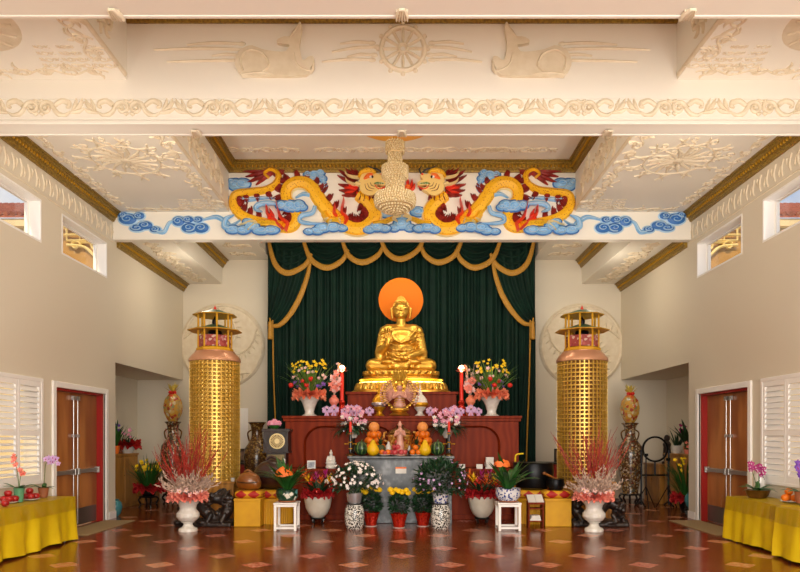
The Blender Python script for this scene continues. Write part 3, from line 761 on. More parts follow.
# ================================================================ DRAGON RELIEFS on the rear beam
YD = 12.8
sD = F/YD
def Z2(x, y): return (225+x/6.73, 155+y/6.73)
def Z3(x, y): return (310+x/6.73, 155+y/6.73)
def DP(p): return ((p[0]-CX)/sD, H+(CY-p[1])/sD)      # photo point -> beam face (u along the beam, v = height)
OU, OV = DP((300, 205))
class Rel:
    """relief frame in photo points for one side of the beam, about its own origin"""
    def __init__(s, fl, o): s.fl = fl; s.o = DP(o); s.loc = (fl*s.o[0], YD, s.o[1]); s.fr = Fr((0, 0, 0), (1, 0, 0), (0, 0, 1), (0, -1, 0))
    def q(s, pts): return [(s.fl*(DP(p)[0]-s.o[0]), DP(p)[1]-s.o[1]) for p in pts]
k_ = 1/sD
def spiral(cx, cy, r0, turns=1.6, n=16, sg=1, a0=0):
    return [(cx+r0*(1-i/(n*1.12))*cos(a0+sg*2*PI*turns*i/n), cy+.8*r0*(1-i/(n*1.12))*sin(a0+sg*2*PI*turns*i/n)) for i in range(n+1)]
def cloud(fl, lumps, streams, label, dark=False, group='painted clouds around the dragons', lift=0):
    o = lumps[0][:2]; R = Rel(fl, o); R.fr = Fr((0, -lift, 0), (1, 0, 0), (0, 0, 1), (0, -1, 0))
    t_ = thing('cloud_relief', label, 'cloud relief', R.loc, 0, group)
    b1, b2, b3 = (M['ddark'], M['dblue'], M['dlight']) if dark else (M['dblue'], M['dlight'], M['ddark'])
    mb = MB(); m2 = MB(); m3 = MB()
    for i, l in enumerate(lumps):
        x, y, r = l[:3]; ry = l[3] if len(l) > 3 else r*.75
        u, v = R.q([(x, y)])[0]
        m3.dome(R.fr, u, v, (r+.9)*k_, (ry+.9)*k_, .03+.002*(i % 3), seg=18)
        mb.dome(R.fr, u, v, r*k_, ry*k_, .055+.006*(i % 4), seg=18)
        if r > 2.2:
            sp_ = [(x+a_*1, y+(b_)*ry/(r*.8)) for a_, b_ in [(p[0]-x, p[1]-y) for p in spiral(x, y, r*.72, 1.5, 14, 1 if i % 2 else -1, i)]]
            m2.stroke(R.fr, R.q(sp_), [.6*k_, .3*k_], .025, base=.045+.006*(i % 4), n=2)
    (m3).build('outline', b3, t_); mb.build('lumps', b1, t_); m2.build('swirl_lines', b2 if not dark else M['dlight'], t_)
    for st, w in streams:
        m4 = MB(); m4.stroke(R.fr, R.q(st), [x*k_ for x in w], .04, n=6); m4.build('streamer', b1 if not dark else M['dblue'], t_)
        m5 = MB(); m5.stroke(R.fr, R.q(st), [max(x*.28, .15)*k_ for x in w], .02, base=.036, n=6); m5.build('streamer_line', b2 if not dark else M['dlight'], t_)
    return t_
def flames(mb, R, pts, h=.05, w=1.5, base=0):
    for p in pts: mb.stroke(R.fr, R.q(p), [w*.6*k_, w*k_, w*.8*k_, .15*k_], h, n=4, base=base)
body = [Z3(325,270), Z3(370,305), Z3(412,345), Z3(435,395), Z3(418,450), Z3(350,497), Z3(265,490), Z3(190,432), Z3(110,360), Z3(45,270), Z2(600,235), Z2(545,192), Z2(470,190), Z2(418,232), Z2(415,300), Z2(455,350), Z2(482,420), Z2(460,478), Z2(395,492), Z2(300,462), Z2(190,440), Z2(105,400), Z2(58,332), Z2(75,268), Z2(170,250), Z2(280,235), Z2(348,190), Z2(358,130), Z2(310,104), Z2(270,132), Z2(298,156)]
bw = [6, 6.6, 7, 7.3, 7.4, 7.5, 7.5, 7.3, 7.3, 7.2, 7, 7, 6.8, 6.5, 6, 5.6, 5.6, 5.5, 5, 4.8, 5.2, 5.4, 5, 4.3, 4, 3.8, 3.5, 3, 2.4, 1.8, 1.2]
for fl, sd, oth in ((1, 'left', 'rightwards'), (-1, 'right', 'leftwards')):
    R = Rel(fl, (300, 205))
    t_ = thing('dragon_relief', 'golden dragon relief with red mane, on the %s half of the beam, facing %s' % (sd, oth), 'dragon relief', R.loc, 0, 'pair of dragons on the beam')
    P = cr(body, 3); n = len(P)
    # back spikes
    mb = MB()
    for i in range(3, n-4, 2):
        ax, ay = P[i-1]; bx, by = P[i+1]; tx, ty = bx-ax, by-ay; L = math.hypot(tx, ty); tx /= L; ty /= L
        nx, ny = -ty, tx                      # right-hand side of travel (photo y points down)
        w_ = lerps(bw, i/(n-1)); x, y = P[i]
        for g in (0, .5, 1):
            px, py = x+tx*g*2.2, y+ty*g*2.2
            ln = (7.4, 5.2, 4.0)[int(g*2)]
            flames(mb, R, [[(px+nx*w_*.55, py+ny*w_*.55), (px+nx*(w_+1.2)-tx*.4, py+ny*(w_+1.2)-ty*.4), (px+nx*(w_+ln)+tx*1.6, py+ny*(w_+ln)+ty*1.6)]], .06, 2.0)
    mb.build('back_spines', M['dred'], t_)
    mb = MB(); mb.stroke(R.fr, R.q(body), [x*k_ for x in bw], .12, n=7); mb.build('body', M['dgold'], t_)
    mb = MB()
    bel = []
    for i in range(0, n-14):
        ax, ay = P[max(i-1, 0)]; bx, by = P[i+1]; L = math.hypot(bx-ax, by-ay); w_ = lerps(bw, i/(n-1))
        bel.append((P[i][0]+(by-ay)/L*w_*.93, P[i][1]-(bx-ax)/L*w_*.93))
    cut = [(0, 24), (29, 45)]
    for a, b in cut: mb.stroke(R.fr, R.q(bel[a:b]), [.3*k_, 1.3*k_, .4*k_], .05, base=.01, n=3)
    mb.build('belly_edge', M['dcream'], t_)
    # tail tuft
    mb = MB(); x0, y0 = Z2(320, 120)
    tips = [(140, 150), (185, 128), (300, 40), (350, 62), (230, 80), (120, 116), (165, 78), (150, 190), (205, 60), (255, 45), (325, 48), (375, 88), (210, 205), (240, 165), (385, 175), (395, 130)]
    for i, (x, y) in enumerate(tips):
        a, b = Z2(x, y); flames(mb, R, [[(x0, y0), (x0+(a-x0)*.5+.8*(i % 2), y0+(b-y0)*.5-1.2), (a, b)]], .06, 2.7)
    mb.build('tail_tuft', M['dred'], t_)
    # mane behind the head
    mb = MB()
    for (ax, ay), (bx, by) in (((330,200),(185,140)),((325,215),(190,200)),((325,240),(195,240)),((330,255),(215,275)),((325,170),(190,105)),((330,160),(225,85)),((340,160),(265,85)),((345,155),(300,95)),((330,225),(250,225)),((330,250),(270,280)),((400,275),(340,310)),((430,270),(420,300)),((380,270),(390,305))):
        a, b = Z3(ax, ay), Z3(bx, by); flames(mb, R, [[a, (a[0]*.5+b[0]*.5, a[1]*.5+b[1]*.5+.7), b]], .07, 2.6)
    mb.build('mane', M['dred'], t_)
    mb = MB()
    for (ax, ay), (bx, by) in (((325,245),(230,225)),((325,260),(235,262)),((325,228),(260,212))):
        a, b = Z3(ax, ay), Z3(bx, by); flames(mb, R, [[a, ((a[0]+b[0])/2, (a[1]+b[1])/2-1), b]], .1, 2.4)
    mb.build('mane_highlight', M['dflame'], t_)
    # head
    head = [(336,205),(338,170),(348,152),(385,140),(415,138),(440,140),(462,150),(482,140),(497,150),(492,170),(478,182),(500,192),(516,208),(512,222),(486,224),(462,216),(448,226),(470,238),(486,236),(478,252),(455,262),(440,280),(405,290),(375,282),(350,265),(338,240)]
    hp = R.q(cr([Z3(*p) for p in head], 2, True))
    if fl > 0: hp = hp[::-1]
    if sum(hp[i][0]*hp[(i+1) % len(hp)][1]-hp[(i+1) % len(hp)][0]*hp[i][1] for i in range(len(hp))) < 0: hp = hp[::-1]
    mb = MB(); mb.poly(R.fr, hp, 0, .15); hd = mb.build('head', M['dface'], t_, smooth=40, bevel=.03)
    mb = MB(); mp = R.q([Z3(*p) for p in ((440,205),(516,205),(500,240),(470,242),(440,230))]); mp = mp if sum(mp[i][0]*mp[(i+1) % 5][1]-mp[(i+1) % 5][0]*mp[i][1] for i in range(5)) > 0 else mp[::-1]; mb.poly(R.fr, mp, 0, .05); mb.build('mouth_cavity', M['dred'], hd, smooth=0)
    mb = MB(); mb.stroke(R.fr, R.q([Z3(*p) for p in ((332,172),(345,140),(385,122),(425,126),(440,146))]), [1.6*k_, 2.6*k_, 1.6*k_], .06, base=.13, n=4); mb.build('brow', M['dgold'], hd)
    mb = MB(); mb.stroke(R.fr, R.q([Z3(*p) for p in ((365,182),(395,160),(425,152))]), [.8*k_, 3.0*k_, 1.8*k_], .04, base=.14, n=4); mb.build('eye_socket', M['orangeflower'], hd)
    mb = MB(); u, v = R.q([Z3(412, 168)])[0]; mb.dome(R.fr, u, v, 2.9*k_, 2.0*k_, .2, seg=12); mb.build('eye', M['whiteflower'], hd)
    mb = MB(); u, v = R.q([Z3(422, 168)])[0]; mb.dome(R.fr, u, v, 1.8*k_, 1.8*k_, .215, seg=12); mb.build('pupil', M['dblack'], hd)
    mb = MB(); mb.stroke(R.fr, R.q([Z3(*p) for p in ((432,214),(455,208),(500,212))]), [.5*k_, 1.5*k_, .5*k_], .02, base=.14, n=4); mb.build('mouth', M['leaflight'], hd)
    mb = MB()
    for x in (448, 460, 472, 484, 496): mb.stroke(R.fr, R.q([Z3(x, 205), Z3(x, 219)]), [1.0*k_, .1*k_], .03, base=.13, n=2, smooth=False)
    mb.build('teeth', M['whiteflower'], hd)
    mb = MB(); mb.stroke(R.fr, R.q([Z3(*p) for p in ((436,208),(446,232),(468,246),(492,240),(512,226))]), [.4*k_, .9*k_, .9*k_, .4*k_], .03, base=.13, n=4); mb.build('lip', M['dflame'], hd)
    mb = MB()
    for (ax, ay), (bx, by) in (((345,270),(330,315)),((370,282),(362,322)),((400,286),(398,325)),((428,276),(440,312)),((325,245),(292,268))):
        a, b = Z3(ax, ay), Z3(bx, by); flames(mb, R, [[a, ((a[0]+b[0])/2+.5, (a[1]+b[1])/2), b]], .13, 1.5)
    mb.build('beard', M['dred'], hd)
    mb = MB(); mb.stroke(R.fr, R.q([Z3(*p) for p in ((345,215),(318,205),(300,222))]), [1.4*k_, 1.7*k_, .3*k_], .06, base=.12, n=4); mb.build('ear', M['dcream'], hd)
    mb = MB(); u, v = R.q([Z3(484, 150)])[0]; mb.dome(R.fr, u, v, 1.9*k_, 1.7*k_, .2, seg=12); mb.build('nose', M['dflame'], hd)
    mb = MB()
    for l in (((372,215),(385,250),(425,262)), ((390,210),(402,238),(435,248)), ((408,205),(418,225),(440,232))): mb.stroke(R.fr, R.q([Z3(*p) for p in l]), [.25*k_, .5*k_, .2*k_], .02, base=.143, n=4)
    mb.build('cheek_lines', M['fishwood'], hd)
    for l in (((335,165),(290,160),(258,150),(238,130)), ((335,215),(290,208),(255,190),(242,170))):
        mb = MB(); mb.stroke(R.fr, R.q([Z3(*p) for p in l]), [1.7*k_, 1.4*k_, .3*k_], .09, base=.08, n=4); mb.build('horn', M['dcream'], hd)
    for l in (((484,140),(455,118),(425,112),(400,100),(392,90)), ((492,148),(505,120),(490,100))):
        mb = MB(); mb.tube([R.fr(*q_, .16) for q_ in cr(R.q([Z3(*p) for p in l]), 4)], [.018, .014, .006], 6); mb.build('whisker', M['dblack'], hd)
    # legs
    for path, w_, cl in (([Z3(95,395), Z3(130,440), Z3(180,440), Z3(230,430)], [3.6, 3.6, 3.2, 2.4], [(Z3(130,440), Z3(95,455)), (Z3(150,450), Z3(125,480)), (Z3(200,440), Z3(210,478))]),
                         ([Z2(395,478), Z2(340,462), Z2(270,458), Z2(210,462)], [4, 3.6, 3, 2.2], [(Z2(220,460), Z2(110,485)), (Z2(225,465), Z2(165,520)), (Z2(215,458), Z2(150,470))]),
                         ([Z3(425,470), Z3(480,462), Z3(530,440), Z3(565,430)], [3, 2.6, 2.2, 1.4], [(Z3(560,432), Z3(610,405)), (Z3(560,432), Z3(615,425)), (Z3(555,436), Z3(590,460))])):
        mb = MB(); mb.stroke(R.fr, R.q(path), [x*k_ for x in w_], .17, n=5); lg = mb.build('leg', M['dgold'], t_)
        for a, b in cl:
            mb = MB(); mb.stroke(R.fr, R.q([a, ((a[0]+b[0])/2, (a[1]+b[1])/2-.6), b]), [1.1*k_, 1.1*k_, .15*k_], .12, base=.07, n=3); mb.build('claw', M['dcream'], lg)
    for l in ([Z3(235,478), Z3(248,430), Z3(216,390), Z3(232,300)], [Z3(185,425), Z3(165,395), Z3(172,345)], [Z2(412,520), Z2(425,470), Z2(375,420), Z2(352,325)], [Z2(400,510), Z2(330,440), Z2(290,400), Z2(288,350)], [Z2(300,445), Z2(320,410), Z2(305,370)]):
        mb = MB(); mb.stroke(R.fr, R.q(l), [1.6*k_, 2.6*k_, 1.8*k_, .2*k_], .2, n=5); mb.build('flame', M['dflame'], t_)
    # clouds
    z2 = lambda x, y, r, ry=None: (*Z2(x, y), r/6.73, (ry or r*.75)/6.73)
    z3 = lambda x, y, r, ry=None: (*Z3(x, y), r/6.73, (ry or r*.75)/6.73)
    S = 'on the %s side of the beam' % sd
    cloud(fl, [z2(70,200,50,42), z2(120,195,55,38), z2(45,180,28)], [([Z2(25,292), Z2(150,300), Z2(250,290), Z2(350,292)], [2.4, 2.6, 2, .4])], 'blue cloud below the dragon\'s red tail tuft '+S)
    cloud(fl, [z2(600,140,50,42), z2(560,130,32), z2(640,120,34), z2(655,160,30)], [([Z2(660,170), Z2(668,230), Z2(600,268), Z2(530,262), Z2(475,290)], [2.6, 3.2, 2.6, 2.2, .8])], 'blue curling cloud above the dragon\'s arched back '+S)
    cloud(fl, [z2(440,355,55,38), z2(500,350,45,35), z2(385,350,40,30), z2(530,365,30,22), z2(470,375,50,20)], [([Z2(400,350), Z2(310,335), Z2(235,345), Z2(215,375), Z2(260,395)], [1, 2.6, 3, 2.4, .6])], 'blue cloud across the dragon\'s middle coil '+S, lift=.1)
    cloud(fl, [z2(60,512,50,28), z2(130,515,50,28), z2(190,490,50,30), z2(250,520,60,26), z2(320,515,55,28), z2(165,460,40,24)], [([Z2(50,505), Z2(5,490), Z2(15,440), Z2(70,415)], [2.2, 3.2, 2.6, .6])], 'long blue cloud bank under the dragon\'s rear claw '+S, lift=.09)
    cloud(fl, [z2(570,525,36,20), z2(625,520,45,26), z3(90,500,55,32), z3(160,495,50,30), z3(220,500,38,24)], [([Z2(610,355), Z2(590,400), Z2(520,420), Z2(510,455), Z2(570,470), Z2(660,470)], [2, 2.4, 2.4, 2.2, 2, .6])], 'blue cloud bank under the dragon\'s front claw '+S, lift=.09)
    cloud(fl, [z3(400,510,40,26), z3(450,495,52,32), z3(505,505,42,26)], [], 'small round blue cloud under the dragon\'s neck '+S, lift=.09)
    p_ = lambda x, y, r, ry=None: (100+x/2.667, 130+y/2.667, r/2.667, (ry or r*.75)/2.667)
    q_ = lambda *l: [(100+x/2.667, 130+y/2.667) for x, y in l]
    cloud(fl, [p_(75,238,26,16), p_(105,230,16,10), p_(62,228,14,9), p_(120,255,22,12), p_(100,262,22,10), p_(148,266,16,9)], [(q_((145,268), (170,272), (185,248), (205,240)), [2, 2.4, 1.8, .6])], 'dark blue curling cloud at the far %s end of the beam' % sd, True, 'dark blue clouds at the beam ends')
    cloud(fl, [p_(210,244,18,14), p_(235,240,16,10), p_(240,262,24,14), p_(270,262,22,14), p_(262,240,14,9)], [(q_((275,240), (310,232), (335,245), (350,255), (375,240)), [1, 2.4, 2.8, 2.2, .6])], 'dark blue rolling cloud trailing from the %s dragon\'s tail' % sd, True, 'dark blue clouds at the beam ends')
cloud(1, [(402, 224, 9, 6), (394, 228, 6, 4), (410, 228, 6, 4), (402, 217, 6, 4), (387, 213, 8, 5), (418, 212, 8, 5)], [], 'blue cloud at the middle of the beam between both dragons, under the chandelier', group=None)
R = Rel(1, (408, 188)); t_ = thing('pearl_relief', 'small red flaming pearl relief between the two dragon heads', 'wall relief', R.loc)
mb = MB(); mb.dome(R.fr, 0, 0, 3.5*k_, 3.5*k_, .12); mb.build('pearl', M['orangeflower'], t_)
for a, b in (((404, 190), (401, 179)), ((407, 188), (407, 177)), ((410, 188), (412, 180)), ((411, 191), (415, 184))):
    mb = MB(); flames(mb, R, [[a, ((a[0]+b[0])/2+.7, (a[1]+b[1])/2), b]], .1, 1.8); mb.build('flame', M['dflame'], t_)

# ================================================================ CURTAIN
t_ = thing('stage_curtain', 'dark green pleated curtain with gold-fringed swags hanging behind the altar', 'curtain', (0, 16.5, 0))
yc = 16.5; sC = F/yc
def CP(px, py): return ((px-CX)/sC, H+(CY-py)/sC)
def sheet(name, rows, m, parent, smooth=180):
    mb = MB(); n = len(rows[0])
    mb.add([p for r in rows for p in r], [(j*n+i, j*n+i+1, (j+1)*n+i+1, (j+1)*n+i) for j in range(len(rows)-1) for i in range(n-1)])
    return mb.build(name, m, parent, smooth=smooth)
r = random.Random(3)
xl, xr = -3.36, 3.34
N = 420; ph = [r.uniform(0, 6) for _ in range(4)]
def fold(x): return .065*sin(x*19+ph[0]+1.8*sin(x*2.1+ph[1]))+.025*sin(x*51+ph[2]+2*sin(x*3.7))+.02*sin(x*11+ph[3])
rows = []
for z in (.02, 1.5, 3.5, 5.2, 6.9):
    rows.append([(xl+(xr-xl)*i/N, fold(xl+(xr-xl)*i/N)*(1 if z < 5 else .8)-.06, z) for i in range(N+1)])
sheet('pleated_panel', rows[::-1], M['green_curtain'], t_)
sw = [((270,241),(289,277),(313,258)), ((304,241),(328,272),(349,254)), ((342,241),(363,267),(384,250)), ((380,241),(401,264),(424,241)), ((462,241),(438,267),(420,250)), ((500,241),(474,272),(455,254)), ((533,241),(511,277),(489,258))]
for k, (a, b, e) in enumerate(sw):
    # trim curve: from the high end, round the bottom, up to the low end
    ctl = [a, (a[0]+(b[0]-a[0])*.35, a[1]+(b[1]-a[1])*.72), b, (e[0]-(e[0]-b[0])*.3, e[1]+(b[1]-e[1])*.62), e]
    C = [CP(p[0], p[1]-1.2) for p in cr(ctl, 8)]; n = len(C)
    topz = 6.85; off = -.16-.02*(k if k < 4 else 6-k)-.03
    rows = []; NV = 84
    for j in range(NV+1):
        t = j/NV; row = []
        for i in range(n):
            u = i/(n-1); x0 = C[0][0]+(C[-1][0]-C[0][0])*u; z0 = topz-(topz-max(C[0][1], C[-1][1]))*.6
            z0 = topz
            tz = t
            x = x0+(C[i][0]-x0)*tz; z = z0+(C[i][1]-z0)*tz
            g = sin(PI*u)
            row.append((x, off-.06*g-.05*g*sin(t*2*PI*6.5), z))
        rows.append(row)
    swg = sheet('swag', rows, M['green_curtain'], t_)
    mb = MB(); fr = Fr((0, off-.09, 0), (1, 0, 0), (0, 0, 1), (0, -1, 0))
    mb.stroke(fr, C, [.035, .065, .075, .065, .04], .03, smooth=False); mb.build('fringe_trim', M['goldfringe'], swg)
for fl in (1, -1):
    def q(px, py):
        u, v = CP(px, py); return (u if fl > 0 else (CP(803-px, py)[0]), v)
    if fl > 0: edge = [(312,262),(309,278),(302,298),(292,316),(281,327),(270,327)]
    else: edge = [(312,262),(309,278),(302,298),(292,314),(281,325),(271,326)]
    E = [q(*p) for p in cr(edge, 6)]; n = len(E)
    rows = []
    tie = q(270, 322); NU = 48
    for j in range(NU+1):
        f = j/NU; row = []
        for i in range(n):
            t = i/(n-1); x_in = q(269.5, 240)[0]; 
            top = (x_in+(E[0][0]-x_in)*f, 6.5)
            # inner line: straight down the wall side to the tie
            lx = x_in; lz = 6.5+(tie[1]-6.5)*t
            x = lx+(E[i][0]-lx)*f; z = lz*(1-f)+(E[i][1])*f
            row.append((x, -.2-.035*sin(f*NU*.75)-.05*sin(PI*f), z))
        rows.append(row)
    sdp = sheet('side_drape', rows if fl > 0 else rows[::-1], M['green_curtain'], t_)
    mb = MB(); fr = Fr((0, -.26, 0), (1, 0, 0), (0, 0, 1), (0, -1, 0)); mb.stroke(fr, E, [.035, .06, .07, .06, .035], .03, smooth=False); mb.build('fringe_trim', M['goldfringe'], sdp)
    # hanging tail below the tie
    mb = MB(); xt = tie[0]; rows = []
    for z in (tie[1]-.02, 3.6, 2.4, .05):
        w_ = .1+.16*(1-(z/tie[1]))
        rows.append([(xt+fl*(-.02+w_*2*i/24), -.22-.03*sin(i*1.6), z) for i in range(25)])
    tl = sheet('drape_tail', rows, M['green_curtain'], t_)
    mb = MB(); mb.stroke(fr, [(xt+fl*.12, tie[1]), (xt+fl*.14, 3.2), (xt+fl*.2, 1.6), (xt+fl*.24, .1)], [.02, .018, .02], .02); mb.build('tail_trim', M['goldfringe'], tl)
    mb = MB(); mb.lathe([(.03, .22), (.055, .18), (.04, .13), (.05, .1), (.07, -.22), (.05, -.24)], 12, (xt+fl*.07, -.3, tie[1]-.25)); mb.tube([(xt+fl*.07, -.3, tie[1]-.05), (xt+fl*.05, -.28, tie[1]+.05)], .02); mb.build('tassel', M['goldfringe'], t_)

# ================================================================ ALTAR
YA = 13.0; sA = F/YA
t_ = thing('wooden_altar', 'wide red-brown wooden altar with arched panels and a raised tier', 'altar', (0, YA, 0))
hw, ht = 2.33, 2.02
mb = MB(); mb.box((-hw, 0, 0), (hw, 2.9, ht-.05)); mb.build('body', M['redwood'], t_, smooth=0)
mb = MB(); mb.box((-hw-.05, -.13, ht-.05), (hw+.05, 2.9, ht)); mb.box((-hw-.03, -.11, ht-.11), (hw+.03, 0, ht-.05)); mb.build('top', M['redwood'], t_, smooth=0, bevel=.008)
mb = MB(); mb.box((-1.15, .72, ht), (1.15, 2.85, 2.5)); mb.box((-1.19, .68, 2.5), (1.19, 2.85, 2.555)); mb.box((-1.17, .7, ht), (1.17, .72, ht+.06)); mb.build('raised_tier', M['redwood'], t_, smooth=0, bevel=.006)
mb = MB(); mb.box((-2.13, -.38, 0), (2.13, -.001, .93)); mb.box((-2.15, -.42, .93), (2.15, -.001, .98)); mb.box((-2.15, -.42, 0), (2.15, -.38, .1)); mb.build('step_ledge', M['redwood'], t_, smooth=0, bevel=.006)
fr = Fr((0, 0, 0), (1, 0, 0), (0, 0, 1), (0, -1, 0))
for s in (-1, 1):
    a, b = (-1.95, -.14) if s < 0 else (.14, 1.95)
    z0, z1, rr = 1.0, 1.82, .36
    arch = [(a, z0), (a, z1-rr)]+[(a+rr-rr*cos(k*PI/12), z1-rr+rr*sin(k*PI/12)) for k in range(1, 7)]+[(b-rr+rr*sin(k*PI/12), z1-rr+rr*cos(k*PI/12)) for k in range(0, 6)]+[(b, z1-rr), (b, z0)]
    mb = MB(); mb.stroke(fr, arch, .035, .1, smooth=False); mb.build('arched_moulding', M['redwood'], t_)
    mb = MB(); mb.poly(fr, arch[::-1], .001, .006); mb.build('arched_panel', M['redwood'], t_, smooth=0)
    ox0, ox1 = (-2.31, -.0) if s < 0 else (.0, 2.31); oz1 = ht-.115
    outer = [(ox0, z0), (ox1, z0), (ox1, oz1), (ox0, oz1)]
    tri = geometry.tessellate_polygon([[Vector((u, v, 0)) for u, v in outer], [Vector((u, v, 0)) for u, v in arch]]); al = outer+arch; na_ = len(al); D_ = .09
    mb = MB(); mb.add([fr(u, v, D_) for u, v in al]+[fr(u, v, .001) for u, v in al], [tuple(t) for t in tri]+[(4+i, 4+(i+1) % len(arch), na_+4+(i+1) % len(arch), na_+4+i) for i in range(len(arch))]+[(i, (i+1) % 4, na_+(i+1) % 4, na_+i) for i in range(4)]); mb.build('face_frame', M['redwood'], t_, smooth=0)
for x in (-hw+.06, hw-.06):
    mb = MB(); mb.box((x-.05, -.08, .98), (x+.05, -.001, ht-.11)); mb.build('pilaster', M['redwood'], t_, smooth=0, bevel=.006)
t_ = thing('stone_altar', 'grey marble offering table in front of the wooden altar', 'altar table', (-.02, 12.0, 0))
mb = MB(); mb.box((-.93, .03, .0), (.93, .56, 1.2)); mb.build('body', M['marble'], t_, smooth=0, bevel=.01)
mb = MB(); mb.box((-.99, -.02, 1.2), (.99, .56, 1.25)); mb.box((-.96, 0, 1.17), (.96, .03, 1.2)); mb.build('top_slab', M['marble'], t_, smooth=0, bevel=.012)
for x in (-.9, .9):
    mb = MB(); mb.box((x-.04, -.0, 0), (x+.04, .03, 1.17)); mb.build('corner_pilaster', M['marble'], t_, smooth=0, bevel=.006)
ATOP = 1.25
t_ = thing('paper_card', 'small white card with an orange band on the grey marble table front', 'card', (-.02, 12.025, .985))
mb = MB(); mb.box((-.1, -.012, -.06), (.1, -.0, .03)); mb.build('card', M['paper'], t_, smooth=0)
mb = MB(); mb.box((-.1, -.014, .03), (.1, -.0, .06)); mb.build('orange_band', M['orangeflower'], t_, smooth=0)

# ================================================================ GOLDEN STATUE
t_ = thing('buddha_statue', 'large golden Buddha statue seated cross-legged on a tiered lotus throne', 'statue', (-.02, 14.45, 2.556))
def se(a, rx, ry, p=3.2):
    ca, sa = cos(a), sin(a); q = (abs(ca)**p+abs(sa)**p)**(-1/p); return q*ca*rx, q*sa*ry
mb = MB()
def tier(mb, prof, seg=64, ry=.62):
    vs = []; n = seg
    for rx, z in prof:
        for i in range(n): x, y = se(2*PI*i/n, rx, rx*ry); vs.append((x, y, z))
    fs = [(j*n+i, j*n+(i+1) % n, (j+1)*n+(i+1) % n, (j+1)*n+i) for j in range(len(prof)-1) for i in range(n)]+[tuple(range(n-1, -1, -1)), tuple((len(prof)-1)*n+i for i in range(n))]
    mb.add(vs, fs)
tier(mb, [(1.1, 0), (1.1, .04), (1.03, .07), (1.03, .09), (1.0, .12), (.93, .22)]); 
tier(mb, [(.9, .2), (.86, .24), (.86, .27), (.93, .29), (.93, .31), (.85, .33), (.82, .36)])
tier(mb, [(.78, .35), (.85, .4), (.84, .47), (.75, .49)])
th_ = mb.build('lotus_throne', M['gold'], t_, smooth=40)
for rx, z, L, nn, tl, nm_ in ((1.0, .06, .15, 46, .3, 'petal_ring'), (.81, .345, .13, 40, -.5, 'petal_ring')):
    mb = MB()
    for i in range(nn):
        a = 2*PI*i/nn; x, y = se(a, rx, rx*.62); an = math.atan2(y/.62, x)
        T = Matrix.Translation((x*1.0, y*1.0, z+L*.5)) @ Matrix.Rotation(an, 4, 'Z') @ Matrix.Rotation(-tl, 4, 'Y')
        mb.ell((0, 0, 0), (.028, .062, L*.62), 8, 6, 0, T)
    mb.build(nm_, M['gold'], th_)
mb = MB(); 
pts = [se(2*PI*i/64, .905, .905*.62) for i in range(65)]
mb.tube([(x, y, .215) for x, y in pts], .022, 6); mb.build('light_strip', M['ledstrip'], th_)
B0 = .47
mb = MB()
def E(x, y, z, rx, ry, rz, rot=None): mb.ell((x, y, z+B0), (rx, ry, rz), 20, 14, 0, rot)
E(0, .05, .16, .5, .34, .2)                          # hips
mb.cap((-.3, .02, B0+.17), (-.62, -.12, B0+.14), .2, .165, 18); mb.cap((.3, .02, B0+.17), (.62, -.12, B0+.14), .2, .165, 18)   # thighs
mb.cap((-.63, -.13, B0+.13), (.1, -.36, B0+.11), .15, .1, 18); mb.cap((.63, -.13, B0+.13), (-.12, -.34, B0+.12), .15, .1, 18)   # shins
E(-.28, -.36, .2, .16, .075, .05); E(.28, -.36, .2, .16, .075, .05)                                                             # feet on thighs
E(0, .04, .45, .34, .22, .3); E(0, .02, .72, .4, .235, .24); E(0, .05, .86, .38, .19, .14)                                        # torso
mb.cap((-.3, .05, B0+.9), (.3, .05, B0+.9), .12, .12, 16)
mb.cap((0, .03, B0+.92), (0, .0, B0+1.2), .11, .1, 16)
for s in (-1, 1):
    mb.cap((s*.37, .05, B0+.86), (s*.47, -.02, B0+.43), .125, .115, 16)   # upper arm
mb.cap((-.47, -.03, B0+.43), (-.3, -.3, B0+.56), .11, .065, 16)           # raised forearm
mb.cap((.47, -.03, B0+.43), (.16, -.33, B0+.31), .12, .07, 16)            # forearm in the lap
E(-.46, .0, .36, .12, .16, .14); E(.46, .0, .34, .13, .16, .14)           # sleeves
for k in range(7):     # robe folds across chest and arms
    z = .86-.085*k; w_ = .17+.03*k
    pts = [(x, -.2-.03*(1-(x/w_)**2)+.0*k+(.02 if k > 3 else .03*(2-k)), B0+z-.07*(1-(x/w_)**2)) for x in [w_*(i/5-1) for i in range(11)]]
    mb.tube(pts, .016, 6)
for s in (-1, 1):
    for k in range(5):
        z = .82-.09*k
        mb.tube([(s*(.3+.02*k), -.13, B0+z+.03), (s*(.42+.012*k), -.1, B0+z), (s*(.52+.008*k), .0, B0+z-.02)], .016, 6)
    for k in range(4):
        mb.tube([(s*(.12+.13*k), -.43+.05*k, B0+.06), (s*(.16+.14*k), -.4+.05*k, B0+.2), (s*(.2+.12*k), -.22+.04*k, B0+.3)], .014, 6)
mb.tube([(-.36, -.08, B0+.9), (-.2, -.2, B0+.72), (0, -.235, B0+.6), (.2, -.2, B0+.74), (.36, -.08, B0+.92)], .022, 6)
mb.v = [(x, y, z if z < B0+.3 else B0+.3+(z-B0-.3)*1.1) for x, y, z in mb.v]
bd = mb.build('body', M['gold'], t_, smooth=180, remesh=.017, sm=4)
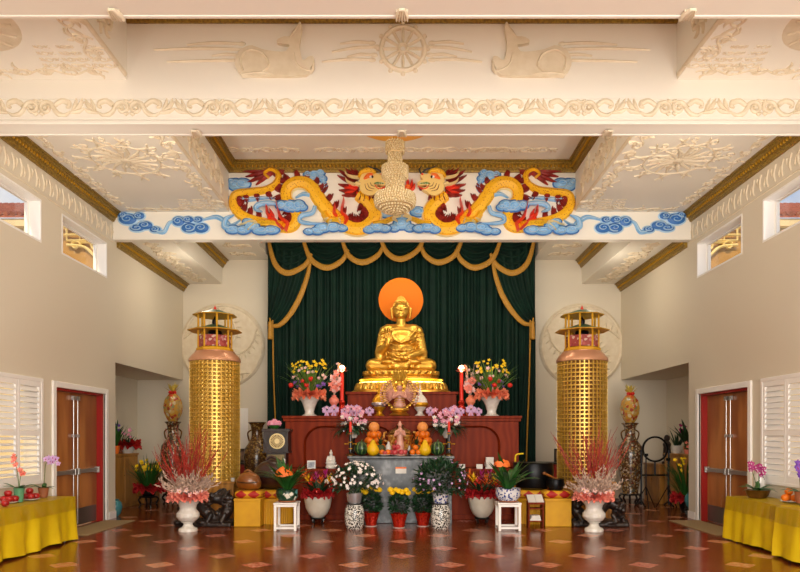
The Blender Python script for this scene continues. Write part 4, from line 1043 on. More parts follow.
# hands with five fingers
def hand(palm, up, out, nrm, L, name, curl, thumbdir):
    h_ = MB(); palm, up, out, nrm = map(Vector, (palm, up, out, nrm))
    h_.cap(palm-up*.06, palm+up*.05, .05, .056, 12); h_.cap(palm-out*.05+up*.06, palm+out*.05+up*.06, .03, .03, 10)
    h_.cap(palm-out*.03-up*.02, palm+out*.035+up*.03, .045, .05, 12)
    for i, (o_, ln) in enumerate(((-.064, .15), (-.022, .18), (.022, .17), (.064, .135))):
        p0 = palm+out*o_+up*.09; p1 = p0+up*ln*.5+nrm*curl*.3*ln; p2 = p1+up*ln*.3+nrm*curl*ln*.6; p3 = p2+up*ln*.22+nrm*curl*ln*.9
        h_.tube([p0-up*.05, p0, p1, p2, p3], [.018, .018, .016, .014, .008], 8)
    tb = Vector(thumbdir); p0 = palm+tb*.03-up*.03
    h_.tube([p0, p0+tb*.06+up*.03, p0+tb*.07+up*.09+nrm*.03, p0+tb*.05+up*.12+nrm*.05], [.028, .024, .02, .01], 8)
    return h_.build(name, M['gold'], t_, smooth=180, remesh=.008, sm=1)
hand((-.28, -.33, B0+.66), (.05, -.05, 1), (1, 0, -.05), (0, -1, 0), .16, 'hand', .35, (1, 0, 0))
hand((.05, -.38, B0+.29), (-1, 0, .05), (0, -1, .0), (0, 0, 1), .16, 'hand', .3, (0, .3, .6))
# head
mb = MB(); hz = B0+1.39
mb.ell((0, .0, hz), (.165, .18, .21), 24, 18); mb.ell((0, -.05, hz-.08), (.125, .13, .135), 20, 14); mb.ell((0, -.02, hz+.03), (.168, .17, .14), 20, 14)
mb.tube([(0, -.17, hz+.05), (0, -.2, hz-.0), (0, -.215, hz-.035)], [.012, .016, .02], 8); 
for s in (-1, 1):
    mb.ell((s*.02, -.187, hz-.04), (.014, .015, .011), 8, 6)
    mb.tube(cr([(s*.025, -.178, hz+.045), (s*.07, -.172, hz+.068), (s*.125, -.12, hz+.045)], 4), [.008, .011, .006], 6)
    mb.ell((s*.068, -.155, hz+.02), (.04, .022, .018), 10, 6)
    mb.tube(cr([(s*.03, -.172, hz+.012), (s*.068, -.176, hz+.004), (s*.108, -.145, hz+.012)], 4), .006, 6)
    mb.tube(cr([(s*.168, .0, hz+.06), (s*.2, .01, hz+.03), (s*.19, .0, hz-.06), (s*.178, -.01, hz-.16), (s*.168, -.01, hz-.18)], 4), [.014, .026, .02, .024, .016], 8)
mb.tube(cr([(-.055, -.165, hz-.085), (-.02, -.182, hz-.082), (0, -.184, hz-.087), (.02, -.182, hz-.082), (.055, -.165, hz-.085)], 3), [.006, .013, .006], 6)
mb.tube(cr([(-.04, -.165, hz-.1), (0, -.182, hz-.108), (.04, -.165, hz-.1)], 4), [.006, .013, .006], 6)
mb.ell((0, -.14, hz-.15), (.045, .04, .035), 10, 8)
mb.v = [(x*1.08, y, z) for x, y, z in mb.v]; mb.build('head', M['gold'], t_, smooth=180, remesh=.0085, sm=1)
mb = MB()
mb.ell((0, .045, hz+.11), (.178, .175, .13), 20, 14); mb.ell((0, .035, hz+.235), (.09, .09, .07), 16, 10)
for j in range(1, 8):
    z = .03+.03*j; 
    for i in range(26):
        a = 2*PI*i/26+j*.12
        th = math.asin(min(1, (z-.0)/.255))
        x, y = .178*cos(a)*cos(th*.95), .19*sin(a)*cos(th*.95)+.02
        if z < .16 and sin(a) < -.4: continue
        mb.ell((x, y, hz+.03+z*.85), .019, 6, 5)
for j in range(4):
    for i in range(12):
        a = 2*PI*i/12+j*.3; th = j*.4; mb.ell((.085*cos(a)*cos(th), .03+.09*sin(a)*cos(th), hz+.24+.065*sin(th)), .017, 6, 5)
mb.ell((0, .03, hz+.31), .022, 8, 6)
mb.build('hair_curls', M['gold'], t_)
mb = MB(); T = Matrix.Translation((-.005, .3, B0+1.68)) @ Matrix.Rotation(PI/2, 4, 'X')
mb.lathe([(.505, -.015), (.505, .012), (.49, .02)], 64, M=T); mb.tube([(0, .3, B0+1.2), (0, .25, B0+.8)], .03); mb.build('halo_disc', M['orange'], t_)

# ================================================================ GOLD COLUMNS
def tower(loc, label, seg, holes, fancy):
    t_ = thing('prayer_tower', label, 'prayer tower', loc, 0, 'gold prayer towers beside the altar')
    mb = MB(); mb.box((-.5, -.5, 0), (.5, .5, .7)); mb.box((-.52, -.52, .7), (.52, .52, .74)); mb.build('plinth', M['oak'], t_, smooth=0, bevel=.008)
    r_ = .485; z0, z1 = .74, 3.1
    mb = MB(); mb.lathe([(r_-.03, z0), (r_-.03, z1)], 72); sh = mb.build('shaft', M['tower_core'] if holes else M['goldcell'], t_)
    nz, na = (29, 36) if holes else (30, 36)
    mb = MB()
    for k in range(nz+1):
        z = z0+(z1-z0)*k/nz; mb.lathe([(r_-.032, z-.012), (r_, z-.012), (r_, z+.012), (r_-.032, z+.012)], 72, mi=0)
    for k in range(na):
        a = 2*PI*k/na; T = Matrix.Rotation(a, 4, 'Z'); mb.box((r_-.034, -.011, z0), (r_+.002, .011, z1), 0, T)
    mb.build('lattice', M['goldlattice'], sh, smooth=30)
    mb = MB()
    for j in range(nz):
        for k in range(na):
            a = 2*PI*(k+.5)/na; 
            if sin(a) > .35: continue
            z = z0+(z1-z0)*(j+.5)/nz; h = (z1-z0)/nz
            T = Matrix.Rotation(a, 4, 'Z') @ Matrix.Translation((r_-.03, 0, z-h*.12)); mb.ell((0, 0, 0), (.018, .02, h*.3), 5, 4, 0, T)
            T = Matrix.Rotation(a, 4, 'Z') @ Matrix.Translation((r_-.025, 0, z+h*.2)); mb.ell((0, 0, 0), (.011, .011, h*.14), 5, 4, 0, T)
    mb.build('niche_figures', M['goldlattice'] if fancy else M['copper_dim'], sh)['kind'] = 'stuff'
    mb = MB(); mb.lathe([(r_+.012, z1-.01), (r_+.02, z1+.0), (r_+.02, z1+.04), (r_-.005, z1+.08), (r_-.08, z1+.17), (r_-.1, z1+.19), (r_-.1, z1+.2)], 64); mb.build('copper_cap', M['copper'], t_)
    zb = z1+.2
    pg = MB(); pg.lathe([(.34, 0), (.36, .02), (.36, .06), (.33, .08)], 8, (0, 0, zb), phase=PI/8); pa = pg.build('pavilion_floor', M['yellowbox'], t_, smooth=20)
    for k in range(8):
        a = 2*PI*k/8+PI/8; mb = MB(); mb.tube([(.32*cos(a), .32*sin(a), zb+.08), (.32*cos(a), .32*sin(a), zb+.72)], .02, 6); mb.build('post', M['yellowbox'], t_)
    for k in range(8):
        a0 = 2*PI*k/8+PI/8; a1 = a0+PI/4; p, q = Vector((.32*cos(a0), .32*sin(a0), zb+.09)), Vector((.32*cos(a1), .32*sin(a1), zb+.09)); up = Vector((0, 0, .22))
        mb = MB(); nn = (Vector((cos((a0+a1)/2), sin((a0+a1)/2), 0)))*.006
        mb.add([p, q, q+up, p+up, p-nn, q-nn, q-nn+up, p-nn+up], [(0, 1, 2, 3), (7, 6, 5, 4), (3, 2, 6, 7), (0, 4, 5, 1)]); mb.build('railing_panel', M['railing'], t_, smooth=0)
    for z, rr, hh in ((zb+.44, .53, .1), (zb+.75, .43, .08)):
        mb = MB(); mb.lathe([(.02, -.0), (rr, -.035), (rr, -.02)], 8, (0, 0, z), phase=PI/8, mi=1); mb.lathe([(.0005, .004), (rr+.008, -.022), (rr*.6, .025), (.12, hh)], 8, (0, 0, z), phase=PI/8, mi=0); mb.build('roof', [M['roofgreen'], M['yellowbox']], t_, smooth=20)
    mb = MB(); mb.lathe([(.016, 0), (.03, .02), (.03, .05), (.01, .09), (.002, .12)], 10, (0, 0, zb+.82)); mb.build('finial', M['redflower'], t_)
    mb = MB(); mb.box((-.09, -.09, zb+.08), (.09, .09, zb+.34)); mb.lathe([(.12, 0), (.14, .04), (.1, .12), (.05, .2), (.06, .24), (.055, .3), (.02, .34), (.005, .38)], 14, (0, 0, zb+.34)); mb.build('figure', M['iron'], t_)
    return t_
M['copper_dim'] = mat('dim_gold_figure', '#8a5c1c', .4, metal=.4)
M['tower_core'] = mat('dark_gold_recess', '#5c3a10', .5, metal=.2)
M['goldcell'] = mat('bright_gold_cell', '#8a6a22', .4, metal=.3, noise=('#a88436', 6))
M['goldlattice'] = mat('gold_lattice', '#dcb358', .32, metal=.5, noise=('#cda03c', 8))
M['railing'] = patt('patterned_railing', '#9a3a34', ['#b04a44', '#d0b0a0', '#8e2c30', '#b8787a'], 16)
M['roofgreen'] = mat('green_roof', '#4d7a62', .4)
tower((-3.74, 13.0, 0), 'gold niche-covered prayer tower with a small pavilion on top, left of the altar', 0, False, True)
tower((3.6, 13.0, 0), 'gold grid prayer tower with dark recesses and a small pavilion, right of the altar', 0, True, False)

# ================================================================ CHANDELIER
t_ = thing('crystal_chandelier', 'three-tier crystal chandelier with a gold ceiling plate, hanging in front of the dragons', 'chandelier', (-.12, 11.1, 5.44))
mb = MB(); mb.lathe([(.02, 1.48), (.45, 1.46), (.7, 1.52), (.72, 1.558)], 48); mb.build('ceiling_plate', M['orange_plate'] if 'orange_plate' in M else mat('gold_ceiling_plate', '#e0a030', .4, metal=.3, emit=('#ffb040', .15)), t_)
mb = MB(); mb.tube([(0, 0, .2), (0, 0, 1.5)], .03, 8); mb.build('stem', M['goldflat'], t_)
r = random.Random(5)
def beads(prof_r, z0, z1, rows, name, bot=None):
    mb = MB()
    for j in range(rows):
        t = (j+.5)/rows; z = z0+(z1-z0)*t; rr = prof_r(t); n = max(8, int(2*PI*rr/.045))
        for i in range(n):
            a = 2*PI*(i+.5*(j % 2))/n; mb.ell((rr*cos(a), rr*sin(a), z), (.021, .021, .024), 6, 4)
    if bot:
        rr0, zb, dp = bot
        for j in range(6):
            q = rr0*(1-j/6); n = max(1, int(2*PI*q/.05))
            for i in range(n):
                a = 2*PI*i/n+j; mb.ell((q*cos(a), q*sin(a), zb-dp*(1-(q/rr0)**2)), .022, 6, 4)
    mb.build(name, M['crystal'], t_)
    mb = MB(); mb.lathe([(prof_r(0)-.03, z0), (prof_r(.5)-.03, (z0+z1)/2), (prof_r(1)-.03, z1)], 24); mb.build('lit_core', M['lampcore'], t_)
M['lampcore'] = mat('chandelier_core', '#e8cc98', .5, emit=('#ffe0a8', .1))
beads(lambda t: .325+.02*sin(PI*t), .1, .3, 5, 'bead_tier', (.31, .1, .12))
beads(lambda t: .14+.01*sin(PI*t), .32, .58, 6, 'bead_column')
beads(lambda t: .215, .58, .78, 5, 'bead_tier', (.2, .58, .03))
beads(lambda t: .11, .8, 1.0, 5, 'bead_column')
beads(lambda t: .15, 1.0, 1.2, 5, 'bead_tier')
M['pinkfig'] = mat('pink_porcelain', '#d8a294', .35, noise=('#c98e78', 12))
# ================================================================ PLANTS AND FURNISHINGS
def at(px, d, z=0): return (XA(px, d), d, z)
def flower_mesh(name, m, kind, r, m2=None):
    """one blossom, facing +Z, radius r; returned unlinked to any parent"""
    mb = MB()
    if kind == 'mum':
        mb.ell((0, 0, 0), (r*.75, r*.75, r*.55), 10, 6)
        for j in range(3):
            nn = (14, 11, 7)[j]
            for i in range(nn):
                a = 2*PI*i/nn+j*.3; e = (.15, .6, 1.1)[j]; d = Vector((cos(a)*cos(e), sin(a)*cos(e), sin(e)))
                mb.leaf(d*r*.3, d, Vector((0, 0, 1)) if e < 1 else Vector((cos(a), sin(a), 0)), r*.75, r*.17)
    elif kind == 'five':
        for i in range(5):
            a = 2*PI*i/5; d = Vector((cos(a), sin(a), .35)); mb.leaf((0, 0, 0), d, (0, 0, 1), r, r*.36)
        mb.ell((0, 0, r*.1), r*.16, 6, 4, 1 if m2 else 0)
    elif kind == 'orchid':
        for i in range(5):
            a = PI/2+2*PI*i/5; d = Vector((cos(a), sin(a), .18)); mb.leaf((0, 0, 0), d, (0, 0, 1), r, r*(.42 if i in (1, 4) else .28))
        mb.ell((0, -r*.15, r*.15), (r*.16, r*.24, r*.16), 6, 5, 1 if m2 else 0)
    elif kind == 'ball':
        mb.ell((0, 0, 0), r, 10, 7)
        for i in range(20):
            a = i*2.4; z = 1-2*(i+.5)/20; q = math.sqrt(1-z*z); d = Vector((q*cos(a), q*sin(a), z)); mb.leaf(d*r*.7, d+Vector((.3, .2, .1)), d, r*.5, r*.25)
    elif kind == 'trumpet':
        mb.lathe([(r*.12, -r*.8), (r*.2, -r*.2), (r*.5, r*.3), (r*.75, r*.45)], 8, wob=lambda a, z: 1+.18*sin(5*a)*(z > 0))
    elif kind == 'bract':
        for i in range(9):
            a = i*2.4; e = .5+.08*i; d = Vector((cos(a)*cos(e), sin(a)*cos(e), sin(e))); mb.leaf((0, 0, r*.1*i), d, (0, 0, 1), r*1.0, r*.16)
    o = mb.build(name, [m, m2] if m2 else m, smooth=60)
    return o
def plant_flowers(t_, proto, spots, name=None):
    """spots: (x,y,z,dirvector,scale)"""
    first = True
    for x, y, z, d, s in spots:
        rot = Vector(d).to_track_quat('Z', 'Y').to_euler()
        if first:
            proto.parent = t_; proto.location = (x, y, z); proto.rotation_euler = rot; proto.scale = (s, s, s); first = False
        else: inst(proto, t_, (x, y, z), rot, s)
def bush_leaves(mb, ce, rad, n, L, w, seed=0, mi=0):
    r = random.Random(seed); ce = Vector(ce)
    for i in range(n):
        z = r.uniform(-.7, 1); a = r.uniform(0, 2*PI); q = math.sqrt(max(0, 1-z*z)); k = r.uniform(.35, 1)**.5
        d = Vector((q*cos(a), q*sin(a), z)); p = ce+Vector((d.x*rad[0], d.y*rad[1], d.z*rad[2]))*k
        dd = d+Vector((r.uniform(-.6, .6), r.uniform(-.6, .6), r.uniform(-.3, .5)))
        mb.leaf(p, dd, Vector((r.uniform(-1, 1), r.uniform(-1, 1), 1.2)), L*r.uniform(.7, 1.2), w*r.uniform(.8, 1.2), mi)
def surf_spots(ce, rad, n, seed, zmin=-.3, front=True, s=(.8, 1.2), k=1.0):
    r = random.Random(seed); out = []
    while len(out) < n:
        z = r.uniform(zmin, 1); a = r.uniform(0, 2*PI); q = math.sqrt(1-z*z); d = Vector((q*cos(a), q*sin(a), z))
        if front and d.y > .35: continue
        out.append((ce[0]+d.x*rad[0]*k, ce[1]+d.y*rad[1]*k, ce[2]+d.z*rad[2]*k, d+Vector((0, -.35, .1)), r.uniform(*s)))
    return out
def ruffle(name, m, parent, z, r0, r1, h, n=22, rows=3, seed=1):
    """gathered, frilly fabric collar"""
    mb = MB(); r = random.Random(seed); NA = 120
    for k in range(rows+1):
        p1, p2, p3 = (r.uniform(0, 6) for _ in range(3)); vs = []; tilt = -.5+1.25*k/rows
        for j in range(5):
            t = j/4
            for i in range(NA):
                a = 2*PI*i/NA; fr_ = sin(n*a+p1+1.2*sin(3*a+p2))+.5*sin(n*1.7*a+p3)
                q = r0+(r1-r0)*t*(1-.12*k/rows)*(1+.1*sin(5*a+p2)) + .02*t*sin(n*2.3*a+p3)
                zz = z+h*(tilt*t+.33*t*fr_)-h*.15*(t*t)
                vs.append((q*cos(a), q*sin(a), zz))
        mb.add(vs, [(j*NA+i, j*NA+(i+1) % NA, (j+1)*NA+(i+1) % NA, (j+1)*NA+i) for j in range(4) for i in range(NA)])
    return mb.build(name, m, parent, smooth=180)

# ---- big urns with red branches
def urn(loc, label, seed):
    t_ = thing('branch_urn', label, 'floor vase', loc, 0, 'white urns of red branches')
    r = random.Random(seed)
    mb = MB(); mb.lathe([(.155, 0), (.16, .025), (.15, .05), (.10, .075), (.075, .11), (.08, .14), (.11, .155), (.1, .165)], 40)
    mb.lathe([(.1, .163), (.15, .195), (.185, .25), (.182, .31), (.14, .36), (.13, .39), (.15, .45), (.2, .51), (.225, .535), (.22, .545), (.19, .52)], 60, wob=lambda a, z: 1+(.035*abs(sin(9*a)) if z < .4 else 0))
    mb.build('urn', M['whitegloss'], t_)
    ruffle('fabric_ruffle', M['coral'], t_, .6, .14, .335, .095, 19, 4, seed)
    mb = MB(); m2 = MB()
    for i in range(54):
        a = r.uniform(0, 2*PI); e = r.uniform(.8, 1.5); L = r.uniform(.75, 1.32)
        p = Vector((r.uniform(-.1, .1), r.uniform(-.1, .1), .55)); d = Vector((cos(a)*cos(e), sin(a)*cos(e)*.7, sin(e)))
        pts = [p]; 
        for k in range(5):
            d = (d+Vector((r.uniform(-.1, .1), r.uniform(-.1, .1), .05))).normalized(); pts.append(pts[-1]+d*L/5)
        m2.tube(pts[:3], .006, 5); mb.tube(pts[2:], [.006, .003], 5)
        for k in (2, 3, 4):
            if r.random() < .8:
                q = pts[k]; d2 = (d+Vector((r.uniform(-.6, .6), r.uniform(-.6, .6), .2))).normalized(); mb.tube([q, q+d2*L*.13, q+d2*L*.24+Vector((0, 0, .03))], [.0045, .0025], 5)
        for k in range(5):
            q = pts[3]+(pts[4]-pts[3])*r.random(); mb.ell(q, (.009, .009, .013), 5, 4)
    m2.build('bare_stems', M['pampas'], t_); mb.build('red_branches', M['branch'], t_)
    mb = MB()
    for i in range(80):
        a = r.uniform(0, 2*PI); e = r.uniform(.35, 1.4); L = r.uniform(.28, .5); p = Vector((.1*cos(a), .1*sin(a), .6)); d = Vector((cos(a)*cos(e), sin(a)*cos(e), sin(e)))
        for k in range(16):
            q = p+d*L*(k/15)+Vector((r.uniform(-.02, .02), r.uniform(-.02, .02), 0)); mb.leaf(q, d+Vector((r.uniform(-1, 1), r.uniform(-1, 1), r.uniform(-.3, .8))), (0, -1, .3), .07, .011)
    mb.build('dry_plumes', M['pampas'], t_)
    pr = flower_mesh('silk_flower', M['palepink'], 'five', .055, M['yellowflower'])
    plant_flowers(t_, pr, [(.22*cos(a)+r.uniform(-.03, .03), -.12-.14*abs(sin(a)), .62+r.uniform(0, .1), (cos(a), -1, .4), r.uniform(.8, 1.2)) for a in [PI*k/9 for k in range(10)]])
    return t_
urn(at(188, 11.05), 'white fluted urn of tall red branches in front of the left gold tower', 3)
urn(at(594, 11.05), 'white fluted urn of tall red branches in front of the right gold tower', 8)

# ---- dark carved root-wood dragon guardians
def guardian(loc, fl, label, seed):
    t_ = thing('carved_guardian', label, 'carving', loc, 0, 'dark wood carvings before the towers')
    r = random.Random(seed); mb = MB()
    mb.box((-.5, -.22, 0), (.5, .22, .07))
    for k in range(26): mb.ell((r.uniform(-.46, .46), r.uniform(-.2, .2), .08), (r.uniform(.06, .12), r.uniform(.05, .09), r.uniform(.03, .06)), 8, 6)
    P = cr([(-.42, .02, .1), (-.34, -.05, .34), (-.15, 0, .42), (.02, -.05, .26), (.18, -.02, .14), (.36, -.04, .22), (.42, 0, .42), (.3, .0, .55), (.2, -.05, .5)], 7)
    P = [(x*fl, y, z) for x, y, z in P]
    mb.tube(P, [.06, .1, .12, .12, .12, .11, .1, .1, .08], 12)
    for i in range(0, len(P), 1):
        x, y, z = P[i]
        for g in range(2): mb.ell((x+r.uniform(-.08, .08), y+r.uniform(-.1, .02), z+r.uniform(-.06, .1)), (r.uniform(.025, .06),)*3, 6, 5)
    hx = .2*fl
    mb.ell((hx, -.07, .5), (.13, .12, .1), 12, 8); mb.ell((hx-.12*fl, -.1, .46), (.08, .08, .055), 10, 7); mb.ell((hx-.12*fl, -.1, .4), (.07, .07, .025), 10, 6)
    for s in (-1, 1):
        mb.tube([(hx, -.07+s*.05, .58), (hx+.1*fl, -.05+s*.07, .66), (hx+.18*fl, s*.08, .66)], [.03, .022, .006], 7); mb.ell((hx-.06*fl, -.08+s*.08, .55), .025, 7, 5)
    for k in range(16):
        a = k*.4; mb.tube([(hx+.06*fl, -.05, .5), (hx+fl*(.12+.06*cos(a)), -.05+.1*sin(a), .5+.1*cos(a)), (hx+fl*(.22+.04*cos(a)), -.04+.14*sin(a), .5+.16*cos(a))], [.03, .026, .008], 6)
    for x in (-.3, .05, .3): mb.tube([(x*fl, -.02, .25), ((x+.08)*fl, -.16, .2), ((x+.02)*fl, -.2, .08)], [.06, .05, .04], 8)
    mb.build('carving', M['darkwood'], t_, smooth=180, remesh=.014, sm=1)
    mb = MB()
    for s in (-1, 1): mb.ell((hx-.075*fl, -.09+s*.088, .555), .014, 7, 5)
    mb.build('eyes', M['black'], t_)
guardian((XA(206, 11.75), 11.75, 0), 1, 'dark carved wooden dragon sculpture on the floor before the left gold tower', 4)
guardian((XA(598, 11.75), 11.75, 0), -1, 'dark carved wooden dragon sculpture on the floor before the right gold tower', 6)

# ---- yellow boxes, cushions, percussion
def cushion(loc, w, d, h, label):
    mb = MB(); n = 28; 
    prof = [(.0, 0), (.8, .0), (.97, .2), (1, .5), (.97, .8), (.8, 1), (0, 1)]
    vs = []; 
    for q, z in prof:
        for i in range(n):
            x, y = se(2*PI*i/n, q*w/2, q*d/2, 5); vs.append((x, y, z*h))
    mb.add(vs, [(j*n+i, j*n+(i+1) % n, (j+1)*n+(i+1) % n, (j+1)*n+i) for j in range(len(prof)-1) for i in range(n)])
    return tag(mb.build('cushion', M['cushion'], smooth=50, loc=loc), label, 'cushion', 'red and yellow cushions')
def yellow_box(loc, w, d, h, label):
    mb = MB(); n = 16; mb.box((-w/2, -d/2, 0), (w/2, d/2, h)); 
    t_ = thing('cloth_covered_box', label, 'stand', loc, 0, 'yellow cloth boxes')
    mb.build('box_cloth', M['yellowbox'], t_, smooth=0, bevel=.012)
    mb = MB(); mb.box((-w/2-.006, -d/2-.006, h-.05), (w/2+.006, d/2+.006, h+.003)); mb.build('top_cover', M['yellowbox'], t_, smooth=0, bevel=.01)
def skirt_stand(loc, rx, h, label):
    t_ = thing('skirted_stand', label, 'stand', loc, 0, 'pleated yellow stands')
    mb = MB(); mb.lathe([(rx, 0), (rx*.97, h*.9), (rx*.96, h), (0, h)], 200, wob=lambda a, z: 1+.022*sin(46*a)*(1 if z < h*.95 else 0)); mb.build('pleated_skirt', M['yellowbox'], t_)
    mb = MB(); mb.lathe([(rx*1.0, h-.05), (rx*1.01, h-.02), (rx*.98, h+.004), (0, h+.004)], 48); mb.build('top_band', M['yellowbox'], t_)
def wooden_fish(loc, s, m, label):
    t_ = thing('wooden_fish_drum', label, 'drum', loc, 0, 'wooden fish drums')
    mb = MB(); mb.ell((0, 0, .4*s), (.5*s, .42*s, .4*s), 28, 20); mb.ell((.3*s, -.05*s, .3*s), (.25*s, .3*s, .28*s), 18, 12); mb.ell((-.36*s, 0, .3*s), (.2*s, .25*s, .26*s), 16, 12)
    mb.build('body', m, t_, smooth=180, remesh=.03*s, sm=3)
    mb = MB(); mb.tube(cr([(-.46*s, -.25*s, .38*s), (0, -.44*s, .34*s), (.42*s, -.3*s, .36*s)], 5), .02*s, 6); mb.build('slit', M['black'], t_)
    mb = MB(); mb.tube(cr([(-.2*s, 0, .78*s), (-.05*s, 0, .87*s), (.12*s, 0, .78*s)], 4), .04*s, 8); mb.build('carved_handle', m, t_)
def bowl_gong(loc, r_, h, label, name='bowl_gong'):
    t_ = thing(name, label, 'bowl gong', loc, 0, 'black bowl gongs')
    mb = MB(); mb.lathe([(r_*.6, 0), (r_*.85, h*.08), (r_*.98, h*.4), (r_, h*.7), (r_*.96, h*.95), (r_*.98, h), (r_*.93, h), (r_*.9, h*.7), (r_*.8, h*.15), (0, h*.1)], 48); mb.build('bowl', M['iron'], t_)
    mb = MB(); mb.lathe([(r_*.95, h*.96), (r_*.995, h), (r_*.93, h+.008), (r_*.91, h)], 48); mb.build('rim', M['iron'], t_)
L1 = at(250, 11.8)
yellow_box(L1, .47, .44, .5, 'plain yellow cloth box under the brown wooden fish drum')
cushion((L1[0], L1[1], .505), .5, .46, .13, 'red and yellow cushion under the smaller brown wooden fish drum')
wooden_fish((L1[0]-.02, L1[1], .636), .42, M['fishwood'], 'small brown wooden fish drum on a cushion, beside the dark larger one')
L2 = at(276, 12.22)
skirt_stand((L2[0]-.02, 12.22, 0), .33, .46, 'pleated yellow stand under the large dark wooden fish drum')
cushion((L2[0]-.02, 12.22, .466), .66, .5, .15, 'red and yellow cushion under the large dark wooden fish drum')
wooden_fish((L2[0]-.06, 12.25, .618), .7, M['fishdark'], 'large dark brown wooden fish drum left of the altar')
R1 = at(555.5, 11.8)
yellow_box(R1, .47, .44, .5, 'plain yellow cloth box under the small black bowl gong')
cushion((R1[0], R1[1], .505), .5, .46, .13, 'red and yellow cushion under the small black bowl gong')
bowl_gong((R1[0]+.0, R1[1], .636), .16, .2, 'small black bowl gong on a cushion beside the right yellow box edge')
mb = MB(); mb.tube([(-.2, 0, .3), (.08, 0, .17)], [.022, .014], 8); mb.ell((-.2, 0, .3), (.035, .03, .03), 8, 6)
tag(mb.build('gong_mallet', M['fishwood'], loc=(R1[0], R1[1]-.0, .64)), 'wooden mallet leaning in the small black bowl gong', 'mallet')
R2 = at(533, 12.25)
skirt_stand((R2[0]-.02, 12.22, 0), .33, .46, 'pleated yellow stand under the big black bowl gong')
cushion((R2[0]-.02, 12.22, .466), .66, .5, .15, 'red and yellow cushion under the big black bowl gong')
bowl_gong((R2[0], 12.25, .618), .385, .5, 'big black bowl gong on a cushion right of the altar')
t_ = thing('magazine_rack', 'small dark red shelf holding papers and books, between yellow boxes', 'shelf', at(535, 11.6))
for x in (-.135, .115):
    mb = MB(); mb.box((x, -.1, 0), (x+.02, .1, .45)); mb.build('side_panel', M['redwood'], t_, smooth=0)
for z in (.1, .32):
    mb = MB(); mb.box((-.115, -.1, z), (.115, .1, z+.018)); mb.build('shelf_board', M['redwood'], t_, smooth=0)
mb = MB(); mb.add([(-.15, -.13, .43), (.15, -.13, .43), (.15, .1, .56), (-.15, .1, .56), (-.15, -.13, .41), (.15, -.13, .41), (.15, .1, .54), (-.15, .1, .54)], [(0, 1, 2, 3), (7, 6, 5, 4), (0, 4, 5, 1), (1, 5, 6, 2), (2, 6, 7, 3), (3, 7, 4, 0)]); mb.build('sloped_top', M['redwood'], t_, smooth=0)
xr_, yr_ = XA(535, 11.6), 11.6
T = Matrix.Rotation(.515, 4, 'X')
mb = MB(); mb.box((-.14, -.12, 0), (-.005, .11, .012), 0, T); mb.box((.0, -.12, 0), (.135, .11, .015), 0, T)
tag(mb.build('open_booklet', M['paper'], smooth=0, loc=(xr_, yr_-.01, .502)), 'open white booklet on the sloped top of the small dark red shelf', 'booklet')
for k in range(3):
    mb = MB(); mb.cbox((0, 0, .015), (.19-.02*k, .15, .028), 0, .1*k); tag(mb.build('book', [M['paper']], smooth=0, loc=(xr_-.01, yr_-.02, .1185+.031*k)), 'white paperback lying in the small dark red shelf, %s of its stack' % ('lowest', 'middle', 'topmost')[k], 'book', 'books in the small red shelf')

# ---- white stands
def white_stand(loc, label):
    t_ = thing('plant_stand', label, 'plant stand', loc, 0, 'white plant stands')
    w_, h = .17, .45
    for x in (-1, 1):
        for y in (-1, 1):
            mb = MB(); mb.box((x*w_-.022, y*w_-.022, 0), (x*w_+.022, y*w_+.022, h)); mb.build('leg', M['white'], t_, smooth=0, bevel=.004)
    mb = MB(); mb.box((-w_-.03, -w_-.03, h), (w_+.03, w_+.03, h+.025)); mb.build('top', M['white'], t_, smooth=0, bevel=.004)
    for z in (.03, h-.04):
        mb = MB()
        for a in (-1, 1): mb.box((-w_+.022, a*w_-.018, z), (w_-.022, a*w_+.018, z+.035)); mb.box((a*w_-.018, -w_+.022, z), (a*w_+.018, w_-.022, z+.035))
        mb.build('rails', M['white'], t_, smooth=0)
white_stand(at(287, 11.25), 'white square plant stand carrying the green flowered pot')
white_stand(at(508, 11.25), 'white square plant stand carrying the blue and white bowl')
def clivia(loc, label, potm, pr, saucer, n, seed, flowers, blade=(.5, .036)):
    t_ = thing('potted_clivia', label, 'potted plant', loc)
    r = random.Random(seed)
    mb = MB(); mb.lathe([(pr[0]*.95, 0), (pr[0]*1.08, .012), (pr[0]*1.1, .03), (0, .03)], 32); mb.build('saucer', saucer, t_)
    mb = MB(); mb.lathe([(pr[0], .03), (pr[1]*.97, .1), (pr[1], .16), (pr[1]*.97, pr[2]-.02), (pr[1]*1.02, pr[2]), (pr[1]*.93, pr[2]), (pr[1]*.9, pr[2]-.03), (0, pr[2]-.03)], 36); mb.build('pot', potm, t_)
    mb = MB()
    for i in range(n):
        a = 2*PI*i/n+r.uniform(-.2, .2); mb.blade((.03*cos(a), .03*sin(a), pr[2]-.03), a, blade[0]*r.uniform(.75, 1.1), blade[1], r.uniform(.85, 1.4), r.uniform(.5, 1.5), 0, 7)
    mb.build('foliage', M['leaf'], t_)
    if flowers:
        fx, fy, fz = flowers
        mb = MB(); mb.tube([(0, 0, pr[2]-.03), (fx*.6, fy*.6, fz*.7), (fx, fy, fz)], .011, 6); mb.build('flower_stalk', M['stem'], t_)
        p_ = flower_mesh('flower', M['orangeflower'], 'trumpet', .062)
        plant_flowers(t_, p_, surf_spots((fx, fy, fz), (.1, .1, .07), 17, seed, -.2))
    return t_
clivia((XA(287, 11.25), 11.25, .476), 'spiky green plant with one orange flower head in a green pot on a white stand', M['greenfloral'], (.14, .195, .22), M['terracotta'], 46, 3, (-.02, -.19, .5), (.68, .032))
mb = MB(); r = random.Random(2)
t_ = clivia((XA(508, 11.25), 11.25, .476), 'broad-leaved green plant with an orange flower head in a blue and white bowl', M['bluewhite'], (.15, .215, .24), M['terracotta'], 26, 9, (-.13, -.12, .64), (.68, .046))

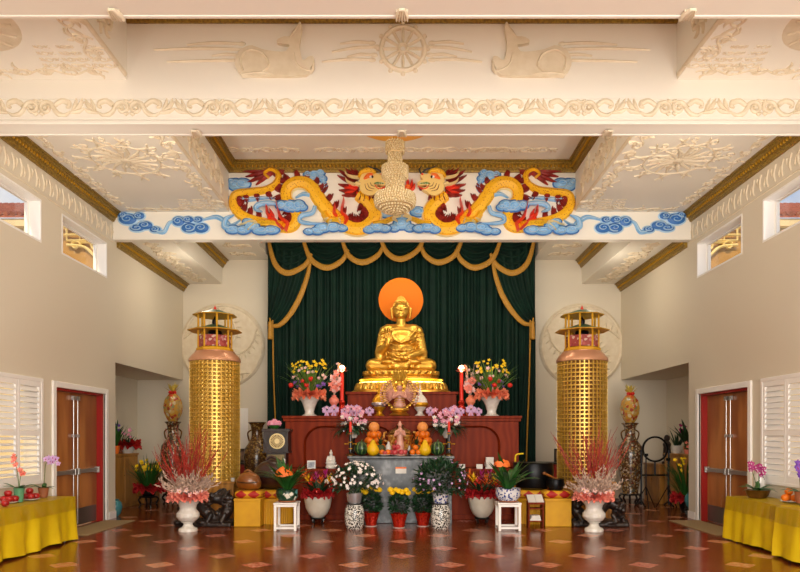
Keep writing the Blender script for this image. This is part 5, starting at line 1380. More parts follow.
# ---- cream round planters with red wrap
def planter(loc, label, seed):
    t_ = thing('potted_bromeliad', label, 'potted plant', loc, 0, 'cream planters beside the altar')
    r = random.Random(seed)
    mb = MB()
    for k in range(4):
        a = PI/4+k*PI/2; mb.tube([(.1*cos(a), .1*sin(a), .0), (.13*cos(a), .13*sin(a), .05), (.11*cos(a), .11*sin(a), .11)], .018, 6)
    mb.lathe([(.14, .08), (.15, .095), (.14, .11), (.1, .11), (.1, .08)], 20); mb.build('stand', M['black'], t_)
    mb = MB(); mb.lathe([(.1, .11), (.17, .17), (.225, .28), (.255, .42), (.26, .5), (.25, .5), (.24, .45), (0, .45)], 40); mb.build('planter', M['cream'], t_)
    ruffle('red_wrap', M['rednet'], t_, .56, .18, .3, .1, 15, 3, seed)
    mb = MB(); mb.lathe([(.12, .5), (.15, .55), (.13, .62), (.16, .66)], 20, wob=lambda a, z: 1+.08*sin(9*a)); mb.f = [f for f in mb.f if len(f) == 4]; mb.m = [0]*len(mb.f); mb.build('red_bow', M['redfoil'], t_)
    mb = MB()
    for i in range(34):
        a = r.uniform(0, 2*PI); mb.blade((.1*cos(a), .1*sin(a), .55), a, r.uniform(.25, .42), .024, r.uniform(.7, 1.4), r.uniform(.3, 1.2), 0, 5)
    mb.build('foliage', M['leafdark'], t_)
    for m, nm, spots in ((M['magenta'], 'magenta_bract', [(-.02, -.08, .78), (.13, 0, .8)]), (M['yellowflower'], 'yellow_bract', [(-.16, -.08, .74), (.2, -.08, .72)]), (M['orangeflower'], 'orange_bract', [(-.22, .0, .8), (.06, -.1, .72)]), (M['redflower'], 'red_bract', [(.24, -.05, .64), (-.1, -.12, .66)])):
        plant_flowers(t_, flower_mesh(nm, m, 'bract', .13), [(x, y, z, (x*.8, -.2, 1), r.uniform(.9, 1.2)) for x, y, z in spots])
planter(at(318, 12.1), 'cream round planter with red wrap and bright bromeliads, left of the marble table', 3)
planter(at(482, 12.1), 'cream round planter with red wrap and bright bromeliads, right of the marble table', 12)

# ---- black and white drum stools with flowering bushes
def stool(loc, label):
    mb = MB(); mb.lathe([(.13, 0), (.14, .015), (.165, .1), (.175, .21), (.165, .33), (.14, .41), (.13, .425), (0, .425)], 40)
    tag(mb.build('ceramic_stool', M['blackwhite'], smooth=40, loc=loc), label, 'stool', 'black and white ceramic stools')
S1 = at(354.5, 11.35); S2 = at(440.5, 11.35)
stool(S1, 'black and white ceramic drum stool under the white-flowered bush'); stool(S2, 'black and white ceramic drum stool under the dark green pink-flowered bush')
t_ = thing('flowering_bush', 'white-flowered bushy plant in a silver pot on a drum stool', 'potted plant', (S1[0], S1[1], .426))
mb = MB(); mb.lathe([(.13, 0), (.16, .01), (.17, .025), (0, .025)], 28); mb.build('saucer', M['black'], t_)
mb = MB(); mb.lathe([(.115, .025), (.13, .1), (.145, .2), (.135, .2), (.13, .17), (0, .17)], 28); mb.build('pot', M['silver'], t_)
mb = MB(); bush_leaves(mb, (0, 0, .42), (.42, .3, .27), 520, .09, .022, 5); r = random.Random(1)
for i in range(26):
    a = r.uniform(0, 2*PI); mb.tube([(.04*cos(a), .04*sin(a), .18), (.25*cos(a), .18*sin(a), .45)], .005, 4)
mb.build('foliage', M['leafdark'], t_)
plant_flowers(t_, flower_mesh('blossom', M['whiteflower'], 'five', .04, M['palepink']), surf_spots((0, 0, .42), (.46, .34, .3), 40, 4, -.4, True, (.7, 1.25))+surf_spots((0, 0, .42), (.42, .38, .27), 30, 14, -.5, True, (.7, 1.1), .88)+surf_spots((0, 0, .42), (.48, .36, .31), 29, 24, -.2, True, (.6, 1.1), 1.05))
t_ = thing('flowering_bush', 'large dark green bush with tiny pink blossoms in a pot on a drum stool', 'potted plant', (S2[0], S2[1], .426))
mb = MB(); mb.lathe([(.13, 0), (.15, .01), (.16, .025), (0, .025)], 28); mb.build('saucer', M['black'], t_)
mb = MB(); mb.lathe([(.11, .025), (.13, .1), (.14, .18), (.13, .18), (0, .15)], 28); mb.build('pot', M['bluewhite'], t_)
mb = MB(); bush_leaves(mb, (0, 0, .42), (.46, .36, .36), 900, .1, .024, 15); mb.build('foliage', M['leafdark'], t_)
plant_flowers(t_, flower_mesh('blossom', M['lilac'], 'five', .03), surf_spots((0, 0, .42), (.47, .37, .38), 34, 9, -.5, True, (.8, 1.2)))

# ---- chrysanthemums in red foil
def mums(loc, label, nf, seed, foil='redfoil'):
    t_ = thing('potted_chrysanthemum', label, 'potted plant', loc, 0, 'yellow chrysanthemums before the marble table')
    mb = MB(); mb.lathe([(.11, 0), (.115, .01), (.0, .012)], 24); mb.build('saucer', M['whitegloss'], t_)
    mb = MB(); mb.lathe([(.095, .012), (.11, .1), (.135, .2), (.155, .25), (.14, .25), (.11, .22), (0, .22)], 50, wob=lambda a, z: 1+.05*sin(11*a)*(z > .05)); mb.build('foil_wrap', M[foil], t_)
    mb = MB(); bush_leaves(mb, (0, 0, .41), (.17, .15, .21), 300, .08, .026, seed); mb.build('foliage', M['leafdark'], t_)
    r = random.Random(seed); sp_ = []
    for i in range(nf):
        a = PI*(i+.5)/nf; x = -.155*cos(a)+r.uniform(-.015, .015); sp_.append((x, -.1-.05*sin(a)+r.uniform(-.02, .04), .63+r.uniform(-.015, .05)*1, (x*1.5, -.7, 1), r.uniform(.9, 1.15)))
    plant_flowers(t_, flower_mesh('flower', M['yellowflower'], 'mum', .056), sp_)
mums(at(371, 11.7), 'yellow chrysanthemums in red foil, between white-flowered bush and marble table', 5, 3)
mums(at(399, 11.5), 'yellow chrysanthemums in red foil, centred before the marble table', 7, 5)
mums(at(423, 11.7), 'yellow chrysanthemums in red foil, half behind the dark green bush', 5, 7)

# ================================================================ ON THE MARBLE TABLE
ZT = ATOP+.0005
def on(px, d=12.25): return XA(px, d)
def fruit_proto(name, m, r_, kind='orange'):
    mb = MB()
    if kind == 'apple': mb.lathe([(0.001, -r_*.75), (r_*.4, -r_*.86), (r_*.8, -r_*.55), (r_, 0), (r_*.92, r_*.45), (r_*.55, r_*.8), (r_*.18, r_*.72), (.001, r_*.6)], 16)
    elif kind == 'pear': mb.lathe([(.001, -r_), (r_*.5, -r_*.93), (r_*.95, -r_*.45), (r_, 0), (r_*.8, r_*.5), (r_*.5, r_*.95), (r_*.32, r_*1.4), (r_*.18, r_*1.55), (.001, r_*1.6)], 18)
    else: mb.ell((0, 0, 0), (r_, r_, r_*.94), 18, 12)
    o = mb.build('skin' , m, smooth=180)
    t_ = bpy.data.objects.new(name, None); COL.objects.link(t_); o.parent = t_
    mb = MB(); mb.lathe([(r_*.1, 0), (r_*.09, r_*.08), (.001, r_*.1)], 6, (0, 0, r_*(.6 if kind == 'apple' else 1.58 if kind == 'pear' else .92))); mb.build('stem', M['stem'], t_)
    return t_
def place(proto, used, loc, label, cat, group, sc=1):
    if not used: proto.location = loc; proto['label'] = label; proto['category'] = cat; proto['group'] = group; used.append(1); proto.scale = (sc,)*3; return proto
    o = dup(proto, loc, rnd(0, 6), label, group, sc); o['category'] = cat; return o
P_or = fruit_proto('orange', M['orangefruit'], .074); U_or = []
P_ap = fruit_proto('apple', M['pinkapple'], .06, 'apple'); U_ap = []
P_so = fruit_proto('tangerine', M['orangefruit'], .055); U_so = []
P_po = fruit_proto('grapefruit', M['pomelo'], .11); U_po = []
P_pe = fruit_proto('pomelo', M['pear'], .115, 'pear'); U_pe = []
def plate(loc, r_, label, m='whitegloss', group='plates of fruit', h=.02, foot=0):
    mb = MB()
    if foot: mb.lathe([(r_*.45, 0), (r_*.4, .015), (r_*.15, foot*.3), (r_*.15, foot*.7), (r_*.5, foot*.9), (r_, foot), (r_, foot+.012), (0, foot+.006)], 30)
    else: mb.lathe([(r_*.6, 0), (r_*.7, .004), (r_, h), (r_*.97, h+.004), (r_*.65, .01), (0, .01)], 30)
    return tag(mb.build('plate' if not foot else 'fruit_stand', M[m], smooth=40, loc=loc), label, 'plate', group)
for px, sd in ((374, 'left'), (422.5, 'right')):
    x0, y0 = on(px, 12.38), 12.38
    plate((x0, y0, ZT), .2, 'footed dish under the tall orange pyramid on the %s half of the marble table' % sd, 'whitegloss', 'footed fruit dishes', foot=.08)
    z = ZT+.088+.074; lay = 'bottom'
    for i in range(7):
        a = i*PI/3; q = 0 if i == 6 else .15; place(P_or, U_or, (x0+q*cos(a), y0+q*sin(a), z), 'orange at the %s of the bottom layer, %s fruit pyramid on the marble table' % (side_word(q*cos(a), q*sin(a)), sd), 'orange', 'oranges in the %s fruit pyramid' % sd)
    for i in range(5):
        a = i*2*PI/5+.3; q = .122; place(P_or, U_or, (x0+q*cos(a), y0+q*sin(a), z+.118), 'orange at the %s of the second layer, %s fruit pyramid on the marble table' % (side_word(q*cos(a), q*sin(a)), sd), 'orange', 'oranges in the %s fruit pyramid' % sd, .97)
    for i in range(3):
        a = i*2*PI/3-PI/2; q = .083; place(P_or, U_or, (x0+q*cos(a), y0+q*sin(a), z+.235), 'orange at the %s of the third layer, %s fruit pyramid on the marble table' % (side_word(q*cos(a), q*sin(a)), sd), 'orange', 'oranges in the %s fruit pyramid' % sd, .97)
    place(P_po, U_po, (x0, y0, z+.375), 'pale orange grapefruit crowning the fruit pyramid on the %s half of the table' % sd, 'grapefruit', 'grapefruits on the pyramids', .96)
for px, sd, d in ((373, 'left', 12.1), (425, 'right', 12.1)):
    place(P_pe, U_pe, (on(px, d), d, ZT+.115), 'yellow pear-shaped pomelo in front of the %s orange pyramid' % sd, 'pomelo', 'yellow pomelos on the marble table')
for px, sd in ((361.5, 'left'), (437.5, 'right')):
    d = 12.28
    t_ = thing('watermelon', 'dark striped round watermelon near the %s candlestick on the marble table' % sd, 'watermelon', (on(px, d), d, ZT+.135), .6, 'watermelons on the marble table')
    mb = MB(); mb.ell((0, 0, 0), (.142, .142, .133), 28, 20); mb.build('rind', M['melon'], t_, smooth=180)
    mb = MB(); mb.tube([(0, 0, .13), (.01, .01, .155), (.03, .01, .16)], .008, 6); mb.build('stem', M['stem'], t_)
for px, sd in ((380.5, 'left'), (416.5, 'right')):
    d = 12.2
    t_ = thing('pineapple', 'green pineapple standing beside the %s orange pyramid' % sd, 'pineapple', (on(px, d), d, ZT), 0, 'pineapples on the marble table')
    mb = MB(); mb.lathe([(.04, 0), (.07, .02), (.082, .09), (.078, .16), (.055, .2), (.001, .21)], 20)
    for j in range(7):
        for i in range(11):
            a = 2*PI*(i+.5*(j % 2))/11; rr = (.07, .08, .084, .084, .08, .072, .06)[j]; mb.ell((rr*cos(a), rr*sin(a), .025+j*.026), (.016, .016, .014), 5, 4)
    mb.build('fruit', M['pineapple'], t_)
    mb = MB()
    for i in range(26):
        a = i*2.4; mb.blade((0, 0, .2), a, .1+.004*i, .012, .6+.035*i, .7, 0, 4)
    mb.build('crown_leaves', M['leafdark'], t_)
for px, sd, n in ((385, 'left', 2), (415.5, 'right', 4)):
    d = 12.13; x0 = on(px, d)
    plate((x0, d, ZT), .12, 'small white plate of tangerines, on the %s of the red apple pile' % sd)
    sp_ = [(-.055, 0, 0), (.055, 0, 0)] if n == 2 else [(-.057, -.03, 0), (.057, -.03, 0), (0, .062, 0), (0, .0, .086)]
    for x, y, z in sp_:
        nm = 'tangerine at the %s of the small plate left of the red apples' % side_word(x, y) if n == 2 else ('tangerine on top of the small heap right of the red apples' if z else 'tangerine low at the %s of the small heap right of the red apples' % side_word(x, y))
        place(P_so, U_so, (x0+x, d+y, ZT+.012+.055+z), nm, 'tangerine', 'tangerines %s of the apples' % sd)
    if n == 2: place(P_ap, U_ap, (x0-.0, d-.075+.0, ZT+.012+.045), 'small red apple on the tangerine plate left of the apple pile', 'apple', 'lone apple', .7)
d = 12.15; x0 = on(398, d); plate((x0, d, ZT), .15, 'white plate under the pile of red apples, centre of the marble table')
z = ZT+.012+.054
for i in range(7):
    a = i*PI/3; q = 0 if i == 6 else .118; place(P_ap, U_ap, (x0+q*cos(a), d+q*sin(a), z), 'red apple at the %s of the central apple pile\'s bottom layer' % side_word(q*cos(a), q*sin(a)), 'apple', 'apples in the central pile')
for i in range(3):
    a = i*2*PI/3+PI/6; place(P_ap, U_ap, (x0+.068*cos(a), d+.068*sin(a), z+.095), 'red apple at the %s of the central apple pile\'s second layer' % side_word(cos(a), sin(a)), 'apple', 'apples in the central pile')
place(P_ap, U_ap, (x0, d, z+.185), 'red apple on the very top of the central apple pile', 'apple', 'apples in the central pile')
for px, sd in ((388.5, 'left'), (407.5, 'right')):
    d = 12.32
    t_ = thing('offering_bottle', 'small white and black figure-shaped bottle just %s of the apple pile' % sd, 'figurine', (on(px, d), d, ZT), 0, 'small bottles by the apples')
    mb = MB(); mb.lathe([(.05, 0), (.055, .03), (.04, .07), (.035, .08)], 16); mb.build('base', M['black'], t_)
    mb = MB(); mb.lathe([(.035, .08), (.06, .11), (.055, .18), (.025, .22), (.022, .25), (.03, .26), (.001, .27)], 16); mb.build('body', M['whitegloss'], t_)
for px, sd in ((350.5, 'left'), (449, 'right')):
    d = 12.2
    t_ = thing('candlestick', 'tall black and gold candlestick at the %s end of the marble table' % sd, 'candlestick', (on(px, d), d, ZT), 0, 'black candlesticks on the marble table')
    mb = MB(); mb.lathe([(.09, 0), (.09, .015), (.06, .03), (.03, .05), (.001, .05)], 20); mb.build('foot', M['brass'], t_)
    mb = MB(); mb.lathe([(.028, .05), (.035, .1), (.025, .14), (.035, .2), (.025, .26), (.03, .32), (.024, .38), (.032, .42), (.03, .44), (.001, .44)], 16); mb.build('stem', M['black'], t_)
    for z in (.12, .24, .4):
        mb = MB(); mb.lathe([(.033, z), (.042, z+.01), (.033, z+.02)], 16); mb.build('gold_ring', M['goldflat'], t_)
    mb = MB(); mb.tube([(-.1, 0, .22), (.1, 0, .22)], .008, 6); mb.ell((-.1, 0, .22), .016, 8, 6); mb.ell((.1, 0, .22), .016, 8, 6); mb.build('crossbar', M['goldflat'], t_)
    mb = MB(); mb.lathe([(.024, .44), (.026, .46), (.024, .62), (.015, .635), (.001, .637)], 14); mb.tube([(0, 0, .635), (0, 0, .66)], .003, 5); mb.build('candle', M['candle'], t_)
# incense burner on the table, thousand-armed statue behind it
d = 12.42
t_ = thing('incense_burner', 'carved gold and red incense burner at the back of the marble table', 'incense burner', (on(400, d), d, ZT))
mb = MB(); mb.lathe([(.2, .0), (.21, .03), (.19, .06), (.22, .12), (.23, .3), (.24, .34), (.26, .36), (.26, .39), (.2, .4), (.001, .41)], 32); mb.build('pot', M['burner'], t_)
mb = MB(); mb.lathe([(.22, .395), (.24, .42), (.2, .47), (.1, .52), (.06, .54), (.08, .57), (.001, .62)], 28); mb.build('lid', M['brass'], t_)
fg = MB(); fg.lathe([(.09, 0), (.1, .02), (.06, .05), (.08, .1), (.085, .12), (.04, .13)], 18, (0, -.3, 0)); fg.lathe([(.07, .12), (.075, .2), (.055, .32), (.06, .4), (.07, .46), (.045, .5), (.025, .53)], 16, (0, -.3, 0)); fg.ell((0, -.3, .575), (.042, .045, .052), 12, 8); fg.ell((0, -.29, .63), (.02, .02, .025), 8, 6)
for s in (-1, 1): fg.cap((s*.065, -.3, .46), (s*.095, -.33, .38), .024, .02, 8); fg.cap((s*.095, -.33, .38), (s*.02, -.38, .42), .02, .016, 8)
fg.build('child_figure', M['pinkfig'], t_)
for s in (-1, 1):
    mb = MB(); mb.tube(cr([(s*.22, 0, .25), (s*.3, 0, .3), (s*.3, 0, .42), (s*.25, 0, .44)], 4), .022, 8); mb.build('handle', M['burner'], t_)
d = 13.2
t_ = thing('many_armed_statue', 'pink and gold many-armed standing statue with fans of arms, at the altar\'s middle', 'statue', (XA(399.5, d), d, ht+.001))
mb = MB(); mb.lathe([(.2, 0), (.22, .03), (.16, .06), (.14, .09), (.2, .12), (.19, .16), (.1, .17)], 28); mb.build('base', M['gold'], t_)
mb = MB(); mb.lathe([(.1, .16), (.13, .22), (.1, .3), (.09, .36), (.11, .42), (.1, .48), (.05, .51), (.04, .53)], 20, sy=.75); mb.ell((0, -.01, .58), (.06, .06, .075), 14, 10); 
for s in (-1, 1): mb.cap((s*.1, 0, .47), (s*.12, -.07, .38), .035, .03, 8); mb.cap((s*.12, -.07, .38), (s*.02, -.12, .42), .03, .022, 8)
mb.build('body', M['pinkfig'], t_, smooth=180)
mb = MB()
for k in range(5): mb.tube([(s_*.11, -.06, .2+.04*k) for s_ in (-1, -.5, 0, .5, 1)], .012, 5)
mb.lathe([(.075, .62), (.08, .66), (.05, .72), (.06, .74), (.04, .8), (.03, .85), (.001, .92)], 14); mb.build('crown', M['goldbead'], t_)
for s in (-1, 1):
    for k in range(12):
        a = -.8+k*.175; mb = MB()
        p0 = Vector((s*.08, .03, .44)); p1 = p0+Vector((s*cos(a)*.14, .02, sin(a)*.14)); p2 = p0+Vector((s*cos(a+.06)*.27, -.0, sin(a+.06)*.27))
        mb.tube([p0, p1, p2], [.014, .012, .008], 6); mb.ell(p2+Vector((s*cos(a)*.035, -.01, sin(a)*.035)), (.021, .014, .021), 6, 5); mb.build('arm', M['pinkfig'], t_)
mb = MB()
mb.lathe([(.3, -.012), (.32, 0), (.3, .012), (.28, 0), (.3, -.012)], 40, M=Matrix.Translation((0, .05, .46)) @ Matrix.Rotation(PI/2, 4, 'X'))
for k in range(30):
    a = k*2*PI/30; mb.ell((.315*cos(a), .05, .46+.315*sin(a)), (.028, .012, .028), 6, 5)
for k in range(17):
    a = PI*.05+k*PI*.9/16; mb.tube([(.14*cos(a), .06, .62+.1*sin(a)), (.2*cos(a), .06, .64+.24*sin(a))], [.022, .01], 5)
mb.build('halo_ring', M['goldbead'], t_)
mb = MB()
for k in range(9):
    a = PI*.12+k*PI*.76/8; mb.tube([(.1*cos(a), .0, .68+.05*sin(a)), (.16*cos(a), -.02, .72+.2*sin(a)), (.15*cos(a+.12), -.02, .74+.27*sin(a))], [.02, .018, .004], 6)
mb.build('flame_crest', M['goldbead'], t_)
# stupas
for px, sd, m, tx in ((379.5, -1, ('goldflat', 'silver'), 'small golden stupa-shaped reliquary left of the many-armed statue'), (420, 1, ('whitegloss', 'goldflat'), 'small white stupa-shaped reliquary right of the many-armed statue')):
    d = 13.45
    t_ = thing('stupa', tx, 'reliquary', (XA(px, d), d, ht+.001))
    mb = MB(); mb.lathe([(.1, 0), (.11, .02), (.06, .06), (.055, .1), (.1, .15), (.13, .19), (.12, .2)], 24); mb.build('foot', M[m[0]], t_)
    mb = MB(); mb.lathe([(.12, .2), (.17, .24), (.175, .27), (.15, .3)], 24); mb.build('band', M[m[1]], t_)
    mb = MB(); mb.lathe([(.16, .29), (.14, .36), (.08, .44), (.045, .46), (.05, .49), (.03, .53), (.012, .58), (.005, .72), (.001, .74)], 24); mb.build('dome', M[m[0]], t_)

# ================================================================ ON THE WOODEN ALTAR
ZH = ht+.001
def altar_bouquet(px, label, seed, fl):
    d = 13.3
    t_ = thing('flower_urn', label, 'flower vase', (XA(px, d), d, ZH), 0, 'white flower urns on the altar')
    r = random.Random(seed)
    mb = MB(); mb.lathe([(.15, 0), (.155, .02), (.1, .05), (.09, .1), (.12, .2), (.16, .3), (.22, .37), (.23, .4), (.19, .4), (.001, .36)], 32, wob=lambda a, z: 1+.02*sin(14*a)*(z > .1)); mb.build('urn', M['whitegloss'], t_)
    ruffle('fabric_ruffle', M['coralo'], t_, .45, .15, .34, .12, 13, 4, seed)
    mb = MB()
    for i in range(130):
        a = r.uniform(0, 2*PI); mb.blade((.06*cos(a), .06*sin(a), .42), a, r.uniform(.4, .85), .014, r.uniform(.75, 1.5), r.uniform(.1, .9), 0, 5)
    mb.build('foliage', M['leaflight'], t_)
    mb = MB()
    for i in range(26):
        a = r.uniform(0, 2*PI); mb.blade((.08*cos(a), .08*sin(a), .45), a, r.uniform(.2, .32), .016, r.uniform(.9, 1.4), .3, 0, 4)
    mb.build('white_leaves', M['palepink'], t_)
    def sp(n, rr, z0, z1, s=(.8, 1.2)):
        out = []
        for i in range(n):
            a = PI+PI*(i+r.random())/n; q = rr*r.uniform(.75, 1.1); out.append((q*cos(a), q*sin(a)*.6, r.uniform(z0, z1), (cos(a)*.6, -.8, .5), r.uniform(*s)))
        return out
    plant_flowers(t_, flower_mesh('yellow_flower', M['yellowflower'], 'five', .042), sp(32, .34, .88, 1.14))
    plant_flowers(t_, flower_mesh('pink_flower', M['palepink'], 'five', .05), sp(12, .32, .75, .98))
    plant_flowers(t_, flower_mesh('purple_flower', M['purple'], 'orchid', .055), sp(8, .3, .6, .72))
    plant_flowers(t_, flower_mesh('red_pompom', M['redflower'], 'ball', .045), [(-.34*fl, -.22, .62, (0, -1, 0), 1.1), (-.02*fl, -.3, .62, (0, -1, 0), 1.1), (.07*fl, -.3, .74, (0, -1, 0), 1.1), (-.1*fl, -.3, .7, (0, -1, 0), .9)])
altar_bouquet(309.5, 'tall mixed bouquet with red pompoms in a white urn, left end of the wooden altar', 5, 1)
altar_bouquet(491.5, 'tall mixed bouquet with red pompoms in a white urn, right end of the wooden altar', 14, -1)
for px, sd, sg in ((342, 'left', -1), (461.5, 'right', 1)):
    d = 13.5
    t_ = thing('lotus_candle', 'tall red candle topped by a glowing lotus lamp, %s of the golden statue' % sd, 'candle lamp', (XA(px, d), d, ZH), 0, 'lotus candles on the altar')
    mb = MB(); mb.lathe([(.09, 0), (.1, .02), (.07, .06), (.09, .12), (.085, .2), (.05, .24), (.07, .3), (.05, .34)], 20); mb.build('holder', M['redfoil'], t_)
    mb = MB(); mb.lathe([(.038, .34), (.038, .9), (.03, .92)], 16); mb.build('candle', M['candle'], t_)
    mb = MB()
    for j, (n_, e, L) in enumerate(((9, .25, .11), (8, .75, .1))):
        for i in range(n_):
            a = 2*PI*i/n_+j*.3; dd = Vector((cos(a)*cos(e), sin(a)*cos(e), sin(e))); mb.leaf(Vector((0, 0, .93))+dd*.03, dd, (0, 0, 1), L, .035)
    mb.build('lotus_petals', M['salmon'], t_)
    mb = MB(); mb.ell((0, 0, 1.0), (.06, .06, .07), 12, 8); mb.build('bulb', M['glow'], t_)
    lp = bpy.data.lights.new('lotus_bulb', 'POINT'); lp.energy = 6; lp.color = c('#ffc080')[:3]; lp.shadow_soft_size = .06
    lo = bpy.data.objects.new('lotus_bulb_light', lp); COL.objects.link(lo); lo.location = (XA(px, d), d-.12, ZH+1.02)
    # blossom branch beside the candle
    d = 13.42; px2 = px+(-8 if sg < 0 else 9)
    t_ = thing('blossom_branch', 'pink and cream blossom branches in a red vase beside the %s lotus candle' % sd, 'flower vase', (XA(px2, d), d, ZH), 0, 'blossom vases by the lotus candles')
    mb = MB(); mb.lathe([(.07, 0), (.1, .05), (.11, .12), (.06, .2), (.05, .23), (.1, .3), (.1, .36), (.04, .42), (.05, .44)], 20); mb.build('vase', M['salmon'] if sg < 0 else M['coralo'], t_)
    r = random.Random(9 if sg < 0 else 10); sp1 = []; sp2 = []; mb = MB()
    for i in range(12):
        x = r.uniform(-.12, .14)*1; top = r.uniform(.75, 1.12); mb.tube([(0, 0, .4), (x*.6, r.uniform(-.05, .05), top*.7), (x, 0, top)], [.008, .004], 5)
        for k in range(5):
            z = r.uniform(.5, top); (sp1 if (i+k) % 2 else sp2).append((x*z/top+r.uniform(-.05, .05), -.06+r.uniform(-.04, .03), z, (r.uniform(-.5, .5), -1, .3), r.uniform(.7, 1.2)))
    mb.build('branches', M['pampas'], t_)
    plant_flowers(t_, flower_mesh('pink_blossom', M['salmon'], 'five', .06), sp1[:22]); plant_flowers(t_, flower_mesh('cream_blossom', M['palepink'], 'five', .045), sp2[:22])
# small ribbon-tied pots along the altar's front edge
k = 0
P_ri = thing('ribbon_flower_pot', 'x', 'potted flower', (0, 0, 0), 0, 'pink orchid pots along the altar edge')
mb = MB(); mb.lathe([(.05, 0), (.065, .08), (.07, .1), (.001, .09)], 16); mb.build('pot', M['pinkflower'], P_ri)
mb = MB()
for a in range(8): mb.blade((0, 0, .09), a*.8, .16, .018, 1.0, .8, 0, 4)
mb.build('leaves', M['leaflight'], P_ri)
mb = MB()
for s in (-1, 1):
    mb.lathe([(.002, 0), (.055, .05), (.06, .1), (.03, .13)], 10, M=Matrix.Translation((0, -.06, .12)) @ Matrix.Rotation(s*1.3, 4, 'Y'), sy=.4)
    mb.add([(0, -.07, .12), (s*.03, -.075, .115), (s*.07, -.08, .0), (s*.03, -.08, .01)], [(0, 1, 2, 3)])
mb.build('ribbon_bow', M['lilac'], P_ri, smooth=60)
plant_flowers(P_ri, flower_mesh('flower', M['lilac'], 'orchid', .065, M['yellowflower']), [(x, -.05, z, (x, -1, .3), 1) for x, z in ((-.08, .2), (0, .24), (.08, .19), (-.03, .15), (.05, .14))])
spots = [327, 334.5, 344, 352, 357, 446, 453.5, 461, 471, 478]
ords = ['left of the statue, outermost', 'left of the statue, second from outside', 'left of the statue, third from outside', 'left of the statue, fourth from outside', 'left of the statue, innermost', 'right of the statue, innermost', 'right of the statue, second from inside', 'right of the statue, third from inside', 'right of the statue, fourth from inside', 'right of the statue, outermost']
for px, od in zip(spots, ords):
    lab = 'lilac ribbon-tied orchid pot on the altar edge, '+od; loc = (XA(px, 13.12), 13.12, ZH)
    if k == 0: P_ri.location = loc; P_ri.scale = (.72,)*3; P_ri['label'] = lab; k = 1
    else: dup(P_ri, loc, rnd(-.5, .5), lab, sc=rnd(.58, .8))
for px, tx in ((369.5, 'small pink ribbon-tied pot just left of the golden stupa'), (430, 'small pink ribbon-tied pot just right of the white stupa')):
    dup(P_ri, (XA(px, 13.4), 13.4, ZH), .1, tx, 'pink pots beside the stupas', .7)
# trailing silvery orchids behind the candlesticks
for px, sd, sg in ((353.5, 'left', -1), (447, 'right', 1)):
    d = 12.72
    t_ = thing('orchid_arrangement', 'pink and white orchid arrangement with trailing leaves on a stand behind the %s candlestick' % sd, 'flower arrangement', (XA(px, d), d, .981), 0, 'orchid arrangements behind the candlesticks')
    r = random.Random(21+sg)
    mb = MB(); mb.lathe([(.12, 0), (.12, .02), (.03, .05), (.025, .55), (.05, .62), (.001, .62)], 18); mb.build('stand', M['black'], t_)
    mb = MB(); mb.lathe([(.06, .6), (.1, .68), (.13, .78), (.12, .8), (.001, .78)], 20); mb.build('pot', M['whitegloss'], t_)
    mb = MB()
    for i in range(64):
        a = r.uniform(-PI*1.05, PI*.05); mb.blade((.07*cos(a), .04*sin(a)-.05, .78), a, r.uniform(.3, .5)*(.6+.4*abs(cos(a))), .026, r.uniform(-.1, .9), r.uniform(1.0, 1.8), 0, 5)
    mb.build('foliage', M['leafdark'], t_)
    mb = MB(); bush_leaves(mb, (0, -.08, .85), (.3, .16, .16), 150, .05, .014, 7+sg); mb.build('silver_leaves', M['silver'], t_)
    plant_flowers(t_, flower_mesh('pink_orchid', M['pinkflower'], 'orchid', .055, M['whiteflower']), [(r.uniform(-.24, .24), -.16+r.uniform(-.05, .05), r.uniform(.88, 1.2), (r.uniform(-.5, .5), -1, .2), r.uniform(.8, 1.2)) for i in range(24)])
    plant_flowers(t_, flower_mesh('white_orchid', M['whiteflower'], 'orchid', .05, M['yellowflower']), [(r.uniform(-.26, .26), -.17+r.uniform(-.05, .05), r.uniform(.78, 1.05), (r.uniform(-.5, .5), -1, .2), r.uniform(.8, 1.1)) for i in range(14)])
# lower step: white figurine, small box, books, cards
ZS = .981
t_ = thing('white_figurine', 'small white seated figurine on the altar step, before the left arched panel', 'figurine', at(331, 12.68, ZS))
mb = MB(); mb.lathe([(.09, 0), (.11, .03), (.1, .07), (.06, .1)], 20, sy=.8); mb.ell((0, 0, .11), (.11, .09, .05), 14, 8); mb.cap((0, .01, .12), (0, .01, .22), .07, .05, 12); mb.ell((0, 0, .3), (.035, .038, .045), 12, 8); mb.ell((0, .01, .345), (.02, .02, .03), 8, 6)
for s in (-1, 1): mb.cap((s*.055, 0, .23), (s*.075, -.03, .16), .022, .02, 8); mb.cap((s*.075, -.03, .16), (0, -.075, .14), .02, .016, 8)
mb.build('figure', M['whitegloss'], t_, smooth=180, remesh=.008, sm=1)
mb = MB(); mb.box((-.08, -.03, 0), (.08, .03, .16)); t_ = thing('photo_block', 'small white framed picture block on the altar step, left of the white figurine', 'picture', at(311.5, 12.68, ZS)); mb.build('frame', M['white'], t_, smooth=0, bevel=.004)
mb = MB(); mb.box((-.065, -.034, .02), (.065, -.03, .14)); mb.build('picture', mat('grey_blue_print', '#7f8794', .4, noise=('#c9ccd2', 14)), t_, smooth=0)
P_bk = None
for k in range(5):
    mb = MB(); mb.cbox((rnd(-.006, .006), 0, .022), (.15, .2, .042), 0, rnd(-.12, .12)); 
    tag(mb.build('book', M['paper'], smooth=0, bevel=.003, loc=(XA(489.5, 12.72), 12.72, ZS+.001+.0445*k)), 'pale book in the altar step\'s stack right of the marble table, %s' % ('lowest', 'second from bottom', 'middle one', 'second from top', 'topmost')[k], 'book', 'books stacked on the altar step')
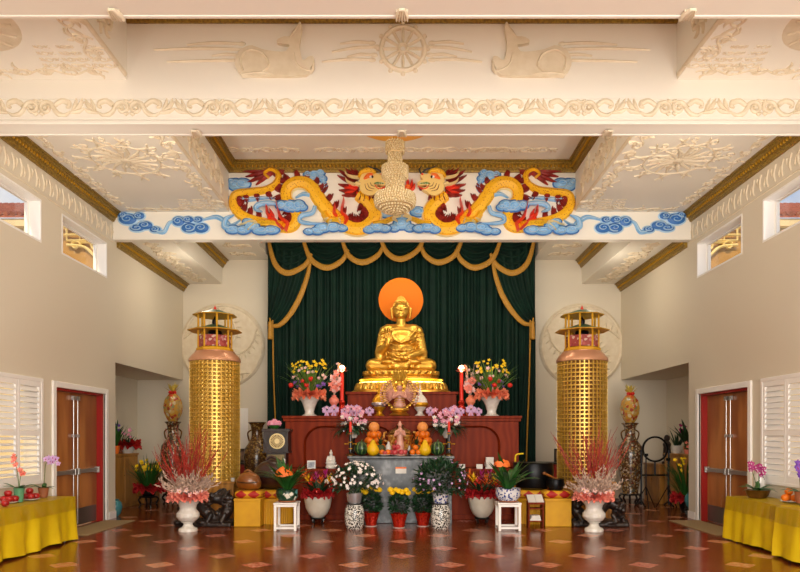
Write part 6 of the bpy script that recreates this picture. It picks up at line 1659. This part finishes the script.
for px, tx in ((462, 'small white card standing on the altar step, nearer the marble table'), (479.5, 'small white card standing on the altar step, left of the book stack')):
    mb = MB(); mb.add([(-.06, -.02, 0), (.06, -.02, 0), (.06, 0, .09), (-.06, 0, .09), (.06, .02, 0), (-.06, .02, 0)], [(0, 1, 2, 3), (3, 2, 4, 5), (0, 5, 4, 1), (0, 3, 5), (1, 4, 2)]); tag(mb.build('place_card', M['paper'], smooth=0, loc=at(px, 12.66, ZS)), tx, 'card', 'cards on the altar step')
mb = MB(); mb.tube(cr([(0, 0, 0), (0, 0, .5), (.01, 0, .62), (.05, 0, .65)], 3)+[(.16, 0, .66)], .016, 8); t_ = tag(mb.build('yellow_hook', M['yellowflower'], loc=(XA(513, 12.75)-.0, 12.5, .62)), 'bent yellow rod standing behind the big black bowl gong', 'rod')
# dark dial cabinet left of the altar
t_ = thing('dial_cabinet', 'dark wooden cabinet with a round cream dial and glass front, left of the altar', 'cabinet', (-2.44, 12.74, 0))
mb = MB(); mb.box((-.2, -.16, 0), (.2, .16, .85)); mb.box((-.24, -.18, .85), (.24, .18, .9)); mb.build('base', M['darkwood'], t_, smooth=0, bevel=.006)
mb = MB(); mb.box((-.19, -.15, .9), (.19, .15, 1.3)); mb.build('glass_case', M['darkwood'], t_, smooth=0, bevel=.005)
mb = MB(); mb.box((-.165, -.156, .95), (.165, -.15, 1.26)); mb.build('pale_window', mat('old_brass_plate', '#9a865a', .35, metal=.4, noise=('#6e6040', 8)), t_, smooth=0)
mb = MB(); mb.box((-.24, -.19, 1.3), (.24, .18, 1.72)); mb.box((-.27, -.21, 1.7), (.27, .2, 1.76)); mb.box((-.26, -.2, 1.29), (.26, .19, 1.32)); mb.build('head_box', M['darkwood'], t_, smooth=0, bevel=.006)
mb = MB(); T = Matrix.Translation((0.03, -.19, 1.52)) @ Matrix.Rotation(PI/2, 4, 'X'); mb.lathe([(.15, 0), (.15, .015), (.13, .022), (0.001, .022)], 36, M=T); di = mb.build('dial', M['dcream'], t_)
mb = MB()
for k in range(24):
    a = k*PI/12; q = Fr((.03, -.212, 1.52), (1, 0, 0), (0, 0, 1), (0, -1, 0)); mb.stroke(q, [(.05*cos(a), .05*sin(a)), (.125*cos(a), .125*sin(a))], [.003, .009], .006, n=1, smooth=False)
mb.build('petal_marks', M['brass'], di)
t_ = thing('pink_flower_bowl', 'bowl of pink flowers on top of the dark dial cabinet', 'flower bowl', (-2.5, 12.74, 1.761))
mb = MB(); mb.lathe([(.06, 0), (.11, .05), (.12, .07), (.001, .06)], 20); mb.build('bowl', M['leaf'], t_)
plant_flowers(t_, flower_mesh('flower', M['pinkflower'], 'ball', .06), [(.08*cos(a), .06*sin(a), .1, (cos(a), sin(a), 1), 1) for a in [k*2*PI/6 for k in range(6)]]+[(0, 0, .13, (0, 0, 1), 1.1)])
t_ = thing('robed_figurine', 'small blue and white robed figurine standing before the dial cabinet', 'figurine', (XA(283, 12.3), 12.4, .0))
mb = MB(); mb.box((-.1, -.06, 0), (.1, .06, .88)); mb.build('pedestal', M['darkwood'], t_, smooth=0, bevel=.005)
mb = MB(); mb.lathe([(.06, .88), (.08, .9), (.07, 1.0), (.055, 1.08), (.03, 1.12), (.001, 1.13)], 14); mb.build('robe', M['bluewhite'], t_)
mb = MB(); mb.ell((0, -.0, 1.15), (.032, .034, .042), 10, 8); mb.build('head', M['whitegloss'], t_)
# ================================================================ BACK CORNERS
def big_vase(loc, H_, R_, m, label, stand=.25):
    t_ = thing('floor_vase', label, 'floor vase', loc, 0, 'tall porcelain floor vases')
    if stand:
        mb = MB(); mb.lathe([(R_*.75, stand-.04), (R_*.8, stand-.02), (R_*.75, stand)], 24)
        for k in range(5):
            a = k*2*PI/5; mb.tube(cr([(R_*.7*cos(a), R_*.7*sin(a), stand-.03), (R_*.85*cos(a), R_*.85*sin(a), stand*.6), (R_*.62*cos(a), R_*.62*sin(a), stand*.25), (R_*.8*cos(a), R_*.8*sin(a), 0)], 3), .025, 6)
        mb.build('carved_stand', M['black'], t_)
    h = H_-stand
    mb = MB(); mb.lathe([(R_*.62, stand), (R_*.6, stand+.02), (R_*.7, stand+h*.12), (R_*.92, stand+h*.38), (R_, stand+h*.55), (R_*.93, stand+h*.66), (R_*.6, stand+h*.74), (R_*.42, stand+h*.8), (R_*.4, stand+h*.88), (R_*.5, stand+h*.96), (R_*.68, stand+h*.995), (R_*.6, stand+h), (R_*.36, stand+h*.93), (0, stand+h*.93)], 40); mb.build('body', m, t_)
    for s in (-1, 1):
        mb = MB(); mb.tube(cr([(s*R_*.42, 0, stand+h*.9), (s*R_*.7, 0, stand+h*.86), (s*R_*.62, 0, stand+h*.78), (s*R_*.5, 0, stand+h*.75)], 4), .018, 6); mb.build('ear_handle', M['brass'], t_)
    return t_
def basket(loc, label, s=1):
    t_ = thing('wrapped_offering', label, 'wrapped offering', loc, 0, 'wrapped offerings on tall vases')
    mb = MB(); mb.lathe([(.12, 0), (.17, .08), (.24, .25), (.26, .42), (.22, .62), (.12, .76), (.04, .82)], 28, wob=lambda a, z: 1+.05*sin(7*a)+.02*sin(15*a)); mb.build('wrapped_boxes', M['wrap'], t_)
    mb = MB()
    for k in range(8):
        a = k*PI/4; mb.lathe([(.002, 0), (.05, .06), (.03, .12)], 8, M=Matrix.Translation((0, -.05, .78)) @ Matrix.Rotation(a, 4, 'Z') @ Matrix.Rotation(1.1, 4, 'Y'), sy=.5)
    mb.ell((0, -.08, .76), (.05, .05, .05), 8, 6); mb.add([(-.04, -.15, .74), (.04, -.15, .74), (.06, -.27, .42), (-.02, -.27, .42)], [(0, 1, 2, 3)]); mb.build('red_bow', M['redflower'], t_)
    mb = MB(); r = random.Random(3)
    for k in range(22):
        a = r.uniform(0, 2*PI); mb.blade((0, 0, .8), a, r.uniform(.2, .36), .035, r.uniform(.6, 1.4), .3, 0, 3)
    mb.build('cellophane_top', mat('yellow_cellophane', '#d9c25a', .2, coat=.5), t_)
    return t_
va = at(173, 15.6); big_vase(va, 1.97, .29, M['satsuma'], 'tall painted porcelain vase in the rear left corner with a wrapped offering on its mouth')
basket((va[0], va[1], 1.972), 'cellophane-wrapped offering with red bow, on the tall vase in the rear left corner').scale = (.85,)*3
vb = at(630, 15.6); big_vase(vb, 1.94, .3, M['satsuma'], 'tall painted porcelain vase in the rear right corner with a wrapped offering on its mouth')
basket((vb[0], vb[1], 1.942), 'cellophane-wrapped offering with red bow, on the tall vase in the rear right corner').scale = (.85,)*3
vc = at(257, 14.4); big_vase(vc, 1.93, .29, M['satsumag'], 'tall brown gold vase between the left gold tower and the green curtain', .2)
# red cabinets with photo frames behind the towers
for px, sd in ((242, 'left'), (559, 'right')):
    d = 15.6
    t_ = thing('small_red_cabinet', 'small red cabinet against the back wall, behind the %s gold tower' % sd, 'cabinet', (XA(px, d), d, 0), 0, 'red cabinets behind the towers')
    mb = MB(); mb.box((-.4, -.2, 0), (.4, .2, .95)); mb.build('body', M['redpaint'], t_, smooth=0, bevel=.006)
    mb = MB(); mb.box((-.44, -.24, .95), (.44, .22, 1.0)); mb.build('top', M['darkwood'], t_, smooth=0, bevel=.006)
    for s in (-1, 1):
        mb = MB(); mb.box((min(s*.02, s*.37), -.215, .05), (max(s*.02, s*.37), -.2, .9)); dr = mb.build('door', M['redpaint'], t_, smooth=0, bevel=.004)
        mb = MB(); mb.ell((s*.06, -.225, .5), .015, 8, 6); mb.build('knob', M['brass'], dr)
    t_ = thing('framed_photo', 'framed portrait photo standing on the red cabinet, behind the %s gold tower' % sd, 'photo frame', (XA(px+1.5, d-.05), d-.05, 1.001), 0, 'photo frames on the red cabinets')
    mb = MB(); mb.box((-.15, 0, 0), (.15, .03, .32)); mb.build('frame', M['darkwood'], t_, smooth=0, bevel=.004)
    mb = MB(); mb.box((-.11, -.005, .04), (.11, 0, .28)); mb.build('print', mat('portrait_print', '#3a3230', .3, noise=('#b08a70', 5)), t_, smooth=0)
mb = MB(); mb.lathe([(.03, 0), (.036, .01), (.038, .07), (.034, .07), (.03, .02), (0.001, .015)], 16); tag(mb.build('white_cup', M['whitegloss'], loc=(-3.27, 12.56, .7405)), 'tiny white cup on the wooden plinth ledge of the left gold tower', 'cup')

# alcove cabinets -------------------------------------------------
def alc_cabinet(x0, x1, y0, y1, h, label, nd):
    t_ = thing('oak_cabinet', label, 'cabinet', ((x0+x1)/2, (y0+y1)/2, 0), 0, 'oak cabinets in the alcoves')
    w_, d_ = (x1-x0)/2, (y1-y0)/2; s = 1 if x0 > 0 else -1      # doors face the hall
    mb = MB(); mb.box((-w_, -d_, 0), (w_, d_, h-.04)); mb.build('body', M['oak'], t_, smooth=0, bevel=.005)
    mb = MB(); mb.box((-w_-(.02 if s > 0 else 0), -d_-.03, h-.04), (w_+(.02 if s < 0 else 0), d_+.02, h)); mb.build('top', M['oak'], t_, smooth=0, bevel=.006)
    for k in range(nd):
        a, b = -d_+.03+2*(d_-.03)*k/nd+.01, -d_+.03+2*(d_-.03)*(k+1)/nd-.01
        xf = -s*w_; l, hh = sorted((xf, xf-s*.015)); mb = MB(); mb.box((l, a, .1), (hh, b, h-.09)); dr = mb.build('door', M['oak'], t_, smooth=0, bevel=.004)
        mb = MB(); mb.ell((xf-s*.03, b-.05, h*.6), .015, 8, 6); mb.build('knob', M['brass'], dr)
alc_cabinet(-XO+.01, -6.28, 13.25, 15.45, 1.22, 'taller oak cabinet with plants on top, in the left alcove', 3)
alc_cabinet(-XO+.01, -6.15, 15.52, 16.5, .95, 'lower oak cabinet in the left alcove, nearer the back wall', 2)
alc_cabinet(6.24, XO-.01, 13.25, 15.45, 1.22, 'taller oak cabinet with plants on top, in the right alcove', 3)
alc_cabinet(6.15, XO-.01, 15.52, 16.5, .95, 'lower oak cabinet in the right alcove, nearer the back wall', 2)
def spiky_pot(loc, label, potm, leafm, fl=None, seed=1, n=26, L=.45, w=.02, name='potted_plant', r_=.11, ph=.18, wrap=None, fz=(.3, .5), nf=8, kind='five', fr_=.05, group=None):
    t_ = thing(name, label, 'potted plant', loc, 0, group)
    r = random.Random(seed)
    mb = MB(); mb.lathe([(r_*.7, 0), (r_*.95, ph*.5), (r_, ph), (r_*.9, ph), (r_*.85, ph*.85), (.001, ph*.85)], 24); mb.build('pot', potm, t_)
    if wrap: ruffle('wrap', wrap, t_, ph+.03, r_*.8, r_*1.9, .12, 11, 3, seed)
    mb = MB()
    for i in range(n):
        a = r.uniform(0, 2*PI); mb.blade((r_*.4*cos(a), r_*.4*sin(a), ph*.85), a, L*r.uniform(.6, 1.1), w, r.uniform(1.0, 1.52), r.uniform(.1, 1.0), 0, 6)
    mb.build('foliage', leafm, t_)
    if fl:
        plant_flowers(t_, flower_mesh('flower', fl, kind, fr_), [(r.uniform(-.16, .16)*L/.45, -.05+r.uniform(-.12, .08), ph+r.uniform(*fz), (r.uniform(-.5, .5), -1, .6), r.uniform(.8, 1.2)) for i in range(nf)])
    return t_
spiky_pot((-6.5, 14.7, 1.221), 'spiky green plant in an orange pot, nearest the door on the left alcove cabinet', M['orangeflower'], M['leaf'], None, 3, 34, .6, .022)
spiky_pot((-6.41, 15.2, 1.221), 'white pot of pink, white and red flowers on the left alcove cabinet', M['whitegloss'], M['leafdark'], M['pinkflower'], 5, 16, .3, .02, r_=.15, nf=10, fz=(.1, .42), wrap=M['red'])
spiky_pot((-6.62, 15.25, 1.221), 'pot of purple and white blossoms at the far end of the left alcove cabinet', M['terracotta'], M['leaf'], M['purple'], 6, 18, .4, .02, nf=6)
spiky_pot((6.45, 15.25, 1.221), 'white pot with purple flowers on the right alcove cabinet', M['whitegloss'], M['leafdark'], M['magenta'], 15, 22, .42, .02, nf=8, r_=.13)
spiky_pot((6.5, 14.75, 1.221), 'upright dark spiky plant nearest the door on the right alcove cabinet', M['terracotta'], M['leafdark'], None, 16, 16, .7, .04)
spiky_pot((6.38, 14.5, 1.221), 'small pot of peach blossoms at the near edge of the right alcove cabinet', M['coral'], M['leaf'], M['salmon'], 18, 10, .2, .02, r_=.08, ph=.1, nf=8, fz=(.02, .16))
t_ = thing('black_figurine', 'small dark standing figurine on the low cabinet of the right alcove', 'figurine', (6.42, 15.75, .951))
mb = MB(); mb.lathe([(.12, 0), (.12, .05), (.07, .08), (.1, .2), (.08, .4), (.1, .48), (.05, .55), (.001, .56)], 16); mb.ell((0, 0, .62), (.07, .07, .085), 10, 8); mb.build('figure', M['darkwood'], t_)
# narcissus on black stands
def black_stand(loc, h, r_, label):
    t_ = thing('carved_stand', label, 'plant stand', loc, 0, 'black stands of the narcissus pots')
    mb = MB(); mb.lathe([(r_, h-.03), (r_*1.05, h-.015), (r_, h), (.001, h)], 24); mb.lathe([(r_*.9, h*.28), (r_*.95, h*.3), (r_*.9, h*.33), (r_*.8, h*.3), (r_*.9, h*.28)], 24); mb.build('top', M['black'], t_)
    for k in range(4):
        a = k*PI/2+.6; mb = MB(); mb.tube(cr([(r_*.85*cos(a), r_*.85*sin(a), h-.03), (r_*1.08*cos(a), r_*1.08*sin(a), h*.7), (r_*.85*cos(a), r_*.85*sin(a), h*.3), (r_*1.05*cos(a), r_*1.05*sin(a), 0)], 3), .022, 6); mb.build('leg', M['black'], t_)
nl = at(148.5, 14.8); black_stand(nl, .26, .2, 'round black carved stand under the yellow narcissus in the left alcove')
spiky_pot((nl[0], nl[1], .261), 'black pot of yellow narcissus with red wrap beside the left alcove cabinets', M['black'], M['leaf'], M['yellowflower'], 25, 130, .78, .014, 'potted_narcissus', .18, .16, M['rednet'], (.42, .66), 20, 'five', .05, 'yellow narcissus pots')
nr = (5.85, 13.1, 0); black_stand(nr, .16, .14, 'low black carved stand under the teal jar beside the right alcove')
mb = MB(); mb.lathe([(.07, 0), (.12, .06), (.15, .16), (.13, .26), (.09, .3), (.1, .32), (.08, .32), (.001, .28)], 24); tag(mb.build('teal_jar', M['teal'], smooth=50, loc=(5.85, 13.1, .161)), 'teal glazed jar on a low black stand beside the right double door', 'jar')
spiky_pot((6.02, 13.72, .0), 'tall yellow narcissus with red wrap in front of the right alcove cabinet', M['black'], M['leaf'], M['yellowflower'], 26, 90, .95, .016, 'potted_narcissus', .17, .3, M['rednet'], (.5, .85), 16, 'five', .05, 'yellow narcissus pots')
mb = MB(); mb.lathe([(.07, 0), (.12, .06), (.15, .18), (.13, .28), (.08, .32), (.09, .34), (.001, .3)], 24); tag(mb.build('teal_jar', M['teal'], smooth=50, loc=(-5.8, 13.12, 0)), 'teal glazed jar on the floor beside the left double door', 'jar')
# black gong frame and folding music stands
g = at(655, 15.0)
t_ = thing('gong_stand', 'black stand with a large empty ring on top, in the rear right corner', 'gong stand', g)
mb = MB(); T = Matrix.Translation((0, 0, 1.32)) @ Matrix.Rotation(PI/2, 4, 'X'); mb.lathe([(.26, -.02), (.3, -.02), (.3, .02), (.26, .02), (.26, -.02)], 40, M=T); mb.build('ring', M['iron'], t_)
for x in (-.32, .32):
    mb = MB(); mb.tube([(x, 0, .03), (x*.98, 0, .8), (x, 0, 1.3)], .022, 8); mb.build('post', M['iron'], t_)
mb = MB(); mb.tube([(-.32, 0, .72), (.32, 0, .72)], .02, 8); mb.tube([(0, 0, .72), (0, 0, 1.02)], .02, 8); mb.build('crossbar', M['iron'], t_)
for x in (-.32, .32):
    mb = MB(); mb.tube([(x, -.25, .02), (x, 0, .12), (x, .25, .02)], .022, 8); mb.build('foot', M['iron'], t_)
def tripod(loc, h, label):
    t_ = thing('tripod_stand', label, 'tripod', loc, 0, 'black tripods beside the gong frame')
    mb = MB(); mb.tube([(0, 0, .3), (0, 0, h)], .014, 8); mb.cbox((0, 0, h), (.08, .05, .06)); mb.build('pole', M['iron'], t_)
    for k in range(3):
        a = k*2*PI/3+.4; mb = MB(); mb.tube([(0, 0, .5), (.26*cos(a), .26*sin(a), .01)], .011, 6); mb.build('leg', M['iron'], t_)
tripod(at(646, 14.5), 1.2, 'thin black tripod stand left of the black ring stand'); tripod(at(668, 14.5), 1.1, 'thin black tripod stand right of the black ring stand')

# ================================================================ SIDE TABLES
def draped(name, L, Wd, h, parent, seed=1, flare=.04, side=1, drop=.03):
    """cloth over a table; length along Y, hall side at local x=+W/2*side"""
    r = random.Random(seed); per = []; n1, n2 = int(L/.05), int(Wd/.05)
    for i in range(n1): per.append((Wd/2, -L/2+L*i/n1, 1, 0))
    for i in range(n2): per.append((Wd/2-Wd*i/n2, L/2, 0, 1))
    for i in range(n1): per.append((-Wd/2, L/2-L*i/n1, -1, 0))
    for i in range(n2): per.append((-Wd/2+Wd*i/n2, -L/2, 0, -1))
    n = len(per); ph = [r.uniform(0, 6) for _ in range(4)]; vs = []; rows = 9
    gath = [(-.3*L, 1.0), (.22*L, .8)]
    for j in range(rows+1):
        t = j/rows; z = h-(h-drop)*t
        for i, (x, y, nx, ny) in enumerate(per):
            s = i*.05; a = flare*t+.028*t*sin(s*11+ph[0]+1.3*sin(s*2+ph[1]))+.014*t*sin(s*23+ph[2])
            # diagonal tension folds towards gather points
            for gy, ga in gath:
                dd = (y-gy); a += .02*ga*sin(14*dd/(.25+t*1.1))*t*math.exp(-abs(dd)*1.6)*abs(nx)
            if abs(nx) > .5 and nx*side < 0: a = min(a, .012)*.3
            vs.append((x*1.0+nx*a, y+ny*a, z+.012*t*t*sin(s*5+ph[3])))
    mb = MB(); mb.add(vs, [(j*n+i, j*n+(i+1) % n, (j+1)*n+(i+1) % n, (j+1)*n+i) for j in range(rows) for i in range(n)]+[tuple(range(n-1, -1, -1))])
    mb.f = [tuple(reversed(f)) for f in mb.f]
    return mb.build(name, M['yellowcloth'], parent, smooth=50)
def side_table(loc, L, Wd, h, side, lab_t, lab_c, lab_p, seed):
    t_ = thing('folding_table', lab_t, 'table', loc, 0, 'tables along the side walls')
    mb = MB(); mb.box((-Wd/2, -L/2, h-.04), (Wd/2, L/2, h)); mb.build('tabletop', M['oak'], t_, smooth=0)
    for x in (-1, 1):
        for y in (-1, 1):
            mb = MB(); mb.tube([(x*(Wd/2-.08), y*(L/2-.15), 0), (x*(Wd/2-.08), y*(L/2-.15), h-.04)], .016, 8); mb.build('leg', M['steel'], t_)
    t_ = thing('tablecloth', lab_c, 'tablecloth', loc, 0, 'yellow tablecloths')
    cl = draped('cloth', L+.016, Wd+.016, h+.006, t_, seed, .035, side)
    t_ = thing('plastic_cover', lab_p, 'table cover', loc, 0, 'clear plastic table covers')
    L2, W2 = L+.1, Wd+.1; mb = MB(); z1 = h+.011
    xs = sorted((side*(W2/2+.01), -side*(Wd/2)))
    mb.add([(xs[0], -L2/2, z1), (xs[1], -L2/2, z1), (xs[1], L2/2, z1), (xs[0], L2/2, z1)], [(0, 1, 2, 3)])
    xf = side*(W2/2+.01); N_ = 60; r_ = random.Random(seed)
    vs = [(xf+side*(.0+.03*k+.012*k*sin(i*.9)), -L2/2+L2*i/N_, z1-.2*k) for k in (0, 1) for i in range(N_+1)]
    mb.add(vs, [(i, i+1, N_+2+i, N_+1+i) for i in range(N_)]); mb.build('sheet', M['plastic'], t_, smooth=60)
TZ = .672; TOP = TZ+.0125
side_table((-5.37, 8.75, 0), 2.75, .54, TZ, 1, 'table hidden under the yellow cloth along the left wall', 'yellow satin tablecloth hanging to the floor on the left wall table', 'clear plastic cover over the yellow cloth on the left wall table', 3)
side_table((5.36, 9.46, 0), 1.44, .54, TZ, -1, 'table under the yellow cloth along the right wall, nearer the double door', 'yellow satin tablecloth on the right wall table nearer the double door', 'clear plastic cover on the right wall table nearer the double door', 5)
side_table((5.27, 7.72, 0), 1.8, .6, TZ, -1, 'table under the yellow cloth along the right wall, cut by the photo edge', 'yellow satin tablecloth on the right wall table at the photo edge', 'clear plastic cover on the right wall table at the photo edge', 7)
def orchid(loc, label, pm, potm, pot, stems, fl, seed, leaves=7, fl2=None, rr=.05, leafL=.22):
    t_ = thing('potted_orchid', label, 'orchid', loc, 0, 'orchids on the side tables')
    r = random.Random(seed); r_, ph = pot
    mb = MB(); mb.lathe([(r_*.7, 0), (r_*.85, ph*.3), (r_, ph*.9), (r_*1.05, ph), (r_*.92, ph), (.001, ph*.85)], 24); mb.build('pot', potm, t_)
    mb = MB()
    for i in range(leaves):
        a = i*2*PI/leaves+r.uniform(-.3, .3); mb.blade((.02*cos(a), .02*sin(a), ph*.9), a, leafL*r.uniform(.8, 1.15), .034, r.uniform(.4, .9), r.uniform(.7, 1.4), 0, 6)
    mb.build('leaves', M['leaf'], t_)
    sp_ = []; mb = MB()
    for pts in stems:
        C_ = cr([(0, 0, ph*.9)]+pts, 5); mb.tube(C_, .005, 5)
        m_ = len(C_)
        for k in range(8):
            q = C_[int(m_*(.62+.047*k))-1]; sp_.append((q[0]+r.uniform(-.02, .02), q[1]-.03+r.uniform(-.03, .02), q[2]+(-.03 if k % 2 else .025), (r.uniform(-.4, .4), -1, .1), r.uniform(.8, 1.1)))
    mb.build('flower_stems', M['stem'], t_)
    plant_flowers(t_, flower_mesh('flower', fl, 'orchid', rr, fl2 or M['magenta']), sp_)
    return t_
orchid((XA(43.5, 9.85), 9.85, TOP), 'pink orchid in a terracotta pot, nearest the double door on the left table', None, M['terracotta'], (.075, .15), [[(.02, 0, .35), (.05, -.02, .52), (.16, -.03, .58), (.27, -.04, .52)]], M['lilac'], 3, 6, None, .055, .2)
orchid((XA(19, 9.15), 9.15, TOP), 'salmon orchid in a green pot between two plates of apples', None, M['greenpot'], (.07, .2), [[(-.02, 0, .4), (-.04, -.02, .58), (-.01, -.03, .66)], [(.02, 0, .35), (.06, -.02, .43), (.1, -.03, .43)]], M['salmon'], 4, 8, M['redflower'], .04, .2)
P_ra = fruit_proto('apple', M['apple'], .052, 'apple'); U_ra = []
for px, d, tx, nn in ((31, 9.42, 'between the two orchids', 6), (9.5, 9.0, 'left of the salmon orchid', 6)):
    x0 = XA(px, d); plate((x0, d, TOP), .12, 'white plate of red apples on the left table, %s' % tx, group='plates on the left table')
    sp_ = [(.065*cos(a), .065*sin(a), 0) for a in (.5, 2.07, 3.64, 5.21)]+[(-.02, 0, .075), (.03, .01, .08)]
    for i, (x, y, z) in enumerate(sp_[:5]): place(P_ra, U_ra, (x0+x, d+y, TOP+.012+.047+z), ('red apple on top of' if z else 'red apple at the %s of' % side_word(x, y))+' the plate '+tx, 'apple', 'red apples '+tx)
place(P_ra, U_ra, (-5.19, 8.5, TOP+.047), 'dark red apple by itself at the cut-off end of the left table', 'apple', 'lone apple on the left table')
orchid((XA(757.5, 9.8), 9.8, TOP), 'magenta orchid in a wide brown bowl on the right table', None, M['brass'], (.17, .12), [[(-.05, 0, .3), (-.12, -.03, .48), (-.16, -.05, .5)], [(.02, 0, .32), (-.02, -.03, .46), (-.06, -.05, .42)], [(.03, 0, .3), (.05, -.03, .42), (.02, -.05, .36)]], M['magenta'], 5, 16, M['whiteflower'], .045, .26)
t_ = thing('white_vase', 'white vase with black brush marks behind the magenta orchid', 'vase', (XA(757.5, 10.05)+.04, 10.07, TOP))
mb = MB(); mb.lathe([(.07, 0), (.085, .05), (.08, .3), (.07, .36), (.075, .38), (.06, .38), (.001, .34)], 24); mb.build('body', M['whitegloss'], t_)
mb = MB(); r = random.Random(4)
for k in range(9):
    a = -PI/2+r.uniform(-.9, .9)-.3; z = .1+.028*k; mb.ell((.081*cos(a), .081*sin(a), z), (.006, .006, .014), 6, 4)
mb.build('brush_marks', M['black'], t_)
x0, d = XA(789, 9.2), 9.12; plate((x0, d, TOP), .16, 'white oval plate of oranges and a pear on the right table', group='plates on the right table')
for i, (x, y, z) in enumerate(((-.1, 0, 0), (-.01, -.08, 0), (-.02, .075, 0), (-.05, 0, .085))):
    place(P_so, U_so, (x0+x, d+y, TOP+.012+.052+z), ('tangerine on top of the heap on' if z else 'tangerine at the %s of' % side_word(x, y))+' the oval plate on the right table', 'tangerine', 'tangerines on the right table')
P_bp = fruit_proto('pear', M['brownpear'], .05, 'pear'); place(P_bp, [], (x0+.085, d+.02, TOP+.012+.05), 'brown pear standing on the oval plate of oranges', 'pear', 'pear')
place(P_so, U_so, (x0+.1, d-.09, TOP+.012+.052), 'yellowish tangerine at the outer end of the oval plate', 'tangerine', 'tangerine by the pear', .9)
plate((XA(796, 8.9)+.08, 8.62, TOP), .17, 'pale lilac dish near the photo edge on the right table', 'silver', 'dishes at the photo edge')
orchid((XA(803, 8.75), 8.9-.1, TOP+.02), 'purple orchid at the right photo edge on the right table', None, M['terracotta'], (.075, .16), [[(-.02, 0, .4), (-.05, -.02, .52), (-.08, -.03, .5)], [(-.01, 0, .36), (-.04, -.03, .42), (-.05, -.04, .38)]], M['purple'], 8, 7, None, .05, .22)
# ================================================================ LIGHT, CAMERA
cam = bpy.data.cameras.new('camera'); co = bpy.data.objects.new('camera', cam); COL.objects.link(co)
co.location = (0, 0, H); co.rotation_euler = (PI/2, 0, 0); cam.sensor_width = 36; cam.lens = F/800*36
cam.shift_x = (400-CX)/800; cam.shift_y = (CY-286)/800; cam.clip_end = 200
SC.camera = co
w = bpy.data.worlds.new('sky'); SC.world = w; w.use_nodes = True; t = NT(w)
bg = w.node_tree.nodes['Background']
tc = t.new('ShaderNodeTexCoord'); sp = t.new('ShaderNodeSeparateXYZ'); t.ln(tc.outputs['Generated'], sp.inputs[0])
cl = t.ramp(t.noise(3.5, 6, tc.outputs['Generated'], .6), [(.42, (0, 0, 0, 1)), (.62, (1, 1, 1, 1))])
skyc = t.ramp(sp.outputs[2], [(.0, c('#d8e4f0')), (.5, c('#6f9fdc')), (1, c('#4f86d0'))])
t.ln(t.mix(cl, skyc, c('#f4f4f6')), bg.inputs[0]); bg.inputs[1].default_value = 1.0
def light(name, ty, loc, energy, col='#ffffff', size=.2, rot=None, **kw):
    l = bpy.data.lights.new(name, ty); l.energy = energy; l.color = c(col)[:3]
    if ty == 'AREA': l.size = size
    elif ty == 'SUN': l.angle = size
    else: l.shadow_soft_size = size
    for k, v in kw.items(): setattr(l, k, v)
    o = bpy.data.objects.new(name, l); COL.objects.link(o); o.location = loc
    if rot: o.rotation_euler = rot
    return o
def aim(o, tgt):
    o.rotation_euler = (Vector(tgt)-o.location).to_track_quat('-Z', 'Y').to_euler(); return o
light('sun', 'SUN', (0, -10, 20), 4.0, '#ffe2b0', .01, (math.radians(48), 0, math.radians(-12)))
WARM = '#fff0d8'
light('chandelier_lamp', 'POINT', (-.12, 11.1, 5.75), 40, WARM, .1)
def strip(name, loc, tgt, energy, lx, ly, col=WARM):
    o = light(name, 'AREA', loc, energy, col, lx); o.data.shape = 'RECTANGLE'; o.data.size_y = ly; aim(o, tgt); return o
# added fill area at the wide entrance behind the viewer, boosting its daylight
strip('entrance_fill', (1.6, -1.9, 2.4), (-.6, 12, 3.0), 1050, 8.5, 3.6, '#fffaf2')
# added fill strips hidden behind the beams, not real fixtures
strip('beam_fill', (0, 6.3, 5.72), (0, 7.6, 6.9), 6, 8.5, .25, '#fff0dc')
# added fill spots by the side walls, outside the frame, brightening the ceilings
for s_ in (-1, 1):
    for y_, e_ in ((7.7, 280), (4.6, 60)):
        o = light('ceiling_wash_fill', 'SPOT', (s_*5.05, y_, 1.9), e_, '#fff7ec', .25); o.data.spot_size = 1.75; o.data.spot_blend = 1.0; aim(o, (s_*3.0, y_+2.9, 6.4))
strip('beam_fill', (0, 8.7, 5.68), (0, 12.6, 5.9), 70, 9.5, .25)  # added fill washing the ceiling and the dragon beam
strip('beam_fill', (0, 13.2, 5.9), (0, 16.5, 3.0), 95, 6.0, .25)  # added fill behind the dragon beam, onto altar and curtain
o = light('statue_fill_spot', 'SPOT', (0, 8.75, 5.75), 200, '#ffe8bc', .12); o.data.spot_size = .42; o.data.spot_blend = .6; aim(o, (0, 14.2, 3.5))  # added frontal fill on the golden statue
for x in (-4.4, 4.4): light('rear_fill', 'POINT', (x, 14.2, 4.9), 25, WARM, .2)  # added fill points brightening the deep rear bays
for x in (-2.2, 2.2): light('overhead_fill', 'AREA', (x, 3.2, 6.9), 160, WARM, 1.5)  # added overhead fill in the near bay, out of view
VS = SC.view_settings; VS.view_transform = 'Standard'; VS.look = 'None'; VS.gamma = 1; VS.use_curve_mapping = False; VS.exposure = -0.08
SC.cycles.use_denoising = True; SC.cycles.max_bounces = 8; SC.cycles.diffuse_bounces = 5; SC.cycles.sample_clamp_indirect = 6
SC.cycles.caustics_reflective = False; SC.cycles.caustics_refractive = False
